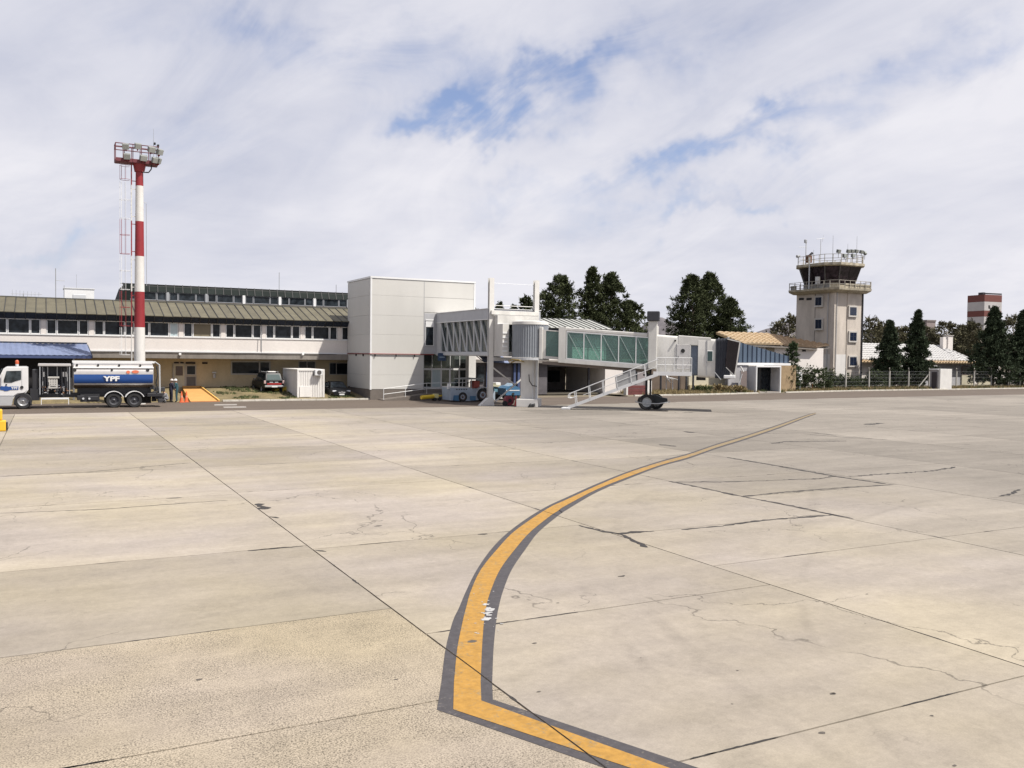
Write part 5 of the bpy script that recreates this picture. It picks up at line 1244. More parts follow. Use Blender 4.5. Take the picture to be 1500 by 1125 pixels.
# leaning board and pole in front
lbx, _ = PB(1094,560,76.9); bd = thing('brown_board', 'brown board standing upright left of the white doorway', 'board', (lbx,77.3,0))
part('board', MB().box(lbx-0.45,lbx+0.45,77.4,77.5,0.05,2.5), mat('board_brown',(0.19,0.15,0.14),0.8), bd); part('board_edge', MB().box(lbx-0.5,lbx-0.451,77.38,77.52,0.05,2.55), GREYMETAL, bd)
lt = thing('tilted_lamp', 'white tube lamp on a slanting pole beside the brown board', 'lamp', (lbx-1.4,77.0,0))
part('pole', MB().tube((lbx-1.4,77.0,0.05),(lbx-0.6,77.0,2.2),0.03,6), LIGHTSTEEL, lt)
part('lamp_head', MB().bar((lbx-0.85,77.0,3.0),(lbx-0.45,77.0,2.45),0.16,0.10), TRIM, lt)
sgx = PB(1172,560,79.6)[0]; ws_ = thing('white_notice_sign', 'small white sign on a post in front of the tower bushes', 'sign', (sgx,79.6,0))
sz1x = PB(1172,545,79.6)[1]; part('post', MB().tube((sgx,79.6,0),(sgx,79.6,sz1x),0.04,6), LIGHTSTEEL, ws_); part('board', MB().box(sgx-0.28,sgx+0.22,79.52,79.56,sz1x-0.95,sz1x), TRIM, ws_)
part('print_band', MB().box(sgx-0.16,sgx+0.10,79.512,79.519,sz1x-0.62,sz1x-0.55).box(sgx-0.12,sgx+0.06,79.512,79.519,sz1x-0.42,sz1x-0.36), GREYMETAL, ws_)

# ------------------------------------------------------------------ control tower
TB = 92.0
tx0, _ = PB(1221,500,TB); tx1, _ = PB(1262,500,TB)
tyb, _ = PA(1165.5,500,tx0)
tower = thing('control_tower', 'square cream control tower with dark slanting glass cab and railed galleries', 'control tower', (tx0,TB,0))
gz = PB(1222,424.5,TB)[1]
zw = PB(1222,519,TB)[1]
part('shaft', MB().box(tx0,tx1,TB,tyb,zw,gz), TOWERWALL, tower)
part('shaft_base', MB().box(tx0-0.02,tx1+0.02,TB-0.02,tyb+0.02,-0.05,zw), TOWERWHITE, tower)
# proud panel strips on both faces
part('corner_rib', MB().box(tx0-0.10,tx0+0.45,TB-0.12,TB+0.001,0,gz-0.05).box(tx0-0.12,tx0+0.001,TB,TB+0.5,0,gz-0.05), TOWERWALL, tower)
part('drain_pipe', MB().tube((tx1-0.05,TB-0.12,0),(tx1-0.05,TB-0.12,gz-0.1),0.10,8), BLACKMETAL, tower)
part('drain_pipe', MB().tube((tx0+0.28,TB-0.22,zw*0.2),(tx0+0.28,TB-0.22,gz-0.1),0.05,8).tube((tx0-0.18,TB+1.0,0.6),(tx0-0.18,TB+1.0,gz-0.1),0.06,8), GREYMETAL, tower)
yb_mid = PA(1193,500,tx0)[0]
part('face_joint', MB().box(tx0-0.03,tx0+0.01,yb_mid-0.05,yb_mid+0.05,zw,gz-0.1), BROWNGREY, tower)
part('stair_bay', MB().box(PB(1239.5,500,TB)[0],tx1-0.35,TB-0.10,TB-0.001,0,gz-0.05), TOWERWALL, tower)
def twin_front(px0,px1,y0,y1):
    a,z1 = PB(px0,y0,TB); c,z0 = PB(px1,y1,TB)
    f = part('window', MB().bbox(a-0.22,c+0.22,TB-0.30,TB-0.11,z0-0.28,z1+0.22,0.02), mat('window_surround',(0.56,0.53,0.49),0.8), tower)
    part('pane', MB().box(a,c,TB-0.33,TB-0.301,z0,z1), WINBLUE, f); part('mullion', MB().box((a+c)/2-0.04,(a+c)/2+0.04,TB-0.35,TB-0.331,z0,z1).box(a,c,TB-0.35,TB-0.331,(z0+z1)/2-0.02,(z0+z1)/2+0.02), mat('dark_blue_frame',(0.05,0.06,0.09),0.5), f)
for y0,y1 in ((450,462),(487,499),(523,535)): twin_front(1243,1252,y0,y1)
def twin_left(px0,px1,y0,y1):
    a,z1 = PA(px0,y0,tx0); c,z0 = PA(px1,y1,tx0); a,c = min(a,c),max(a,c)
    f = part('window', MB().bbox(tx0-0.26,tx0-0.01,a-0.22,c+0.22,z0-0.28,z1+0.22,0.02), mat('window_surround',(0.56,0.53,0.49),0.8), tower)
    part('pane', MB().box(tx0-0.29,tx0-0.261,a,c,z0,z1), WINBLUE, f); part('mullion', MB().box(tx0-0.31,tx0-0.291,(a+c)/2-0.04,(a+c)/2+0.04,z0,z1), mat('dark_blue_frame',(0.05,0.06,0.09),0.5), f)
for y0,y1 in ((436,447),(468.5,481),(505,517)): twin_left(1196.5,1205,y0,y1)
for px0,px1 in ((1170.5,1177.5),(1181.5,1189)):
    a,z1 = PA(px0,436.5,tx0); c,z0 = PA(px1,439.5,tx0); part('vent_slot', MB().box(tx0-0.03,tx0+0.01,min(a,c),max(a,c),z0,z1), DARK, tower)
# lower gallery
tcx, tcy = (tx0+tx1)/2, (TB+tyb)/2; hx, hy = (tx1-tx0)/2, (tyb-TB)/2
def octo(hx,hy,ch,z,cx=tcx,cy=tcy): return [(cx-hx+ch,cy-hy,z),(cx+hx-ch,cy-hy,z),(cx+hx,cy-hy+ch,z),(cx+hx,cy+hy-ch,z),(cx+hx-ch,cy+hy,z),(cx-hx+ch,cy+hy,z),(cx-hx,cy+hy-ch,z),(cx-hx,cy-hy+ch,z)]
gh = 1.05
lg0, lg1 = 1.6, 1.6
part('lower_gallery', MB().loft([octo(hx+0.5,hy+0.5,0.3,gz-0.35),octo(hx+1.3,hy+1.2,0.9,gz),octo(hx+1.35,hy+1.25,0.9,gz+0.28)]), TOWERSTAIN, tower)
def ringrail(h0,h1,hx,hy,ch,z,root,name,mat_,solid=False,npost=5):
    P8 = octo(hx,hy,ch,z); m = MB()
    for a,b in zip(P8,P8[1:]+P8[:1]):
        for t in (h0,(h0+h1)/2): m.bar((a[0],a[1],z+t),(b[0],b[1],z+t),0.06)
    part(name, m, mat_, root)
    for a,b in zip(P8,P8[1:]+P8[:1]):
        a=Vector(a);b=Vector(b);n=max(1,int((b-a).length/1.0))
        for k in range(n): q=a+(b-a)*k/n; part('rail_post', MB().bar((q.x,q.y,z),(q.x,q.y,z+h0),0.07), mat_, root)
RUSTY = mat('weathered_rail',(0.42,0.39,0.33),0.8,var=0.35)
ringrail(1.05,0.0,hx+1.25,hy+1.15,0.9,gz+0.28,tower,'lower_rail',RUSTY)
# stained parapet sheets behind the rail on the front
P8 = octo(hx+1.12,hy+1.02,0.85,gz+0.28); m = MB()
for i,(a,b) in enumerate(zip(P8,P8[1:]+P8[:1])):
    a=Vector(a);b=Vector(b); n=max(1,int((b-a).length/1.1))
    for k in range(n):
        q0=a+(b-a)*(k+0.04)/n;q1=a+(b-a)*(k+0.96)/n
        if i in (3,4) : continue
        if (i*7+k*3)%5==0: continue
        part('parapet_sheet', MB().bar((q0.x,q0.y,gz+0.62),(q1.x,q1.y,gz+0.62),0.04,0.62), TOWERSTAIN if i in (0,1,7) else mat('parapet_grey',(0.30,0.29,0.27),0.8,var=0.4), tower)
# cab
cabz0 = gz+0.28; zc1_ = PB(1222,387.5,TB)[1]; 
zc1_ = cabz0 + 3.2
zmid = cabz0+0.55
part('cab_sill', MB().loft([octo(hx+0.0,hy-0.4,1.2,cabz0),octo(hx+0.05,hy-0.35,1.2,zmid)]), TOWERSTAIN, tower)
low = octo(hx+0.02,hy-0.5,1.25,zmid); hi = octo(hx+0.75,hy+0.25,1.5,zc1_)
for i in range(8):
    a,b,c,d_ = map(Vector,(low[i],low[(i+1)%8],hi[(i+1)%8],hi[i]))
    n = 2 if (b-a).length>3 else 1
    for k in range(n):
        p=[a+(b-a)*(k+0.015)/n,a+(b-a)*(k+0.985)/n,d_+(c-d_)*(k+0.985)/n,d_+(c-d_)*(k+0.015)/n]
        part('cab_pane', MB().prism(p,(0.0,0.0,0.0)) if False else MB().panel(*p,0.05), CABGLASS, tower)
    part('cab_mullion', MB().bar(a,d_,0.14,0.14), mat('cab_frame',(0.10,0.095,0.09),0.6), tower)
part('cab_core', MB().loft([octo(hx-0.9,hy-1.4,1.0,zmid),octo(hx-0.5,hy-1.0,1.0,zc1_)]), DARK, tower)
part('cab_roof', MB().loft([octo(hx+0.8,hy+0.3,1.5,zc1_),octo(hx+1.15,hy+0.65,1.6,zc1_+0.12),octo(hx+1.15,hy+0.65,1.6,zc1_+0.46),octo(hx+1.0,hy+0.5,1.6,zc1_+0.5)]), TOWERSTAIN, tower)
zr = zc1_+0.5
ringrail(1.15,0.0,hx+0.95,hy+0.5,1.6,zr,tower,'upper_rail',RUSTY)
px_pole = PA(1185,400,tx0-1.3)[0]
part('gallery_pole', MB().tube((tx0-1.2,PA(1185.5,400,tx0-1.2)[0],gz+0.3),(tx0-1.2,PA(1185.5,400,tx0-1.2)[0],zr+0.9),0.09,8), LIGHTSTEEL, tower)
part('gallery_box', MB().bbox(tx0-1.0,tx0-0.6,PA(1198,400,tx0-0.8)[0]-0.3,PA(1198,400,tx0-0.8)[0]+0.3,gz+0.9,gz+2.0), TOWERWHITE, tower)
def on_roof(px, yy): # plane b=yy at px
    return PB(px,380,yy)[0]
def tower_item(px, ytop, b, label, kind='rod'):
    x, z = PB(px,ytop,b); t = thing('tower_antenna', label, 'antenna', (x,b,zr))
    if kind=='rod': part('rod', MB().tube((x,b,zr),(x,b,z),0.045,6,0.02), GREYMETAL, t)
    if kind=='vane':
        part('rod', MB().tube((x,b,zr),(x,b,z-0.3),0.07,6), LIGHTSTEEL, t); part('head', MB().bbox(x-0.3,x+0.05,b-0.15,b+0.15,z-0.5,z,0.05), GREYMETAL, t); part('side_arm', MB().tube((x-1.4,b,z-1.2),(x,b,z-1.1),0.03,5), LIGHTSTEEL, t)
    if kind=='tee':
        part('rod', MB().tube((x,b,zr),(x,b,z),0.05,6), LIGHTSTEEL, t); m=MB().tube((x-0.9,b,z),(x+0.7,b,z+0.25),0.03,5); m.tube((x+0.3,b,z-0.3),(x+0.5,b,z+0.7),0.02,5); part('aerial', m, LIGHTSTEEL, t)
    return t
tower_item(1181,351,TB+5.5,'sensor head with side arm on the left of the tower roof','vane')
tower_item(1192,366,TB+4,'short rod on the tower roof right of the sensor head')
tower_item(1202.5,351,TB+3.5,'thin mast with a crossed aerial on the tower roof','tee')
tower_item(1220.5,345,TB+2,'tall thin whip antenna at the middle of the tower roof')
tower_item(1242,357,TB+4,'stubby rod among the floodlights on the tower roof')
tower_item(1255.5,346,TB+4,'faint long whip antenna right of the floodlights')
flm = MB()
fl_lab = ['single floodlight left of the row on the tower roof rail','floodlight first of the close row on the tower roof','floodlight second of the close row on the tower roof','floodlight third of the close row on the tower roof','floodlight fourth of the close row on the tower roof','tilted floodlight at the right end of the tower roof','lower grey lamp box under the floodlight row, left','lower grey lamp box under the floodlight row, right']
def flood(x,b,z,label,cat_='floodlight',w=0.55,tilt=0.3,post=None,group='floodlights on the tower roof',zb0=None,nm='floodlight'):
    t = thing(nm, label, cat_, (x,b,z), 0, group)
    m = MB().bbox(-w/2,w/2,-0.18,0.18,-0.24,0.24,0.04); R = Matrix.Rotation(tilt,3,'X')
    for v in m.v: v[:] = R@v
    part('housing', m, mat('flood_grey',(0.16,0.17,0.16),0.6), t, world=False)
    m = MB().box(-w/2+0.04,w/2-0.04,-0.20,-0.185,-0.2,0.2)
    for v in m.v: v[:] = R@v
    part('lens', m, mat('flood_lens',(0.34,0.36,0.33),0.2), t, world=False)
    part('bracket', MB().box(-0.03,0.03,0.0,0.06,(zb0 if zb0 is not None else -0.6),-0.2), GREYMETAL, t, world=False)
    return t
for i,(px,py) in enumerate(((1228.5,368),(1243,368),(1248.5,368),(1254.5,368),(1262,369))):
    x,z = PB(px,py,TB-0.6); flood(x,TB-0.6,z,fl_lab[i],w=0.6,zb0=-0.9)
x,z = PB(1267,371,TB-0.6); f_=flood(x,TB-0.6,z,fl_lab[5],w=0.4,tilt=-0.6,zb0=-0.9)
for i,(px,py) in enumerate(((1237,374.5),(1249.5,374.5))):
    x,z = PB(px,py,TB-0.5); flood(x,TB-0.5,z,fl_lab[6+i],w=0.55,tilt=0.0,zb0=-0.5)
x = tx0-0.98; y_l, z = PA(1170,376,x); t_ = thing('wall_floodlight','round lamp on the far left corner of the tower roof rail','floodlight',(x,y_l,z)); part('head', MB().tube((x-0.35,y_l,z),(x+0.2,y_l,z+0.15),0.22,10,0.15), GREYMETAL, t_); part('arm', MB().tube((x-0.05,y_l,zr-0.1),(x-0.05,y_l,z),0.04,5), GREYMETAL, t_)
x,z = PB(1185,378,TB+5); t_ = thing('siren_box','rusty brown siren on the left of the tower roof rail','siren',(x,TB+5,z)); part('body', MB().bbox(x-0.4,x+0.35,TB+4.7,TB+5.3,z-0.7,z+0.4,0.05), mat('rust',(0.16,0.08,0.05),0.9), t_); part('horn', MB().tube((x,TB+5,z+0.4),(x+0.55,TB+4.9,z+0.75),0.1,10,0.2), BLACKMETAL, t_)

# ------------------------------------------------------------------ white tiled building on the right
wb_ = thing('white_tile_building', 'low white building with white barrel tile roof and ochre eaves right of the tower', 'building', (110,90,0))
yb = 93.2
ez2 = PB(1262,530.5,yb)[1]
ax0 = tx1+0.4; axr = PB(1432,520,yb)[0]
rz_ = PB(1262,503.5,yb+6.5)[1]
axm = PB(1368,507,yb+6.5)[0]
axe,_ = PB(1405,515,yb+6.5)
tiled_roof('white_tiles', wb_, (ax0-0.3,yb,ez2+0.28),(axm-2.0,yb,ez2+0.28),(axm,yb+6.5,rz_),(ax0-0.3,yb+6.5,rz_), TILEWHITE, 0.66, 0.19)
zlow2 = PB(1415,516,yb+4)[1]
tiled_roof('white_tiles', wb_, (axm-1.9,yb,ez2+0.28),(axr,yb,ez2+0.2),(axr-0.5,yb+4.0,zlow2),(axm+0.6,yb+6.5,rz_), TILEWHITE, 0.66, 0.19)
tiled_roof('eave_tiles', wb_, (ax0-0.3,yb-0.75,ez2-0.12),(axr+0.2,yb-0.75,ez2-0.12),(axr+0.2,yb-0.05,ez2+0.20),(ax0-0.3,yb-0.05,ez2+0.20), TILEYEL, 0.66, 0.19)
part('roof_core', MB().prism([(ax0-0.2,yb+0.05,ez2-0.1),(ax0-0.2,yb+0.05,ez2+0.2),(ax0-0.2,yb+6.5,rz_-0.1),(ax0-0.2,yb+12,ez2)],(axm-ax0+0.2,0,0)).prism([(axm-1.0,yb+0.05,ez2-0.1),(axm-1.0,yb+0.05,ez2+0.16),(axm-1.0,yb+4,zlow2-0.1),(axm-1.0,yb+10,ez2)],(axr-axm+0.4,0,0)), BROWNGREY, wb_)
part('wall', MB().box(ax0-0.3,PB(1352,550,yb)[0],yb+0.2,yb+10,0,ez2-0.1), WHITE_WALL, wb_)
part('grey_wall', MB().box(PB(1352,550,yb)[0]+0.01,axr-0.2,yb+0.35,yb+10,0,ez2-0.1), mat('mid_grey_wall',(0.42,0.42,0.44),0.85), wb_)  # right part of the wall in a plain grey
for a,c in ((1408,1426),(1432,1450),(1278,1292),(1320,1336)):
    x0_=PB(a,550,yb+0.3)[0]; x1_=PB(c,550,yb+0.3)[0]; window(wb_,x0_,x1_,1.75,3.1,yb+0.12,0.07,mat('lintel_brown',(0.20,0.12,0.10),0.8))
    if a>1400: part('cream_panel', MB().box(x0_,x1_,yb+0.15,yb+0.34,0.1,1.70), CREAM, wb_)
part('low_beam', MB().box(PB(1318,540,yb-0.5)[0],PB(1372,540,yb-0.5)[0],yb-0.6,yb-0.4,ez2-0.55,ez2-0.35), TRIM, wb_)
chx0,chz = PB(1386,492,yb+5); chx1 = PB(1393,492,yb+5)[0]
part('chimney', MB().bbox(chx0,chx1,yb+4.6,yb+5.5,ez2,chz,0.03).bbox(PB(1380,497,yb+5)[0],chx0-0.02,yb+4.8,yb+5.4,ez2,PB(1383,494,yb+5)[1],0.03), WHITE_WALL, wb_)
part('chimney_cap', MB().box(chx0-0.1,chx1+0.1,yb+4.5,yb+5.6,chz,chz+0.12).box(chx0+0.1,chx0+0.25,yb+4.9,yb+5.1,chz+0.12,chz+0.75), mat('cap_grey',(0.45,0.42,0.38),0.9), wb_)
extr = thing('white_garden_wall', 'white rendered wall continuing past the conifers at the right edge', 'wall', (130,92,0))
part('wall', MB().box(axr+1.5,axr+40,100.0,100.3,0,2.0), WHITE_WALL, extr); part('coping', MB().box(axr+1.45,axr+40,99.95,100.35,2.0,2.1), TRIM, extr)
# white kiosk
kx0 = G(1377,571).x; kx1 = G(1398,571).x; kz = PB(1387,540.5,80.6)[1]
kio = thing('white_kiosk', 'plain white masonry kiosk with a grey side door standing at the kerb', 'kiosk', (kx0,80.5,0))
kd = PA(1362,560,kx0)[0]
part('front', MB().bbox(kx0,kx1,80.5,80.8,0,kz,0.02), WHITE, kio)
part('side_wall', MB().box(kx0-0.02,kx0+0.25,80.81,kd,0,kz-0.05), mat('kiosk_grey',(0.36,0.34,0.34),0.85), kio)
part('roof', MB().box(kx0-0.1,kx1,80.81,kd+0.1,kz-0.15,kz), TRIM, kio)
part('far_wall', MB().box(kx1-0.2,kx1-0.01,80.81,kd,0,kz-0.16), WHITE, kio)
part('side_door', MB().box(kx0-0.06,kx0-0.021,81.0,kd-0.3,0.05,2.4), mat('door_dark',(0.06,0.05,0.055),0.8), kio)
# fence of concrete posts with bent tops
fpx = [(1207,569),(1239,569),(1273,568.6),(1303,568.6),(1331,568.6),(1361,568.6),(1401,568),(1427,568),(1452,568),(1477,567.5),(1494,567.5)]
fence = thing('perimeter_fence', 'row of grey concrete posts with bent tops and wire along the verge', 'fence', (93.6,85,0))
fp = []
for px,py in fpx:
    b = 84.2+(px-1207)/290*2.0; x = PB(px,555,b)[0]; fp.append((x,b))
hgt_ = 2.45
for (x,b) in fp:
    part('fence_post', MB().bar((x,b,0),(x,b,hgt_),0.15,0.15).bar((x,b,hgt_-0.03),(x-0.35,b-0.25,hgt_+0.42),0.10,0.10), mat('post_concrete',(0.46,0.44,0.40),0.85,var=0.2), fence)
wr = MB()
for z in (0.5,1.0,1.5,2.0,2.4): wr.path([(x,b,z) for x,b in fp],0.005,4)
for (x0_,b0_),(x1_,b1_) in zip(fp,fp[1:]):
    n=24
    for k in range(n): 
        t=k/n; q=(x0_+(x1_-x0_)*t,b0_+(b1_-b0_)*t); wr.tube((q[0],q[1],0.1),(q[0],q[1],2.4),0.0018,3,cap=False)
part('wire_mesh', wr, GREYMETAL, fence, kind='stuff')
part('brace', MB().bar((fp[5][0]-0.2,fp[5][1],1.9),(fp[5][0]-2.3,fp[5][1],0.1),0.10), mat('post_concrete',(0.46,0.44,0.40),0.85), fence)
# orange hydrant fittings
for i,(px,py,lab) in enumerate(((1195,572,'small orange hydrant pipe at the kerb in front of the tower'),)):
    g = G(px,py); t = thing('hydrant', lab, 'hydrant', (g.x,g.y+0.5,0))
    part('body', MB().tube((g.x,g.y+0.5,0),(g.x,g.y+0.5,0.75),0.14,10), ORANGE, t); part('pipe', MB().tube((g.x,g.y+0.5,0.35),(g.x+1.1,g.y+0.5,0.35),0.07,8).tube((g.x+1.1,g.y+0.5,0),(g.x+1.1,g.y+0.5,0.45),0.06,8), mat('pipe_orange',(0.75,0.30,0.10),0.6), t)
# light wooden posts near bush
# ------------------------------------------------------------------ far towers and hills
def far_block(name,label,cat_,px0,px1,ytop,depth,bands):
    c = AT((px0+px1)/2,520,depth); w = (px1-px0)/FPX*depth; zt_ = AT((px0+px1)/2,ytop,depth).z
    t = thing(name,label,cat_,(c.x,c.y,0),YAW*-1+0.35)
    R = INVS[t.name]
    hw = w/2*0.82; z = 0
    for nm,f0,f1,m in bands:
        part(nm, MB().box(-hw-(0.05 if 'band' in nm else 0),hw+(0.05 if 'band' in nm else 0),-hw*0.9-(0.05 if 'band' in nm else 0),hw*0.9+(0.05 if 'band' in nm else 0),zt_*f0,zt_*f1), m, t, world=False)
    return t, hw, zt_
PALETW = mat('far_tower_white',(0.52,0.50,0.49),0.8,var=0.12,scale=0.3); FARRED = mat('far_red',(0.17,0.055,0.045),0.8)
ft,hw,zt_ = far_block('water_tower','distant pale tower block with two dark red bands near the top','tower',1420,1460,432.5,330,[('shaft',0,0.715,PALETW),('red_band',0.716,0.79,FARRED),('white_band',0.791,0.905,PALETW),('red_band',0.906,0.995,FARRED)])
part('roof_rail', MB().box(-hw,hw,-hw*0.9,-hw*0.9+0.1,zt_,zt_+0.5).box(-hw*0.5,-hw*0.2,-1,1,zt_,zt_+0.9), BLACKMETAL, ft, world=False)
part('window', MB().box(-hw*0.55,-hw*0.35,-hw*0.9-0.1,-hw*0.9-0.051,zt_*0.82,zt_*0.86), DARK, ft, world=False)
ft2,hw2,zt2 = far_block('distant_block','distant pinkish grey concrete block rising above the trees','building',1347,1367,469,300,[('walls',0,0.97,mat('pinkish_concrete',(0.30,0.25,0.24),0.9))])
part('roof_edge', MB().box(-hw2-0.1,hw2+0.1,-hw2,hw2,zt2*0.97,zt2), mat('edge_brown',(0.22,0.19,0.18),0.9), ft2, world=False)
ft3,hw3,zt3 = far_block('distant_silo','low white distant roof showing between the trees on the right','building',1408,1428,500,260,[('walls',0,0.9,WHITE_WALL)])
part('roof', MB().box(-hw3-0.2,hw3+0.2,-hw3,hw3,zt3*0.9,zt3), TRIM, ft3, world=False)
def hill(pts, depth, wdt, nm):
    mb = MB(); n = len(pts)*14; rows = 9; vs=[]
    for i in range(n+1):
        u = i/n*(len(pts)-1); k=min(int(u),len(pts)-2); f=u-k; f=f*f*(3-2*f); px=pts[k][0]+(pts[k+1][0]-pts[k][0])*(u-k); py=pts[k][1]+(pts[k+1][1]-pts[k][1])*f
        c = AT(px,py,depth); h = c.z*(1+0.03*mnoise.noise(Vector((px*0.08,0,0))))
        dv = Vector((CF.x,CF.y,0)).normalized()
        for j in range(rows):
            t = (j/(rows-1))*2-1; p = Vector((c.x,c.y,0))+dv*(t*wdt); z = max(-1,h*(1-abs(t))**1.1*(1+0.16*mnoise.noise(Vector((px*0.05,t*4,2))) if t else 1)); vs.append((p.x,p.y,z))
    mb.add(vs,[(i*rows+j,(i+1)*rows+j,(i+1)*rows+j+1,i*rows+j+1) for i in range(n) for j in range(rows-1)])
    struct(nm, mb, HILL, smooth=True)
hill([(890,520),(925,492),(950,472),(968,465),(990,474),(1010,483),(1045,500),(1080,520)],1900,500,'hills')
hill([(1060,520),(1100,489),(1125,481),(1150,473),(1180,476),(1215,482),(1260,498),(1330,520)],2100,500,'hills')
hill([(500,535),(700,512),(800,510),(900,514),(1100,508),(1300,506),(1500,512),(1650,530)],3000,700,'hills')

# ------------------------------------------------------------------ floodlight mast
mbx = 6.35; mby = 71.2
mx, _ = PB(204.5,500,mby)
mast = thing('floodlight_mast','tall red and white banded floodlight mast behind the tanker','floodlight mast',(mx,mby,0))
def mz(py): return PB(204,py,mby)[1]
bands = [(0,mz(479.5),WHITE),(mz(479.5),mz(427.5),RED),(mz(427.5),mz(375.5),WHITE),(mz(375.5),mz(324.5),RED),(mz(324.5),mz(272.5),WHITE),(mz(272.5),mz(238),RED)]
zT = mz(238)
rad = lambda z: 0.42-(0.42-0.255)*z/zT
for z0,z1,m in bands:
    part('shaft_section', MB().tube((mx,mby,z0+0.002),(mx,mby,z1-0.002),rad(z0),24,rad(z1)), m, mast, smooth=35)
# ladder with cage
ladx = mx-0.62; 
def ladder(z0,z1,m,nm='ladder',hoops=True):
    k = MB(); k.box(ladx+0.05,ladx+0.10,mby-0.22,mby-0.17,z0,z1).box(ladx+0.05,ladx+0.10,mby+0.17,mby+0.22,z0,z1)
    z=z0
    while z<z1: k.tube((ladx+0.075,mby-0.2,z),(ladx+0.075,mby+0.2,z),0.015,5); z+=0.3
    z = z0+0.3
    while z<z1: k.box(ladx+0.1,mx,mby-0.02,mby+0.02,z,z+0.05); z += 2.0
    part(nm, k, m, mast)
for z0,z1,m in bands:
    ladder(max(z0,2.8),z1,m)
def cage(z0,z1,m):
    k = MB(); z=z0
    while z<=z1+0.01:
        pts=[(ladx-0.33+0.38*math.cos(a)+0.0, mby+0.36*math.sin(a), z) for a in [math.radians(40+i*280/10) for i in range(11)]]; k.path(pts,0.014,4); z+=1.37 if (z1-z0)>1 else 1
    for an in (90,135,180,225,270):
        a=math.radians(an); k.box(ladx-0.33+0.38*math.cos(a)-0.009,ladx-0.33+0.38*math.cos(a)+0.009,mby+0.36*math.sin(a)-0.015,mby+0.36*math.sin(a)+0.015,z0,z1)
    part('safety_cage', k, m, mast)
cage(mz(265),mz(245),RED); cage(mz(322),mz(268),TRIM); cage(mz(373),mz(323),RED); cage(mz(425),mz(375),TRIM); cage(mz(478),mz(427),RED); cage(mz(520),mz(480),TRIM)
part('side_cable', MB().path([(mx+0.45,mby-0.1,zT-3.0),(mx+0.47,mby-0.1,zT-9)],0.02,5).path([(mx+0.3,mby,zT-2.9),(mx+0.5,mby,zT-2.9)],0.02,5), GREYMETAL, mast)
# platform
plx0, _ = PB(168.5,240,mby); plx1,_ = PB(231,240,mby); zp_ = mz(240)
part('platform', MB().bbox(plx0,plx1,mby-0.55,mby+0.55,zp_-0.05,zp_+0.22,0.02), mat('platform_maroon',(0.16,0.035,0.045),0.7), mast)
part('collar', MB().tube((mx,mby,zp_-0.6),(mx,mby,zp_-0.05),0.34,20,0.45), RED, mast)
hh = 1.25
m = MB()
for z in (hh,hh*0.78): m.path([(plx0,mby-0.55,zp_+z),(plx1,mby-0.55,zp_+z),(plx1,mby+0.55,zp_+z),(plx0,mby+0.55,zp_+z),(plx0,mby-0.55,zp_+z)],0.035,6)
part('platform_rail', m, mat('platform_maroon',(0.16,0.035,0.045),0.7), mast)
for k in range(6):
    x_ = plx0+(plx1-plx0)*k/5
    for y_ in (mby-0.55,mby+0.55): part('rail_post', MB().tube((x_,y_,zp_),(x_,y_,zp_+hh),0.03,6), mat('platform_maroon',(0.16,0.035,0.045),0.7), mast)
part('bent_pipe', MB().path([(mx+0.2,mby-0.3,zp_-0.65),(mx+0.6,mby-0.3,zp_-0.62),(mx+0.78,mby-0.3,zp_-0.35),(mx+0.8,mby-0.3,zp_)],0.045,6), BLACKMETAL, mast)
lab = ['upper floodlight furthest left on the mast platform','upper floodlight left of centre on the mast platform','upper floodlight right of centre on the mast platform','outermost upper floodlight on the right of the mast platform','lower floodlight on the left of the mast platform','lower floodlight at the centre of the mast platform','lower floodlight right of centre on the mast platform','small lower floodlight at the right end of the mast platform']
for i,(px,py,w_) in enumerate(((184,214.5,0.42),(202,214,0.44),(222,219,0.50),(234,222.5,0.42),(186,229,0.44),(210,231.5,0.50),(226.5,234.5,0.40),(233,235.5,0.22))):
    x_,z_ = PB(px,py,mby-0.75); t = thing('mast_floodlight',lab[i],'floodlight',(x_,mby-0.75,z_),(-0.3,0.1,0.25,0.5,-0.2,0.2,0.3,0.5)[i],'floodlights on the mast platform')
    q = MB().bbox(-w_/2,w_/2,-0.16,0.16,-0.20,0.20,0.03); R_=Matrix.Rotation(0.45,3,'X')
    for v in q.v: v[:]=R_@v
    part('housing', q, mat('lamp_grey',(0.27,0.28,0.26),0.5), t, world=False)
    q = MB().box(-w_/2+0.03,w_/2-0.03,-0.18,-0.165,-0.17,0.17)
    for v in q.v: v[:]=R_@v
    part('lens', q, mat('lens_pale',(0.50,0.52,0.49),0.15), t, world=False)
    part('bracket', MB().box(-0.03,0.03,0.0,0.22,-0.3,-0.05), RED, t, world=False)
rx_,rz_b = PB(225.8,187,mby); t = thing('mast_lightning_rod','thin lightning rod on the right of the mast platform','lightning rod',(rx_,mby+0.4,zp_)); part('rod', MB().tube((rx_,mby+0.4,zp_),(rx_,mby+0.4,rz_b),0.025,6,0.01), GREYMETAL, t)
ox_,oz_b = PB(230.5,211,mby); t = thing('obstruction_lamp','pair of small dark obstruction lamps beside the mast rod','lamp',(ox_,mby+0.3,zp_)); part('stem', MB().tube((ox_,mby+0.3,zp_),(ox_,mby+0.3,oz_b),0.025,6), LIGHTSTEEL, t); part('lamp', MB().bbox(ox_-0.22,ox_-0.08,mby+0.22,mby+0.38,oz_b-0.02,oz_b+0.16,0.04).bbox(ox_+0.02,ox_+0.16,mby+0.22,mby+0.38,oz_b-0.14,oz_b+0.04,0.04), BLACK, t)

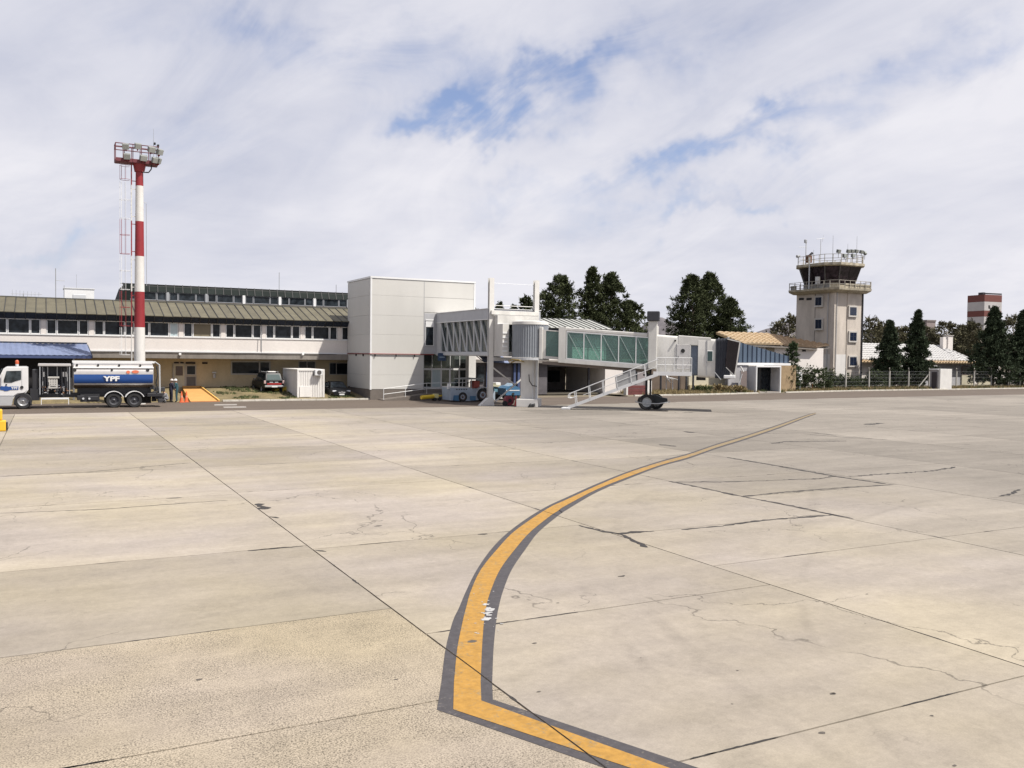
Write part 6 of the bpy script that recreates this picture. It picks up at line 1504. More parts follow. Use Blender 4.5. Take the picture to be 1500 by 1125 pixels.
# ------------------------------------------------------------------ vehicles
def tx(px,b): return PB(px,570,b)[0]
TBn = 67.05          # near side of the tanker
trk = thing('fuel_tanker','white cab fuel tanker with silver and deep blue tank parked before the terminal','fuel truck',(2.0,TBn,0))
def Q(px,py,b=TBn): return PB(px,py,b)
def pr(pix, b=TBn, w=2.4): return MB().prism([(Q(x,y,b)[0],b,Q(x,y,b)[1]) for x,y in pix],(0,w,0))
cabpix = [(-4,594),(-5,580),(-4.5,566),(-3.5,558),(1,548),(5,540),(9,537.3),(38,537),(41,538.5),(41.5,571),(38,575.5),(33,577),(26,577.5),(22,580),(19,585),(17.5,592),(16,594.5)]
m = pr(cabpix, TBn+0.02, 2.4)
bm = bmesh.new(); vv=[bm.verts.new(v) for v in m.v]; [bm.faces.new([vv[i] for i in f]) for f in m.f]; bmesh.ops.recalc_face_normals(bm,faces=bm.faces)
bmesh.ops.bevel(bm,geom=[e for e in bm.edges if abs(e.verts[0].co.y-e.verts[1].co.y)<0.01],offset=0.07,segments=2,affect='EDGES')
cabp = part('cab', MB().frombm(bm), mat('cab_white',(0.74,0.73,0.72),0.35,var=0.06,coat=0.3), trk, smooth=30)
part('windscreen', MB().panel(*[Vector((x,y,z)) for x,y,z in ((Q(-4.2,557)[0]-0.03,TBn+0.2,Q(0,557)[1]),(Q(-4.2,557)[0]-0.03,TBn+2.2,Q(0,557)[1]),(Q(6,540)[0]-0.12,TBn+2.2,Q(0,540)[1]),(Q(6,540)[0]-0.12,TBn+0.2,Q(0,540)[1]))],0.03), CARGLASS, cabp)
part('side_window', pr([(9.5,543.5),(31,543),(31,556),(22,558.5),(17,560.5),(6,560.5),(5.5,557)],TBn-0.005,0.02), CARGLASS, cabp)
part('door_seam', pr([(31.9,541),(32.3,541),(32.3,572),(31.9,572)],TBn+0.005,0.02).add([],[]), GREYMETAL, cabp)
part('lower_panel', pr([(-4.4,579.3),(20.4,579.3),(20,580.2),(-4.4,580.2)],TBn,0.03), GREYMETAL, cabp)
part('bumper', pr([(-4.2,581),(19.5,581),(17,593),(16,594),(-4,594)],TBn-0.01,0.04), mat('bumper_grey',(0.45,0.45,0.45),0.5), cabp)
part('blue_emblem', pr([(0,567),(2,565.5),(6,566),(9,565.5),(13,566.5),(15.5,566),(27,566),(27,570.8),(15,571.2),(11.5,572.5),(7,572.8),(4.5,571.6),(0,571)],TBn-0.004,0.02), YPFBLUE, cabp)
ltx,ltz = Q(16.3,570.3); part('lettering', text_mb('YPF',0.24,(ltx,TBn-0.012,ltz),(1,0,0),(0,0,1),0.004,0.006), TRIM, cabp)
part('round_cap', MB().tube((Q(32,567.3)[0],TBn-0.03,Q(32,567.3)[1]),(Q(32,567.3)[0],TBn+0.02,Q(32,567.3)[1]),0.10,14), BLACK, cabp)
part('mirror', MB().bbox(Q(3,552)[0],Q(4.6,552)[0],TBn-0.25,TBn-0.1,Q(3,560)[1],Q(3,547)[1],0.03), WHITE, cabp)
part('door_handle', MB().bbox(Q(8,563)[0],Q(10.4,563)[0],TBn-0.03,TBn,Q(8,564.5)[1],Q(8,562.5)[1],0.01), BLACK, cabp)
bx,bz_ = Q(24.5,537); bc_ = part('beacon_base', MB().tube((bx,TBn+0.8,bz_),(bx,TBn+0.8,bz_+0.16),0.10,12), LIGHTSTEEL, cabp); bl = part('beacon', MB().lathe([(0,0.11),(0.18,0.12),(0.26,0.06),(0.27,0.0)],(bx,TBn+0.8,bz_+0.16),(0,0,1),14), mat('beacon_orange',(0.60,0.12,0.05),0.3), cabp, smooth=35)
part('wheel_arch', pr([(19.5,592),(21,583),(25,579),(30,577.8),(36,577.8),(42,581),(46,588),(47,594),(45,594),(43,588),(39,582.5),(33,580.5),(27,581),(23,585),(21,594)],TBn-0.01,0.6), BLACKMETAL, trk)
def twheel(px,py,r,w,rm,nm='wheel'):
    ty,rim = wheel_mesh(r,w); c = Vector((Q(px,py)[0]-trk.location.x, w/2+0.05, r))
    for mm in (ty,rim):
        for v in mm.v: v[:]=v+c
    t = part(nm, ty, BLACK, trk, world=False, smooth=35); part('rim', rim, rm, t, world=False, smooth=35)
    for mm in (ty,rim):
        for v in mm.v: v.y += 1.95
    t = part(nm, ty, BLACK, trk, world=False, smooth=35); part('rim', rim, rm, t, world=False, smooth=35)
twheel(33.7,590,0.53,0.32,mat('rim_silver',(0.42,0.42,0.42),0.4,0.5))
DRIM = mat('rim_dark',(0.12,0.12,0.13),0.5,0.4)
twheel(167,589,0.51,0.5,DRIM); twheel(197,589,0.51,0.5,DRIM)
for c in (167,197.5):
    cx,cz0_ = Q(c,588); m=MB(); r_=0.66; vs=[]
    for k in range(11):
        a = math.radians(22+k*13.6); vs += [(cx+math.cos(a)*r_,TBn-0.03,0.50+math.sin(a)*r_*0.98),(cx+math.cos(a)*r_,TBn+0.55,0.50+math.sin(a)*r_*0.98),(cx+math.cos(a)*(r_-0.05),TBn+0.55,0.50+math.sin(a)*(r_-0.05)),(cx+math.cos(a)*(r_-0.05),TBn-0.03,0.50+math.sin(a)*(r_-0.05))]
    m.add(vs,[(4*i+j,4*i+4+j,4*i+4+(j+1)%4,4*i+(j+1)%4) for i in range(10) for j in range(4)]+[(0,1,2,3),(40,43,42,41)])
    part('mudguard', m, TRIM, trk)
# chassis
tA0 = Q(107,560)[0]
part('chassis', MB().box(Q(22,0)[0],Q(226,570)[0],TBn+0.75,TBn+0.95,0.72,1.0).box(Q(22,0)[0],Q(226,570)[0],TBn+1.55,TBn+1.75,0.72,1.0).box(Q(118,570)[0],Q(146,570)[0],TBn+0.15,TBn+0.7,0.42,0.95).box(Q(44,570)[0],Q(58,570)[0],TBn+0.2,TBn+2.2,0.55,1.3), BLACKMETAL, trk)
part('rear_skirt', MB().box(Q(203,570)[0],Q(226,570)[0],TBn+2.1,TBn+2.2,0.18,1.2), BLACKMETAL, trk)
part('subframe', MB().box(tA0+0.3,Q(222,570)[0],TBn+0.85,TBn+1.9,1.0,1.48), BLACKMETAL, trk)
part('underbody_box', MB().bbox(Q(113,570)[0],Q(124,570)[0],TBn+0.1,TBn+0.5,0.55,0.85).bbox(Q(128,570)[0],Q(144,570)[0],TBn+0.08,TBn+0.5,0.50,0.80), BLACKMETAL, trk)
for px in (122,131): part('filler_cap', MB().tube((Q(px,584)[0],TBn+0.04,Q(px,584)[1]),(Q(px,584)[0],TBn+0.1,Q(px,584)[1]),0.07,10), LIGHTSTEEL, trk)
# tank: oval section
tA, tB_ = Q(107,560)[0], Q(225.5,560)[0]; zT1 = Q(160,531.5)[1]; zT0 = Q(160,569)[1]; zcen=(zT0+zT1)/2; hz_=(zT1-zT0)/2; hyT=1.22
def oval(a, k=1.0, n=40):
    out=[]
    for i in range(n):
        t=2*math.pi*i/n; c,s=math.cos(t),math.sin(t); e=0.72; out.append((a,TBn+1.22+math.copysign(abs(c)**e,c)*hyT*k,zcen+math.copysign(abs(s)**e,s)*hz_*k))
    return out
part('tank', MB().loft([oval(tA,0.9),oval(tA+0.05,0.985),oval(tA+0.15,0.985),oval(tB_-0.15,0.985),oval(tB_-0.05,0.985),oval(tB_,0.9)]), TANKSILVER, trk, smooth=35)
def bandpart(y0,y1,name,m,k,x0=None,x1=None):
    z1_,z0_=Q(160,y0)[1],Q(160,y1)[1]; o = oval(0,k,160); pts=[(p[1],p[2]) for p in o if p[1]<TBn+1.0 and z0_<=p[2]<=z1_]; pts.sort(key=lambda q:q[1])
    vs=[];A=tA+0.06 if x0 is None else x0;B=tB_-0.06 if x1 is None else x1
    for y_,z_ in pts: vs += [(A,y_,z_),(B,y_,z_)]
    part(name, MB().add(vs,[(2*i,2*i+1,2*i+3,2*i+2) for i in range(len(pts)-1)]), m, trk, smooth=35)
bandpart(548.3,561.5,'blue_band',YPFBLUE,0.996)
bandpart(562,563.2,'trim_strip',TRIM,1.0)
bandpart(564,569,'dark_skirt',mat('skirt_brown',(0.10,0.07,0.045),0.5),0.992)  # dark brown band along the lower edge of the tank
lx,lz = Q(152,557.8); tm_ = text_mb('YPF',0.44,(lx,TBn-0.05,lz),(1,0,0),(0,0,1),0.01,0.022)
xs0=min(v.x for v in tm_.v)
for v in tm_.v: v.x = xs0+(v.x-xs0)*1.38
part('lettering', tm_, TRIM, trk)
for a,c,y in ((185,190.5,545),(193,203.5,544.5)):
    cx=(Q(a,y)[0]+Q(c,y)[0])/2; w_=(Q(c,y)[0]-Q(a,y)[0])/2; q=MB(); n=16
    q.prism([(cx+math.cos(6.283*k/n)*w_,TBn-0.02,Q(a,y)[1]+math.sin(6.283*k/n)*0.11) for k in range(n)],(0,0.12,0)); part('orange_badge', q, mat('badge_orange',(0.75,0.20,0.10),0.5), trk)
# top spill rail
part('spill_rail', MB().box(tA,tB_+0.12,TBn+0.35,TBn+0.42,zT1-0.02,zT1+0.12).box(tA,tB_+0.12,TBn+2.0,TBn+2.07,zT1-0.02,zT1+0.12).bbox(tA,tB_,TBn+0.02,TBn+0.1,zT1-0.38,zT1-0.30,0.02), TRIM, trk)
m=MB()
for px in (113,144,175,206): m.bbox(Q(px,534)[0]-0.06,Q(px,534)[0]+0.06,TBn+0.15,TBn+0.3,zT1-0.22,zT1-0.08,0.02)
part('rail_brackets', m, BLACKMETAL, trk)
for px in (109.5,164,216.5): part('tank_lamp', MB().tube((Q(px,542)[0],TBn+0.0,Q(px,542)[1]),(Q(px,542)[0],TBn+0.1,Q(px,542)[1]),0.07 if px==164 else 0.11,10), BLACK, trk)
# rear ladder, hoses
part('rear_ladder', MB().path([(tB_+0.1,TBn+0.3,zT1+0.1),(tB_+0.42,TBn+0.3,zT1-0.15),(tB_+0.45,TBn+0.3,0.9)],0.03).path([(tB_+0.1,TBn+0.75,zT1+0.1),(tB_+0.42,TBn+0.75,zT1-0.15),(tB_+0.45,TBn+0.75,0.9)],0.03), LIGHTSTEEL, trk)
part('rear_hose', MB().path([(tB_+0.2,TBn+0.2,zT1-0.2),(tB_+0.25,TBn+0.1,zT1-0.8),(tB_+0.15,TBn+0.1,zT1-1.4),(tB_+0.3,TBn+0.1,1.2)],0.05), BLACK, trk)
part('rear_bumper', MB().bbox(tB_-0.4,tB_+0.6,TBn+0.2,TBn+2.2,0.72,0.98).bbox(tB_+0.1,tB_+0.75,TBn+0.4,TBn+1.8,0.55,0.75), BLACKMETAL, trk)
m=MB(); rnd=random.Random(3)
for k in range(26): 
    x_=rnd.uniform(tB_-0.1,tB_+0.75); z_=rnd.uniform(0.45,1.5)*(1-0.25*(x_-tB_)); y_=TBn+rnd.uniform(0.2,1.5); s_=rnd.uniform(0.05,0.16); m.bbox(x_-s_,x_+s_,y_-s_,y_+s_,z_-s_,z_+s_*0.8,0.02)
part('rear_fittings', m, mat('fitting_dark',(0.06,0.06,0.065),0.5,0.3,var=0.5,scale=6), trk, kind='stuff')
# pump module
pA,pB_ = Q(57,560)[0],Q(103,560)[0]; zr_m=Q(80,533)[1]
part('module_roof', MB().bbox(pA-0.05,pB_+0.05,TBn+0.05,TBn+2.3,zr_m-0.16,zr_m,0.02), TANKSILVER, trk)
part('module_back', MB().box(pA,pB_,TBn+1.1,TBn+1.15,1.0,zr_m-0.17), mat('module_dark_blue',(0.012,0.016,0.030),0.5), trk)
for px in (58.5,62.5,70,84,99,102): part('module_post', MB().box(Q(px,560)[0]-0.03,Q(px,560)[0]+0.03,TBn+(0.08 if px in (58.5,102) else 0.6),TBn+(0.14 if px in (58.5,102) else 0.66),0.95,zr_m-0.17), GREYMETAL, trk)
a,z1_=Q(70.5,553);c,z0_=Q(84.5,569.5); part('dispenser_cabinet', MB().bbox(a,c,TBn+0.2,TBn+0.55,z0_,z1_,0.03).bbox(a-0.03,c+0.1,TBn+0.15,TBn+0.6,z1_-0.06,z1_+0.05,0.02), mat('cabinet_grey',(0.50,0.48,0.44),0.5), trk)
m=MB()
for k in range(4):
    for j in range(3): m.tube((a+0.15+j*0.15,TBn+0.19,z0_+0.15+k*0.15),(a+0.15+j*0.15,TBn+0.2,z0_+0.15+k*0.15),0.025,6)
part('gauges', m, BLACK, trk)
for mm_,seed,nm in ((mat('brass_pipework',(0.30,0.16,0.09),0.4,0.4,var=0.4,scale=6),5,'pump_pipework'),(CHROME,6,'pump_valves'),(BLACKMETAL,8,'hose_reel_parts')):
    m=MB(); rnd=random.Random(seed)
    for k in range(16):
        x_=rnd.uniform(pA+0.15,pB_-0.15); z_=rnd.uniform(0.95,1.55); y_=TBn+rnd.uniform(0.15,0.8); l=rnd.uniform(0.1,0.3)
        d_=[(l,0,0),(0,0,l),(0,l,0)][rnd.randrange(3)]; m.tube((x_,y_,z_),(x_+d_[0],y_+d_[1],z_+d_[2]),rnd.uniform(0.03,0.07),8)
    if nm=='hose_reel_parts':
        for px in (65,90,95): m.path([(Q(px,545)[0],TBn+0.3,zr_m-0.3),(Q(px+1,560)[0],TBn+0.25,1.6),(Q(px-1,570)[0],TBn+0.25,1.2)],0.04)
    if nm=='pump_valves':
        for px in (64,93,97): m.tube((Q(px,548)[0],TBn+0.25,Q(px,552)[1]),(Q(px,548)[0],TBn+0.25,Q(px,545)[1]),0.06,8)
    part(nm, m, mm_, trk)
part('side_step', MB().box(Q(60,570)[0],Q(101,570)[0],TBn-0.02,TBn+0.3,Q(80,585)[1],Q(80,582.8)[1]).box(Q(60,570)[0],Q(61,570)[0],TBn-0.02,TBn+0.05,Q(80,592.5)[1],Q(80,585)[1]).box(Q(100,570)[0],Q(101,570)[0],TBn-0.02,TBn+0.05,Q(80,592.5)[1],Q(80,585)[1]), TRIM, trk)
part('air_tank', MB().bbox(Q(47,545)[0],Q(56,545)[0],TBn+0.3,TBn+0.9,Q(50,572)[1],Q(50,541)[1],0.05), BLACKMETAL, trk)

# generic car loft
def car(root, secs, m, name='body'):
    """secs: (x, z_bottom, z_belt, z_top, halfwidth, halfwidth_top)"""
    rings=[]
    for x,zb0,zb1,zt0,hw,ht in secs:
        rings.append([(x,-hw*0.92,zb0),(x,-hw,zb0+0.2),(x,-hw,zb1-0.04),(x,-hw*0.96,zb1),(x,-ht,zt0-0.03),(x,-ht*0.88,zt0),(x,ht*0.88,zt0),(x,ht,zt0-0.03),(x,hw*0.96,zb1),(x,hw,zb1-0.04),(x,hw,zb0+0.2),(x,hw*0.92,zb0)])
    return part(name, MB().loft(rings), m, root, world=False, smooth=30)
def rear_y(v): return v
# --- dark estate 4x4 seen from behind; car frame: +x forwards
g = G(385,579,0.45); suv = thing('parked_suv','dark grey four wheel drive with red tail strip parked on the bank, seen from behind','car',(17.35,79.8,0.45),math.radians(93))
car(suv,[(-2.15,0.45,0.98,1.02,0.80,0.70),(-2.2,0.5,1.0,1.05,0.84,0.72),(-2.12,0.42,1.02,1.10,0.86,0.74),(-1.85,0.38,1.03,1.70,0.87,0.62),(-0.2,0.38,1.02,1.76,0.87,0.66),(0.35,0.38,1.02,1.72,0.87,0.66),(0.95,0.38,1.02,1.06,0.87,0.70),(1.9,0.40,0.98,1.01,0.85,0.72),(2.15,0.5,0.88,0.92,0.78,0.62)],CARDGREY)
part('rear_window', MB().panel((-2.13,0.60,1.13),(-2.13,-0.60,1.13),(-1.92,-0.52,1.60),(-1.92,0.52,1.60),0.02), mat('rear_glass',(0.09,0.12,0.115),0.1), suv, world=False)
for s_ in (-1,1): part('side_window', MB().add([(-1.7,s_*0.825,1.12),(0.75,s_*0.825,1.10),(0.3,s_*0.70,1.62),(-1.6,s_*0.68,1.62)],[(0,1,2,3)]), CARGLASS, suv, world=False)
part('tail_strip', MB().box(-2.235,-2.20,-0.62,0.62,0.72,0.86), BRIGHTRED, suv, world=False)
for s_ in (-1,1): part('tail_light', MB().bbox(-2.25,-2.12,s_*0.80-0.09,s_*0.80+0.09,0.80,1.08,0.03), mat('tail_lamp',(0.55,0.40,0.38),0.3), suv, world=False)
part('rear_bumper', MB().bbox(-2.32,-2.1,-0.82,0.82,0.50,0.66,0.04), mat('bumper_silver',(0.40,0.40,0.40),0.4), suv, world=False)
part('number_plate', MB().box(-2.34,-2.325,-0.25,0.25,0.50,0.64), TRIM, suv, world=False)
part('tailgate_badges', MB().box(-2.225,-2.2,-0.35,-0.05,0.90,0.96).box(-2.225,-2.2,0.1,0.4,0.90,0.96), LIGHTSTEEL, suv, world=False)
part('roof_box', MB().bbox(-1.5,-1.0,-0.35,0.35,1.74,1.86,0.05), WHITE, suv, world=False)
part('roof_rack', MB().tube((-1.6,-0.5,1.80),(0.2,-0.5,1.82),0.03).tube((-1.6,0.5,1.80),(0.2,0.5,1.82),0.03), LIGHTSTEEL, suv, world=False)
for s_ in (-1,1):
    part('wing_mirror', MB().bbox(0.45,0.6,s_*0.98-0.1,s_*0.98+0.1,1.08,1.22,0.03), BLACK, suv, world=False)
    for x_ in (-1.35,1.35): wheel(suv,(x_,s_*0.78,0.34),0.34,0.22,GREYMETAL)
# --- dark saloon by the block, facing the apron
sal = thing('parked_hatchback','black hatchback parked nose out beside the white clad block','car',(22.75,77.1,0.0),math.radians(-92))
car(sal,[(-2.0,0.4,0.85,0.9,0.74,0.60),(-1.9,0.28,0.9,1.30,0.84,0.56),(-0.6,0.24,0.88,1.46,0.86,0.60),(0.2,0.24,0.88,1.42,0.86,0.60),(1.0,0.24,0.86,0.94,0.86,0.70),(1.75,0.26,0.72,0.80,0.84,0.68),(2.05,0.34,0.56,0.64,0.72,0.55)],CARBLACK)
part('windscreen', MB().panel((0.98,-0.66,0.95),(0.98,0.66,0.95),(0.28,0.54,1.41),(0.28,-0.54,1.41),0.02), CARGLASS, sal, world=False)
for s_ in (-1,1): part('side_window', MB().add([(-1.5,s_*0.84,0.95),(0.7,s_*0.84,0.95),(0.15,s_*0.635,1.36),(-1.3,s_*0.62,1.34)],[(0,1,2,3)]), CARGLASS, sal, world=False)
for s_ in (-1,1): part('headlight', MB().bbox(1.82,1.98,s_*0.62-0.17,s_*0.62+0.17,0.60,0.74,0.04), mat('lamp_clear',(0.70,0.72,0.75),0.15), sal, world=False)
part('grille', MB().bbox(2.02,2.08,-0.30,0.30,0.50,0.60,0.02), CHROME, sal, world=False)
part('emblem', MB().prism([(2.09,0,0.50),(2.09,0.09,0.60),(2.09,0,0.70),(2.09,-0.09,0.60)],(0.02,0,0)), CHROME, sal, world=False)
part('number_plate', MB().box(2.07,2.09,-0.22,0.22,0.34,0.46), TRIM, sal, world=False)
for s_ in (-1,1):
    part('wing_mirror', MB().bbox(0.72,0.84,s_*0.96-0.1,s_*0.96+0.1,0.94,1.06,0.03), CARBLACK, sal, world=False)
    for x_ in (-1.25,1.3): wheel(sal,(x_,s_*0.76,0.31),0.31,0.2,GREYMETAL)
# --- office container
ca0, ca1, cb_0 = 18.75, 21.08, 74.78
czt = PB(455,541,cb_0)[1]
cont = thing('site_container','white corrugated steel container with air conditioner parked beside the block','container',(ca0,cb_0,0))
m=MB()
n=14; dx_=(ca1-ca0-0.24)/n
for i in range(n):
    x_=ca0+0.12+i*dx_; m.add([(x_,cb_0+0.03,0.15),(x_+dx_*0.3,cb_0+0.03,0.15),(x_+dx_*0.45,cb_0+0.07,0.15),(x_+dx_*0.85,cb_0+0.07,0.15),(x_+dx_,cb_0+0.03,0.15),(x_,cb_0+0.03,czt-0.12),(x_+dx_*0.3,cb_0+0.03,czt-0.12),(x_+dx_*0.45,cb_0+0.07,czt-0.12),(x_+dx_*0.85,cb_0+0.07,czt-0.12),(x_+dx_,cb_0+0.03,czt-0.12)],[(j,j+1,6+j,5+j) for j in range(4)])
CW = mat('container_white',(0.84,0.81,0.77),0.5,var=0.12,fine=0.04,streak=(1,1,0.3))
part('front_wall', m, CW, cont)
cL = 5.2; n=36; dy_=(cL-0.24)/n
for sx_ in (0,1):
    m=MB()
    for i in range(n):
        y_=cb_0+0.12+i*dy_; h=0.0 if i%2 else 0.035
        if sx_==0: m.box(ca0+0.02+h,ca0+0.06+h,y_,y_+dy_,0.15,czt-0.12)
        else: m.box(ca1-0.06-h,ca1-0.02-h,y_,y_+dy_,0.15,czt-0.12)
    part('side_wall', m, CW, cont)
part('frame', MB().box(ca0,ca0+0.12,cb_0,cb_0+0.12,0.04,czt).box(ca1-0.12,ca1,cb_0,cb_0+0.12,0.04,czt).box(ca0+0.12,ca1-0.12,cb_0,cb_0+0.1,czt-0.12,czt).box(ca0+0.12,ca1-0.12,cb_0,cb_0+0.1,0.04,0.15).box(ca0,ca0+0.12,cb_0+cL-0.12,cb_0+cL,0.04,czt).box(ca0,ca0+0.1,cb_0+0.12,cb_0+cL-0.12,czt-0.12,czt).box(ca0,ca0+0.1,cb_0+0.12,cb_0+cL-0.12,0.04,0.15), CW, cont)
part('roof', MB().box(ca0+0.02,ca1-0.02,cb_0+0.02,cb_0+cL,czt-0.02,czt+0.01), CW, cont)
part('back_wall', MB().box(ca0+0.12,ca1-0.1,cb_0+cL-0.08,cb_0+cL-0.02,0.1,czt-0.1), CW, cont)
part('front_hatch', MB().bbox(ca0+0.2,ca0+1.15,cb_0-0.03,cb_0+0.029,0.22,1.12,0.01), CW, cont)
part('corner_foot', MB().box(ca0,ca0+0.2,cb_0+0.0,cb_0+0.2,0.0,0.039).box(ca1-0.2,ca1,cb_0,cb_0+0.2,0.0,0.039), BLACKMETAL, cont)
ax_,az_ = PB(466,545.5,cb_0); acu = thing('air_conditioner','white air conditioner unit fixed to the front of the site container','air conditioner',(ax_,cb_0,az_))
part('casing', MB().bbox(ax_-0.36,ax_+0.30,cb_0-0.38,cb_0-0.02,az_-0.26,az_+0.24,0.03), TRIM, acu); part('fan_grille', MB().tube((ax_-0.0,cb_0-0.395,az_),(ax_-0.0,cb_0-0.381,az_),0.19,18), mat('fan_dark',(0.10,0.09,0.085),0.6), acu)
part('pipe', MB().path([(ax_-0.4,cb_0-0.1,az_+0.1),(ax_-0.42,cb_0-0.1,az_-0.3)],0.03), BLACK, acu)
# yellow trough and red extinguisher cart
yx = 18.9; ytr = thing('yellow_trolley','yellow flat trolley on the grass between the four wheel drive and the container','trolley',(18.4,79.0,0.45))
part('tray', MB().prism([(17.75,78.6,0.62),(18.75,78.6,0.45),(18.75,78.6,0.85),(17.75,78.6,0.95)],(0,1.2,0)), YELLOW, ytr); part('end_plate', MB().bbox(18.72,18.85,78.5,79.9,0.35,0.95,0.01), mat('pale_yellow',(0.80,0.72,0.35),0.6), ytr)
part('wheel', MB().tube((18.2,78.55,0.52),(18.2,78.65,0.52),0.14,12), BLACK, ytr)
ext_ = thing('fire_extinguisher_cart','red wheeled fire extinguisher at the wall behind the container','fire extinguisher',(19.3,81.2,0.8))
part('cylinder', MB().lathe([(0,0.02),(0,0.2),(0.8,0.2),(0.95,0.08),(1.05,0.08),(1.05,0.0)],(19.3,81.3,0.85),(0,0,1),16), mat('deep_red',(0.30,0.02,0.03),0.4), ext_, smooth=35); part('hose', MB().path([(19.3,81.3,1.9),(19.5,81.2,1.85),(19.52,81.15,1.3)],0.025), BLACK, ext_); part('wheel', MB().tube((19.12,81.1,0.92),(19.12,81.16,0.92),0.12,12), BLACK, ext_)
# cones
def cone(x,y,z,label,group=None,h=0.75,m=ORANGE):
    t = thing('traffic_cone',label,'traffic cone',(x,y,z),0,group)
    part('base', MB().bbox(-0.19,0.19,-0.19,0.19,0,0.04,0.01), m, t, world=False)
    part('cone_body', MB().lathe([(0.04,0.15),(h*0.45,0.10)],(0,0,0),(0,0,1),16).lathe([(h*0.62,0.08),(h,0.035),(h,0.0)],(0,0,0),(0,0,1),16), m, t, world=False, smooth=35)
    part('collar', MB().lathe([(h*0.45,0.10),(h*0.62,0.08)],(0,0,0),(0,0,1),16), mat('cone_pale',(0.72,0.30,0.18),0.5), t, world=False, smooth=35)
    return t
g = G(266,589.5); cone(g.x,g.y,0,'orange traffic cone close beside the workers, left of the pair',group='cones by the workers',h=0.85)
g = G(273,589.2); cone(g.x,g.y,0,'orange traffic cone nearest the orange ramp, right of the pair',group='cones by the workers',h=0.85)
g = G(756,594.5); cone(g.x,g.y,0,'reddish traffic cone at the foot of the rotunda column',h=0.8,m=mat('cone_red',(0.80,0.12,0.10),0.5))
g = G(745,594.5); rd_ = thing('hose_reel','dark red hose reel on wheels beside the red cone','hose reel',(g.x,g.y,0))
part('reel', MB().tube((g.x,g.y-0.2,0.42),(g.x,g.y+0.2,0.42),0.38,20), mat('reel_maroon',(0.22,0.03,0.05),0.5), rd_); part('hub', MB().tube((g.x,g.y-0.24,0.42),(g.x,g.y-0.2,0.42),0.14,14), BLACK, rd_); part('stand', MB().bar((g.x-0.4,g.y-0.15,0.03),(g.x+0.3,g.y-0.15,0.03),0.05).bar((g.x-0.35,g.y-0.15,0.03),(g.x,g.y-0.22,0.42),0.05), BLACKMETAL, rd_)
part('wheel', MB().tube((g.x-0.42,g.y-0.25,0.2),(g.x-0.42,g.y-0.12,0.2),0.2,14), BLACK, rd_)
g = G(777,596.5); chk = thing('rubber_hose_coil','black coiled hose lying against the white column base','hose coil',(g.x,g.y-0.2,0))
m=MB()
for k in range(3): m.path([(g.x+0.3*math.cos(a)*(1-0.15*k),g.y-0.25+0.12*math.sin(a),0.12+0.09*math.sin(a*1+1)+0.06*k) for a in [i*0.6283 for i in range(11)]],0.05,6)
part('coil', m, BLACK, chk); part('clamp', MB().bbox(g.x-0.08,g.y-0.30+0,g.y-0.4,g.y-0.28,0.05,0.3) if False else MB().bbox(g.x-0.08,g.x+0.08,g.y-0.42,g.y-0.3,0.08,0.26,0.01), BLACKMETAL, chk)

# --- yellow tow bar
tb0 = G(617,587.5); tb = thing('tow_bar','yellow aircraft tow bar lying in front of the entrance','tow bar',(tb0.x,tb0.y,0))
d_ = Vector((PB(656,580,tb0.y+1.0)[0],tb0.y+1.0,0.62)) if True else None
A_ = Vector((tb0.x,tb0.y,0.30)); B_ = Vector((PB(657,578.5,tb0.y+0.6)[0],tb0.y+0.6,0.45))
mid=A_+(B_-A_)*0.62
part('bar', MB().tube(A_+(B_-A_)*0.02,B_,0.07,10), YELLOW, tb); part('head_tube', MB().tube(A_,A_+(B_-A_)*0.45,0.17,12), YELLOW, tb)
part('bracket', MB().bbox(mid.x-0.45,mid.x-0.05,mid.y-0.25,mid.y+0.25,0.22,0.58,0.04), mat('pale_yellow',(0.80,0.72,0.35),0.6), tb)
for k,s_ in ((0.45,-0.3),(0.62,-0.3),(0.5,0.3)):
    q=A_+(B_-A_)*k; part('wheel', MB().tube((q.x,q.y+s_-0.05,0.14),(q.x,q.y+s_+0.05,0.14),0.14,12), BLACK, tb)
# --- tow tractor
trn = 68.3
t0_ = PB(661,570,trn)[0]; tt = thing('tow_tractor','pale blue and white aircraft tow tractor with open cabin behind the front post','tow tractor',(t0_,trn,0))
def QT(px,py): return PB(px,py,trn)
def prT(pix,w=1.8,b=0.0): return MB().prism([(QT(x,y)[0],trn+b,QT(x,y)[1]) for x,y in pix],(0,w,0))
part('chassis', prT([(660,568),(691,568.5),(694,570),(716,569.5),(726,573),(726,586),(700,586),(690,587.5),(661,586.5)],1.75,0.1), mat('tractor_pale',(0.40,0.47,0.55),0.5,var=0.22,scale=2), tt)
part('lower_skirt', prT([(665,579),(672,579),(672,587.5),(664,586.5)],0.08,0.0).add(*(lambda q:(q.v,q.f))(prT([(689,580),(697,580),(697,586.5),(689,586.5)],0.08,0.0))), BLUE, tt)
part('bonnet_lid', prT([(660.5,566.6),(690,567.2),(690,568.6),(660.5,568)],1.7,0.12), WHITE, tt)
part('front_post', prT([(658.5,562),(660.8,562),(661,570),(658,570)],0.3,0.2), TRIM, tt)
for px0,r_ in ((678.5,0.40),(708,0.56)):
    for off in (0.02,1.55):
        ty,rim = wheel_mesh(r_,0.32); c = Vector((QT(px0,580)[0]-t0_,off+0.16,r_))
        for mm in (ty,rim):
            for v in mm.v: v[:]=v+c
        w_ = part('wheel', ty, BLACK, tt, world=False, smooth=35); part('rim', rim, mat('rim_brown',(0.16,0.10,0.08),0.6), w_, world=False, smooth=35)
cx = QT(708,580)[0]; m=MB(); vs=[]
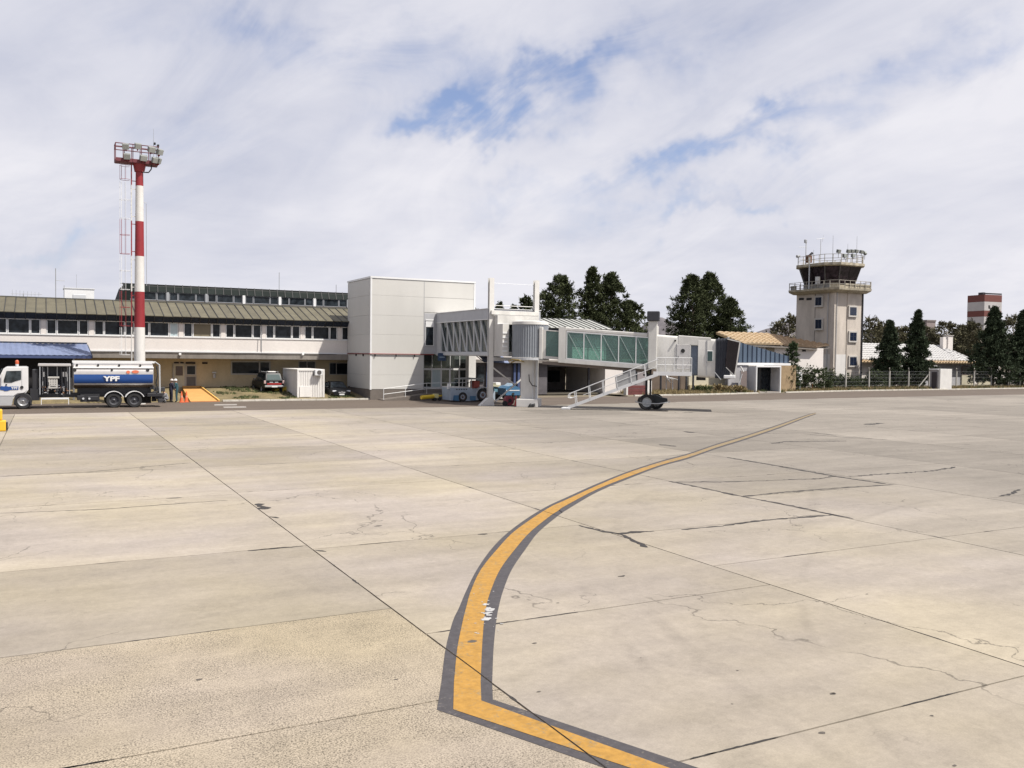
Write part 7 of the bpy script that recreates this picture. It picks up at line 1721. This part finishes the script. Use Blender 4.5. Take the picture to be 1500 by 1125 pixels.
for k in range(9):
    a=math.radians(10+k*20); 
    for rr,yy in ((0.70,trn-0.03),(0.70,trn+0.35),(0.62,trn+0.35),(0.62,trn-0.03)): vs.append((cx+math.cos(a)*rr,yy,0.56+math.sin(a)*rr))
m.add(vs,[(4*i+j,4*i+4+j,4*i+4+(j+1)%4,4*i+(j+1)%4) for i in range(8) for j in range(4)]); part('rear_fender', m, mat('fender_pale',(0.50,0.52,0.54),0.5), tt)
part('canopy_roof', prT([(677,554.5),(694,553.5),(711,554.5),(711,556),(677,556)],1.5,0.2), mat('canopy_grey',(0.28,0.29,0.28),0.6), tt)
for px in (679,685,692,710): part('cabin_post', MB().bar((QT(px,560)[0],trn+0.25,QT(px,568.5)[1]),(QT(px+0.5,560)[0],trn+0.25,QT(px,555.8)[1]),0.05), GREYMETAL, tt)
part('seat', MB().bbox(QT(697,560)[0],QT(706,560)[0],trn+0.4,trn+1.2,QT(700,569)[1],QT(700,558)[1],0.05), mat('seat_red',(0.33,0.07,0.05),0.7), tt)
part('steering_column', MB().bar((QT(688,565)[0],trn+0.7,QT(688,569)[1]),(QT(690,565)[0],trn+0.7,QT(690,561)[1]),0.05).tube((QT(690,565)[0],trn+0.5,QT(690,561)[1]),(QT(690,565)[0]+0.05,trn+0.9,QT(690,561)[1]),0.04), BLACK, tt)
m=MB()
for k in range(5): m.bbox(QT(669+k*3.5,568)[0],QT(671+k*3.5,568)[0],trn+0.09,trn+0.1,QT(670,571.3)[1],QT(670,569.8)[1],0.003)
part('bonnet_vents', m, BLACK, tt)
# --- blue ground power cart behind the column, and pallet cart
gc = thing('blue_ground_cart','bright blue ground support cart parked behind the portal braces','ground cart',(0,0,0)); cbx = 69.5
def QC(px,py,b=cbx): return PB(px,py,b)
gc.location = (QC(740,575)[0],cbx,0); INVS[gc.name]=Matrix.Translation(-gc.location)
part('body', MB().prism([(QC(x,y)[0],cbx,QC(x,y)[1]) for x,y in ((741,569),(745,566),(752,564.5),(757,566),(762,569),(762,579),(741,579))],(0,1.6,0)), BLUE, gc)
part('fairing', MB().prism([(QC(x,y)[0],cbx+0.2,QC(x,y)[1]) for x,y in ((744,568),(752,561.5),(754,568))],(0,1.0,0)), PALEBLUE, gc)
part('pale_band', MB().box(QC(741.5,570)[0],QC(761,570)[0],cbx-0.02,cbx-0.002,QC(741,572.6)[1],QC(741,571.4)[1]), TRIM, gc)
for px in (744,757): part('wheel', MB().tube((QC(px,580)[0],cbx+0.05,0.33),(QC(px,580)[0],cbx+0.3,0.33),0.33,16), BLACK, gc)
part('lamp', MB().tube((QC(751.5,577)[0],cbx-0.05,QC(751,577)[1]),(QC(751.5,577)[0],cbx-0.003,QC(751,577)[1]),0.12,12), BLACK, gc)
bl_ = thing('baggage_belt','pale yellow and white belt loader standing behind the front post','belt loader',(QC(733,575)[0],cbx+2,0)); b2=cbx+2.0
part('deck', MB().prism([(QC(x,y,b2)[0],b2,QC(x,y,b2)[1]) for x,y in ((722,563),(746,566),(746,568.5),(722,566))],(0,1.2,0)), mat('belt_cream',(0.55,0.52,0.36),0.7), bl_)
part('body', MB().prism([(QC(x,y,b2)[0],b2+0.1,QC(x,y,b2)[1]) for x,y in ((724,566.5),(743,569),(743,577),(726,577))],(0,1.1,0)), mat('belt_blue',(0.16,0.33,0.42),0.6,var=0.3), bl_)
part('engine_cover', MB().bbox(QC(728,562,b2)[0],QC(735,562,b2)[0],b2+0.2,b2+0.9,QC(728,565,b2)[1],QC(728,560.5,b2)[1],0.04), TRIM, bl_)
for px in (728,741): part('wheel', MB().tube((QC(px,580,b2)[0],b2+0.0,0.33),(QC(px,580,b2)[0],b2+0.25,0.33),0.33,16), BLACK, bl_)
# dark service building below the walkway end
svc = thing('service_bay','dark service bay with blue door frames under the walkway','service bay',(36,77,0))
sx0_=PB(697,550,78)[0]; sx1_=PB(800,550,78)[0]
part('back_wall', MB().box(sx0_,sx1_+1,79.55,79.7,0,3.5), mat('service_wall',(0.13,0.12,0.13),0.9,var=0.3), svc)
for px in (716,756,762): part('blue_frame', MB().box(PB(px,550,78.8)[0],PB(px+3,550,78.8)[0],79.3,79.45,0,3.2), mat('frame_blue',(0.06,0.09,0.20),0.6), svc)
part('window', MB().box(PB(702,550,79)[0],PB(712,550,79)[0],79.4,79.5,1.3,2.8), DGLASS, svc)
part('white_step', MB().box(PB(722,583,73)[0],PB(742,583,73)[0],72.5,73.4,0.0,0.35), WHITE, svc)
# --- yellow bollard block at left edge
g = G(4,632); yb0 = thing('yellow_barrier','yellow plastic barrier block at the left edge of the apron','barrier',(g.x-0.3,g.y,0))
part('block', MB().bbox(g.x-0.9,g.x+0.13,g.y,g.y+0.5,0,0.52,0.05).bbox(g.x-0.85,g.x-0.02,g.y+0.05,g.y+0.45,0.521,1.05,0.06), mat('barrier_yellow',(0.85,0.50,0.03),0.5), yb0)
part('strap', MB().box(g.x+0.131,g.x+0.20,g.y+0.1,g.y+0.4,0.04,0.42), BLACK, yb0)

# ------------------------------------------------------------------ people
def person(name, label, joints, radii, bones, loc, rot, cloth, helmet=None, helmet_mat=None, head=None, boots=BLACK):
    me = bpy.data.meshes.new('skeleton'); me.from_pydata([Vector(j) for j in joints],bones,[]); ob = bpy.data.objects.new('skeleton',me); COL.objects.link(ob)
    sk = ob.modifiers.new('s','SKIN'); sk.use_smooth_shade=True
    for v,r in zip(me.skin_vertices[0].data,radii): v.radius=(r,r)
    me.skin_vertices[0].data[0].use_root=True
    ss = ob.modifiers.new('u','SUBSURF'); ss.levels=1
    dg = bpy.context.evaluated_depsgraph_get(); dg.update(); m2 = bpy.data.meshes.new_from_object(ob.evaluated_get(dg)); bpy.data.objects.remove(ob)
    o = bpy.data.objects.new(name,m2); COL.objects.link(o); o.location=loc; o.rotation_euler=(0,0,rot); tag(o,label,'person')
    INVS[o.name]=Matrix.Identity(4)
    m2.materials.clear(); m2.materials.append(cloth); m2.materials.append(SKIN); m2.materials.append(boots)
    H_ = Vector(joints[head]); hands=[Vector(joints[i]) for i in handsidx]; feet=[Vector(joints[i]) for i in feetidx]
    for p in m2.polygons:
        c=p.center; p.use_smooth=True
        p.material_index = 1 if (c-H_).length<0.19 and c.z>H_.z-0.13 else (1 if min((c-h).length for h in hands)<0.10 else (2 if min((c-f).length for f in feet)<0.15 else 0))
    hm = MB().lathe([(0,0.125),(0.03,0.122),(0.08,0.10),(0.125,0.05),(0.135,0.0)],H_+Vector((0,0,0.03)),(0,0,1),16).lathe([(0,0.02),(0,0.16),(0.012,0.16),(0.02,0.11)],H_+Vector((0.02,0,0.03)),(0,0,1),16)
    part('hard_hat', hm, helmet_mat, o, world=False, smooth=40)
    part('face_features', MB().bbox(H_.x+0.085,H_.x+0.12,H_.y-0.015,H_.y+0.015,H_.z-0.05,H_.z+0.0,0.008), SKIN, o, world=False)
    return o
handsidx=(9,13); feetidx=(17,21)
def stand(armA=(0.18,0.25,1.05), armB=(0.25,-0.15,1.1), lean=0.05):
    J=[(0,0,0.95),(0.0,0,1.12),(lean*0.5,0,1.32),(lean,0,1.46),(lean+0.01,0,1.54),(lean+0.02,0,1.66),
       (lean,0.17,1.43),(lean+0.02,0.23,1.18),((lean+armA[0])*0.9,armA[1]*0.95,armA[2]+0.05),armA,
       (lean,-0.17,1.43),(lean+0.02,-0.23,1.18),((lean+armB[0])*0.9,armB[1]*0.95,armB[2]+0.03),armB,
       (0,0.10,0.88),(0.02,0.11,0.50),(-0.01,0.12,0.10),(0.14,0.13,0.045),
       (0,-0.10,0.88),(0.03,-0.11,0.50),(0.0,-0.12,0.10),(0.15,-0.13,0.045)]
    R=[0.15,0.15,0.17,0.11,0.06,0.105,0.075,0.055,0.042,0.045,0.075,0.055,0.042,0.045,0.10,0.075,0.055,0.05,0.10,0.075,0.055,0.05]
    B=[(0,1),(1,2),(2,3),(3,4),(4,5),(3,6),(6,7),(7,8),(8,9),(3,10),(10,11),(11,12),(12,13),(0,14),(14,15),(15,16),(16,17),(0,18),(18,19),(19,20),(20,21)]
    return J,R,B
J,R,B = stand((0.22,0.22,1.05),(0.20,-0.24,0.95))
g = G(250.5,589.5); person('person','worker in dark navy overalls and white hard hat behind the tanker',J,R,B,(g.x,g.y,0),math.radians(20),NAVYCLOTH,helmet_mat=mat('hat_offwhite',(0.66,0.58,0.55),0.4),head=5)
J,R,B = stand((0.28,0.20,1.10),(0.15,-0.26,0.92),0.07)
g = G(259,589.3); person('person','worker in teal overalls and bright white hard hat facing the tanker',J,R,B,(g.x,g.y,0),math.radians(165),TEALCLOTH,helmet_mat=TRIM,head=5)
J=[(0,0,0.32),(0.05,0,0.45),(0.14,0,0.60),(0.22,0,0.72),(0.26,0,0.79),(0.31,0,0.90),
   (0.22,0.17,0.70),(0.34,0.22,0.52),(0.45,0.16,0.42),(0.52,0.12,0.38),(0.22,-0.17,0.70),(0.34,-0.22,0.52),(0.45,-0.16,0.42),(0.52,-0.12,0.38),
   (0.02,0.10,0.30),(0.38,0.14,0.46),(0.18,0.14,0.10),(0.32,0.15,0.045),(0.02,-0.10,0.30),(0.38,-0.14,0.46),(0.18,-0.14,0.10),(0.32,-0.15,0.045)]
g = G(244.5,590); person('person','crouching worker in grey overalls and pale hard hat behind the tanker',J,R,B,(g.x,g.y-0.2,0),math.radians(200),GREYCLOTH,helmet_mat=TRIM,head=5)

# ------------------------------------------------------------------ trees
def leafmesh(clumps, card, per, seed, droop=0.0, up=0.0):
    """each clump is a bough: sprays of small cards round a few short twigs, so the crown breaks into tufts"""
    rnd = random.Random(seed); vs=[];fs=[]
    for c,rc in clumps:
        out = Vector((c.x,c.y,0)); out = out.normalized() if out.length>0.01 else Vector((0,0,1))
        ntw = 7
        for w in range(ntw):
            td = (out*rnd.uniform(0.0,0.9)+Vector((rnd.gauss(0,.6),rnd.gauss(0,.6),rnd.gauss(0.42+up,.5)))).normalized(); tl = rc*rnd.uniform(0.6,1.35)
            for i in range(max(1,per//ntw)):
                f = rnd.random()**0.7; p = c+td*tl*f+Vector((rnd.gauss(0,1),rnd.gauss(0,1),rnd.gauss(0,1)))*rc*0.20*(1.15-0.7*f)
                ax = (td*0.8+Vector((rnd.uniform(-.8,.8),rnd.uniform(-.8,.8),rnd.uniform(-.5,.8)-droop))).normalized(); l=card*rnd.uniform(0.6,1.35); sd = ax.cross(Vector((rnd.gauss(0,1),rnd.gauss(0,1),rnd.gauss(0,1)))).normalized()*card*0.26*rnd.uniform(0.6,1.3)
                k=len(vs); vs += [p-sd,p+sd,p+ax*l+sd*0.3,p+ax*l-sd*0.3]; fs.append((k,k+1,k+2,k+3))
    mb=MB(); mb.v=vs; mb.f=fs; return mb
def fastmesh(name, mb, m):
    me = bpy.data.meshes.new(name); me.from_pydata([tuple(v) for v in mb.v],[],mb.f); me.update(); me.materials.append(m); return me
def tree(name, label, cat_, loc, H, prof, seed, fm, per=46, card=0.34, rc=0.75, nclump=200, group=None, bark=BARK, tr=0.28, squash=0.9, inner=True, gap=0.0, lobes=5, rag=0.10, tiers=0):
    rnd = random.Random(seed); t = thing(name,label,cat_,loc,0,group)
    trunk=MB(); z=0; p=Vector((0,0,-0.1)); pts=[(p,tr)]
    for k in range(1,6):
        q=Vector((rnd.uniform(-.06,.06)*H*0.3*k/5,rnd.uniform(-.06,.06)*H*0.3*k/5,H*0.9*k/5)); pts.append((q,tr*(1-0.17*k)))
    for (a,ra),(b,rb) in zip(pts,pts[1:]): trunk.tube(a,b,ra,9,rb,cap=False)
    def rad(h):
        for (h0,r0),(h1,r1) in zip(prof,prof[1:]):
            if h<=h1: return r0+(r1-r0)*(h-h0)/(h1-h0)
        return prof[-1][1]
    clumps=[]; ph=[rnd.uniform(0,6.28) for _ in range(4)]
    for i in range(nclump):
        h = rnd.uniform(prof[0][0],prof[-1][0]); an=rnd.uniform(0,6.283)
        R_ = rad(h)*(1+0.20*math.sin(lobes*an+ph[0]+h*6)+0.13*math.sin(2*an+ph[1]-h*9)+rag*rnd.gauss(0,1))
        if tiers:      # boughs in uneven whorls, longest at the foot of each
            fr_ = (h*tiers+0.35*math.sin(an*2+ph[2])+0.25*math.sin(an*5+ph[3]))%1.0; R_ *= 1.12-0.52*fr_
        u = rnd.random()**0.45 if inner else rnd.uniform(0.55,1)
        if gap and mnoise.noise(Vector((math.cos(an)*2+seed,math.sin(an)*2,h*9)))>0.22-gap: continue
        c = Vector((math.cos(an)*R_*u,math.sin(an)*R_*u,h*H)); s=rc*rnd.uniform(0.6,1.25)*(0.55+0.45*min(1,rad(h)/max(0.01,max(r for _,r in prof))))
        clumps.append((c,s))
    # limbs out to the outer clumps
    for c,s in rnd.sample(clumps,min(len(clumps),26)):
        hh=max(0.12*H,c.z-rnd.uniform(0.05,0.14)*H); a=Vector((0,0,hh)); trunk.tube(a,c,tr*0.28,5,0.03,cap=False)
    part('trunk', trunk, bark, t, world=False, smooth=60)
    me = fastmesh('crown', leafmesh(clumps,card,per,seed), fm); o=bpy.data.objects.new('crown',me); COL.objects.link(o); o.parent=t
    return t
PINE=[(0.12,0.55),(0.2,0.85),(0.35,1.0),(0.55,0.92),(0.72,0.68),(0.86,0.40),(0.96,0.16),(1.0,0.04)]
def scale(prof,w): return [(h,r*w) for h,r in prof]
def at_tree(px,ytop,depth): p=AT(px,ytop,depth); return (p.x,p.y,0), p.z
def T_(name,label,px,ytop,wpx,depth,prof,seed,fm,group=None,**k):
    loc,H=at_tree(px,ytop,depth); w=wpx/2/FPX*depth; return tree(name,label,'tree',loc,H,scale(prof,w),seed,fm,group=group,**k)
PG='dark pines behind the terminal wing'
T_('pine_tree','dark broad pine rising just right of the steel portal',821,407,62,118,[(0.1,0.8),(0.3,1.0),(0.6,1.0),(0.8,0.85),(0.92,0.5),(1.0,0.12)],11,PINEM,PG,nclump=380,per=70,card=0.28,rc=0.8)
T_('pine_tree','slim pointed pine between the two broad ones behind the wing roof',868,396,36,122,[(0.1,1.4),(0.4,1.0),(0.7,0.9),(0.85,0.6),(1.0,0.08)],12,PINEM,PG,nclump=300,per=70,card=0.28,rc=0.75)
T_('pine_tree','tall pine with long sloping right side behind the jet bridge glazing',896,402,76,124,[(0.1,1.25),(0.3,1.15),(0.5,0.95),(0.7,0.72),(0.85,0.48),(0.95,0.22),(1.0,0.05)],13,PINEM,PG,nclump=430,per=70,card=0.28,rc=0.8)
T_('pine_tree','low dark pine filling the gap beside the tall sloping pine',925,445,56,126,[(0.05,1.0),(0.5,1.0),(0.8,0.7),(1.0,0.15)],14,PINEM,PG,nclump=200,per=60,rc=0.8)
T_('pine_tree','left top of the big pine cluster over the bridge cab',1014,405,58,130,[(0.1,1.1),(0.4,1.05),(0.65,0.95),(0.82,0.62),(0.94,0.3),(1.0,0.06)],15,PINEM,PG,nclump=380,per=70,card=0.28,rc=0.85)
T_('pine_tree','right top of the big pine cluster over the bridge cab',1040,404,78,133,[(0.1,1.15),(0.35,1.1),(0.6,0.95),(0.8,0.62),(0.93,0.3),(1.0,0.06)],16,PINEM,PG,nclump=460,per=70,card=0.28,rc=0.85)
T_('pine_tree','lower right shoulder of the big pine cluster by the ochre roof',1070,440,52,129,[(0.05,1.0),(0.4,1.05),(0.7,0.85),(0.9,0.4),(1.0,0.1)],17,PINEM,PG,nclump=320,per=70,card=0.28,rc=0.8)
T_('pine_tree','small treetop just right of the left portal post',732,446,18,125,PINE,18,PINEM,PG,nclump=110,per=50,rc=0.5)
T_('pine_tree','smallest treetop between the portal posts',752,450,16,125,PINE,19,PINEM,PG,nclump=100,per=50,rc=0.5)
T_('pine_tree','treetop standing just left of the right portal post',771,437,20,125,[(0.1,0.9),(0.6,1.0),(0.9,0.8),(1.0,0.4)],20,PINEM,PG,nclump=120,per=50,rc=0.5)
T_('pine_tree','dark treetop right beside the white block behind the walkway roof',700,455,16,120,PINE,21,PINEM,PG,nclump=90,per=50,rc=0.5)
CG='conifers behind the perimeter fence'
CON=[(0.08,0.7),(0.2,0.95),(0.4,0.74),(0.58,0.5),(0.75,0.30),(0.9,0.13),(1.0,0.03)]
T_('conifer','leftmost dark conifer standing before the white tile roof',1304,472,52,127.5,CON,31,CONIFM,CG,rag=0.16,tiers=9,nclump=420,per=56,card=0.27,rc=0.5)
T_('conifer','taller ragged conifer next to the leftmost one, before the white roof',1345,457,56,129.5,CON,32,CONIFM,CG,rag=0.16,tiers=9,nclump=460,per=56,card=0.27,rc=0.52)
T_('conifer','tall broad dark conifer in front of the distant striped tower',1457,452,70,136,[(0.06,0.9),(0.22,1.0),(0.42,0.78),(0.6,0.55),(0.78,0.32),(0.92,0.14),(1.0,0.03)],33,CONIFM,CG,rag=0.16,tiers=9,nclump=560,per=56,card=0.28,rc=0.6)
T_('conifer','dark conifer cut by the right edge of the photo',1500,457,50,139,[(0.06,0.9),(0.25,1.0),(0.5,0.75),(0.75,0.4),(1.0,0.04)],34,CONIFM,CG,rag=0.16,tiers=9,nclump=480,per=56,card=0.28,rc=0.6)
GG='olive brown trees beyond the right hand buildings'
GUM=[(0.25,0.7),(0.45,1.0),(0.7,1.0),(0.88,0.75),(1.0,0.3)]
gum = [(1156,466,44,150,'loose olive tree at the left foot of the control tower'),(1277,470,40,165,'olive brown tree just right of the control tower'),(1300,476,34,178,'low brown tree behind the leftmost conifer'),
 (1325,481,40,170,'olive tree between the two left conifers'),(1384,474,44,172,'rounded olive tree behind the white chimney'),(1358,482,36,176,'dull tree in front of the distant pinkish block'),(1408,480,36,180,'brown tree right of the white chimney'),
 (1428,474,36,172,'pale limbed tree directly left of the distant striped tower base'),(1440,488,50,165,'low tree in front of the striped tower base'),(1484,466,40,175,'olive tree rising behind the right edge conifers'),(1515,470,50,180,'olive brown tree at the far right edge')]
for i,(px,yt,w,d,lab_) in enumerate(gum):
    T_('gum_tree',lab_,px,yt,w*1.15,d,GUM,50+i,GUMM,GG,nclump=130,per=44,card=0.42,rc=0.85,bark=PALEBARK,gap=0.04,inner=True)
for i,(px,yt,w,d) in enumerate(((1395,508,90,160),)):
    pass
# distant wood that reads as one mass behind the right hand buildings
rnd=random.Random(77); cl_=[]
for i in range(620):
    px=rnd.uniform(1262,1620); dep=rnd.uniform(185,215); p=AT(px,rnd.uniform(492,528)-6*math.sin(px*0.05),dep); cl_.append((Vector((p.x,p.y,max(0.5,p.z))),1.3))
o=bpy.data.objects.new('far_wood',fastmesh('far_wood',leafmesh(cl_,0.6,26,78),GUMM)); COL.objects.link(o); tag(o,'dense olive brown belt of distant trees behind the right hand buildings','trees',kind='stuff')
rnd=random.Random(78); cl_=[]
for i in range(320):
    px=rnd.uniform(930,1200); dep=rnd.uniform(190,230); p=AT(px,rnd.uniform(499,525),dep); cl_.append((Vector((p.x,p.y,max(0.5,p.z))),1.3))
o=bpy.data.objects.new('far_scrub',fastmesh('far_scrub',leafmesh(cl_,0.6,22,79),GUMM)); COL.objects.link(o); tag(o,'belt of distant scrub seen beneath the hill behind the jet bridge cab','scrub',kind='stuff')
def bush(label,px0,px1,ytop,b,seed,fm=BUSHM,n=60,rc=0.4):
    x0,_=PB(px0,560,b);x1,_=PB(px1,560,b);zt_=PB((px0+px1)/2,ytop,b)[1]; rnd=random.Random(seed); t=thing('bush',label,'bush',((x0+x1)/2,b,0),0,'bushes at the foot of the control tower')
    w=(x1-x0)/2; cl_=[]
    for i in range(n):
        an=rnd.uniform(0,6.283);u=rnd.random()**0.5; h=rnd.uniform(0.1,1)*zt_*math.sqrt(max(0.05,1-(u*0.9)**2))*rnd.uniform(0.75,1.0); cl_.append((Vector((math.cos(an)*w*u,math.sin(an)*w*0.7*u,h)),rc*rnd.uniform(0.6,1.2)))
    st=MB()
    for c,s in cl_[:12]: st.tube((c.x*0.2,c.y*0.2,0),c,0.03,4,0.01,cap=False)
    part('stems', st, BARK, t, world=False)
    o=bpy.data.objects.new('foliage',fastmesh('foliage',leafmesh(cl_,0.22,42,seed),fm)); COL.objects.link(o); o.parent=t
bush('large dark bush left of the tower foot behind the fence',1177,1212,535,83.0,90,n=80,rc=0.5)
bush('dark bush directly before the left face of the tower',1202,1222,538,85.6,91,n=60,rc=0.45)
bush('bush before the front corner of the tower',1222,1248,547,86.2,92,n=60,rc=0.42)
bush('small leafy bush under the lowest tower window',1246,1264,551,86.6,93,n=34,rc=0.35)
bush('dark hedge bush right of the tower under the white roof eaves',1272,1300,541,87.4,94,n=90,rc=0.5)
bush('bush between the trunks of the two left conifers',1312,1330,549,87.4,95,n=40,rc=0.42)
bush('bush behind the brace of the fence near the kiosk',1330,1352,545,87.4,96,n=50,rc=0.42)
bush('bush right of the kiosk behind the fence',1466,1492,548,88.5,97,n=60,rc=0.45)
loc=(PB(1160,560,80.2)[0],80.2,0); Hc=PB(1160,503,80.2)[1]
tree('climber_tree','slender upright green tree beside the blue wedge porch','tree',loc,Hc,[(0.03,0.8),(0.2,0.95),(0.5,1.0),(0.75,0.8),(0.92,0.5),(1.0,0.15)],61,mat('fresh_leaves',(0.05,0.075,0.03),0.8,var=0.5,scale=1.5,spec=0.2),nclump=110,per=44,card=0.2,rc=0.42,tr=0.1)
# dry tumble clump behind bridge
for i,(px,py,s_,lab_) in enumerate(((983,567,0.9,'dry straw coloured clump of grass left under the bridge cab'),(1040,570,0.5,'low green weed clump at the kerb under the cab mouth'),(1080,571,0.7,'dry grass clump before the grey wall left of the doorway'))):
    g=G(px,py+6); rnd=random.Random(i); cl_=[(Vector((rnd.gauss(0,0.7)*s_*1.6,rnd.gauss(0,0.3),rnd.uniform(0.1,0.7)*s_)),0.35) for k in range(26)]
    o=bpy.data.objects.new('grass_clump',fastmesh('grass_clump',leafmesh(cl_,0.3,40,200+i,-0.6),GREENGRASS if i==1 else DRYGRASS)); COL.objects.link(o); o.location=(g.x,g.y+1.2,0.05); tag(o,lab_,'grass clump')
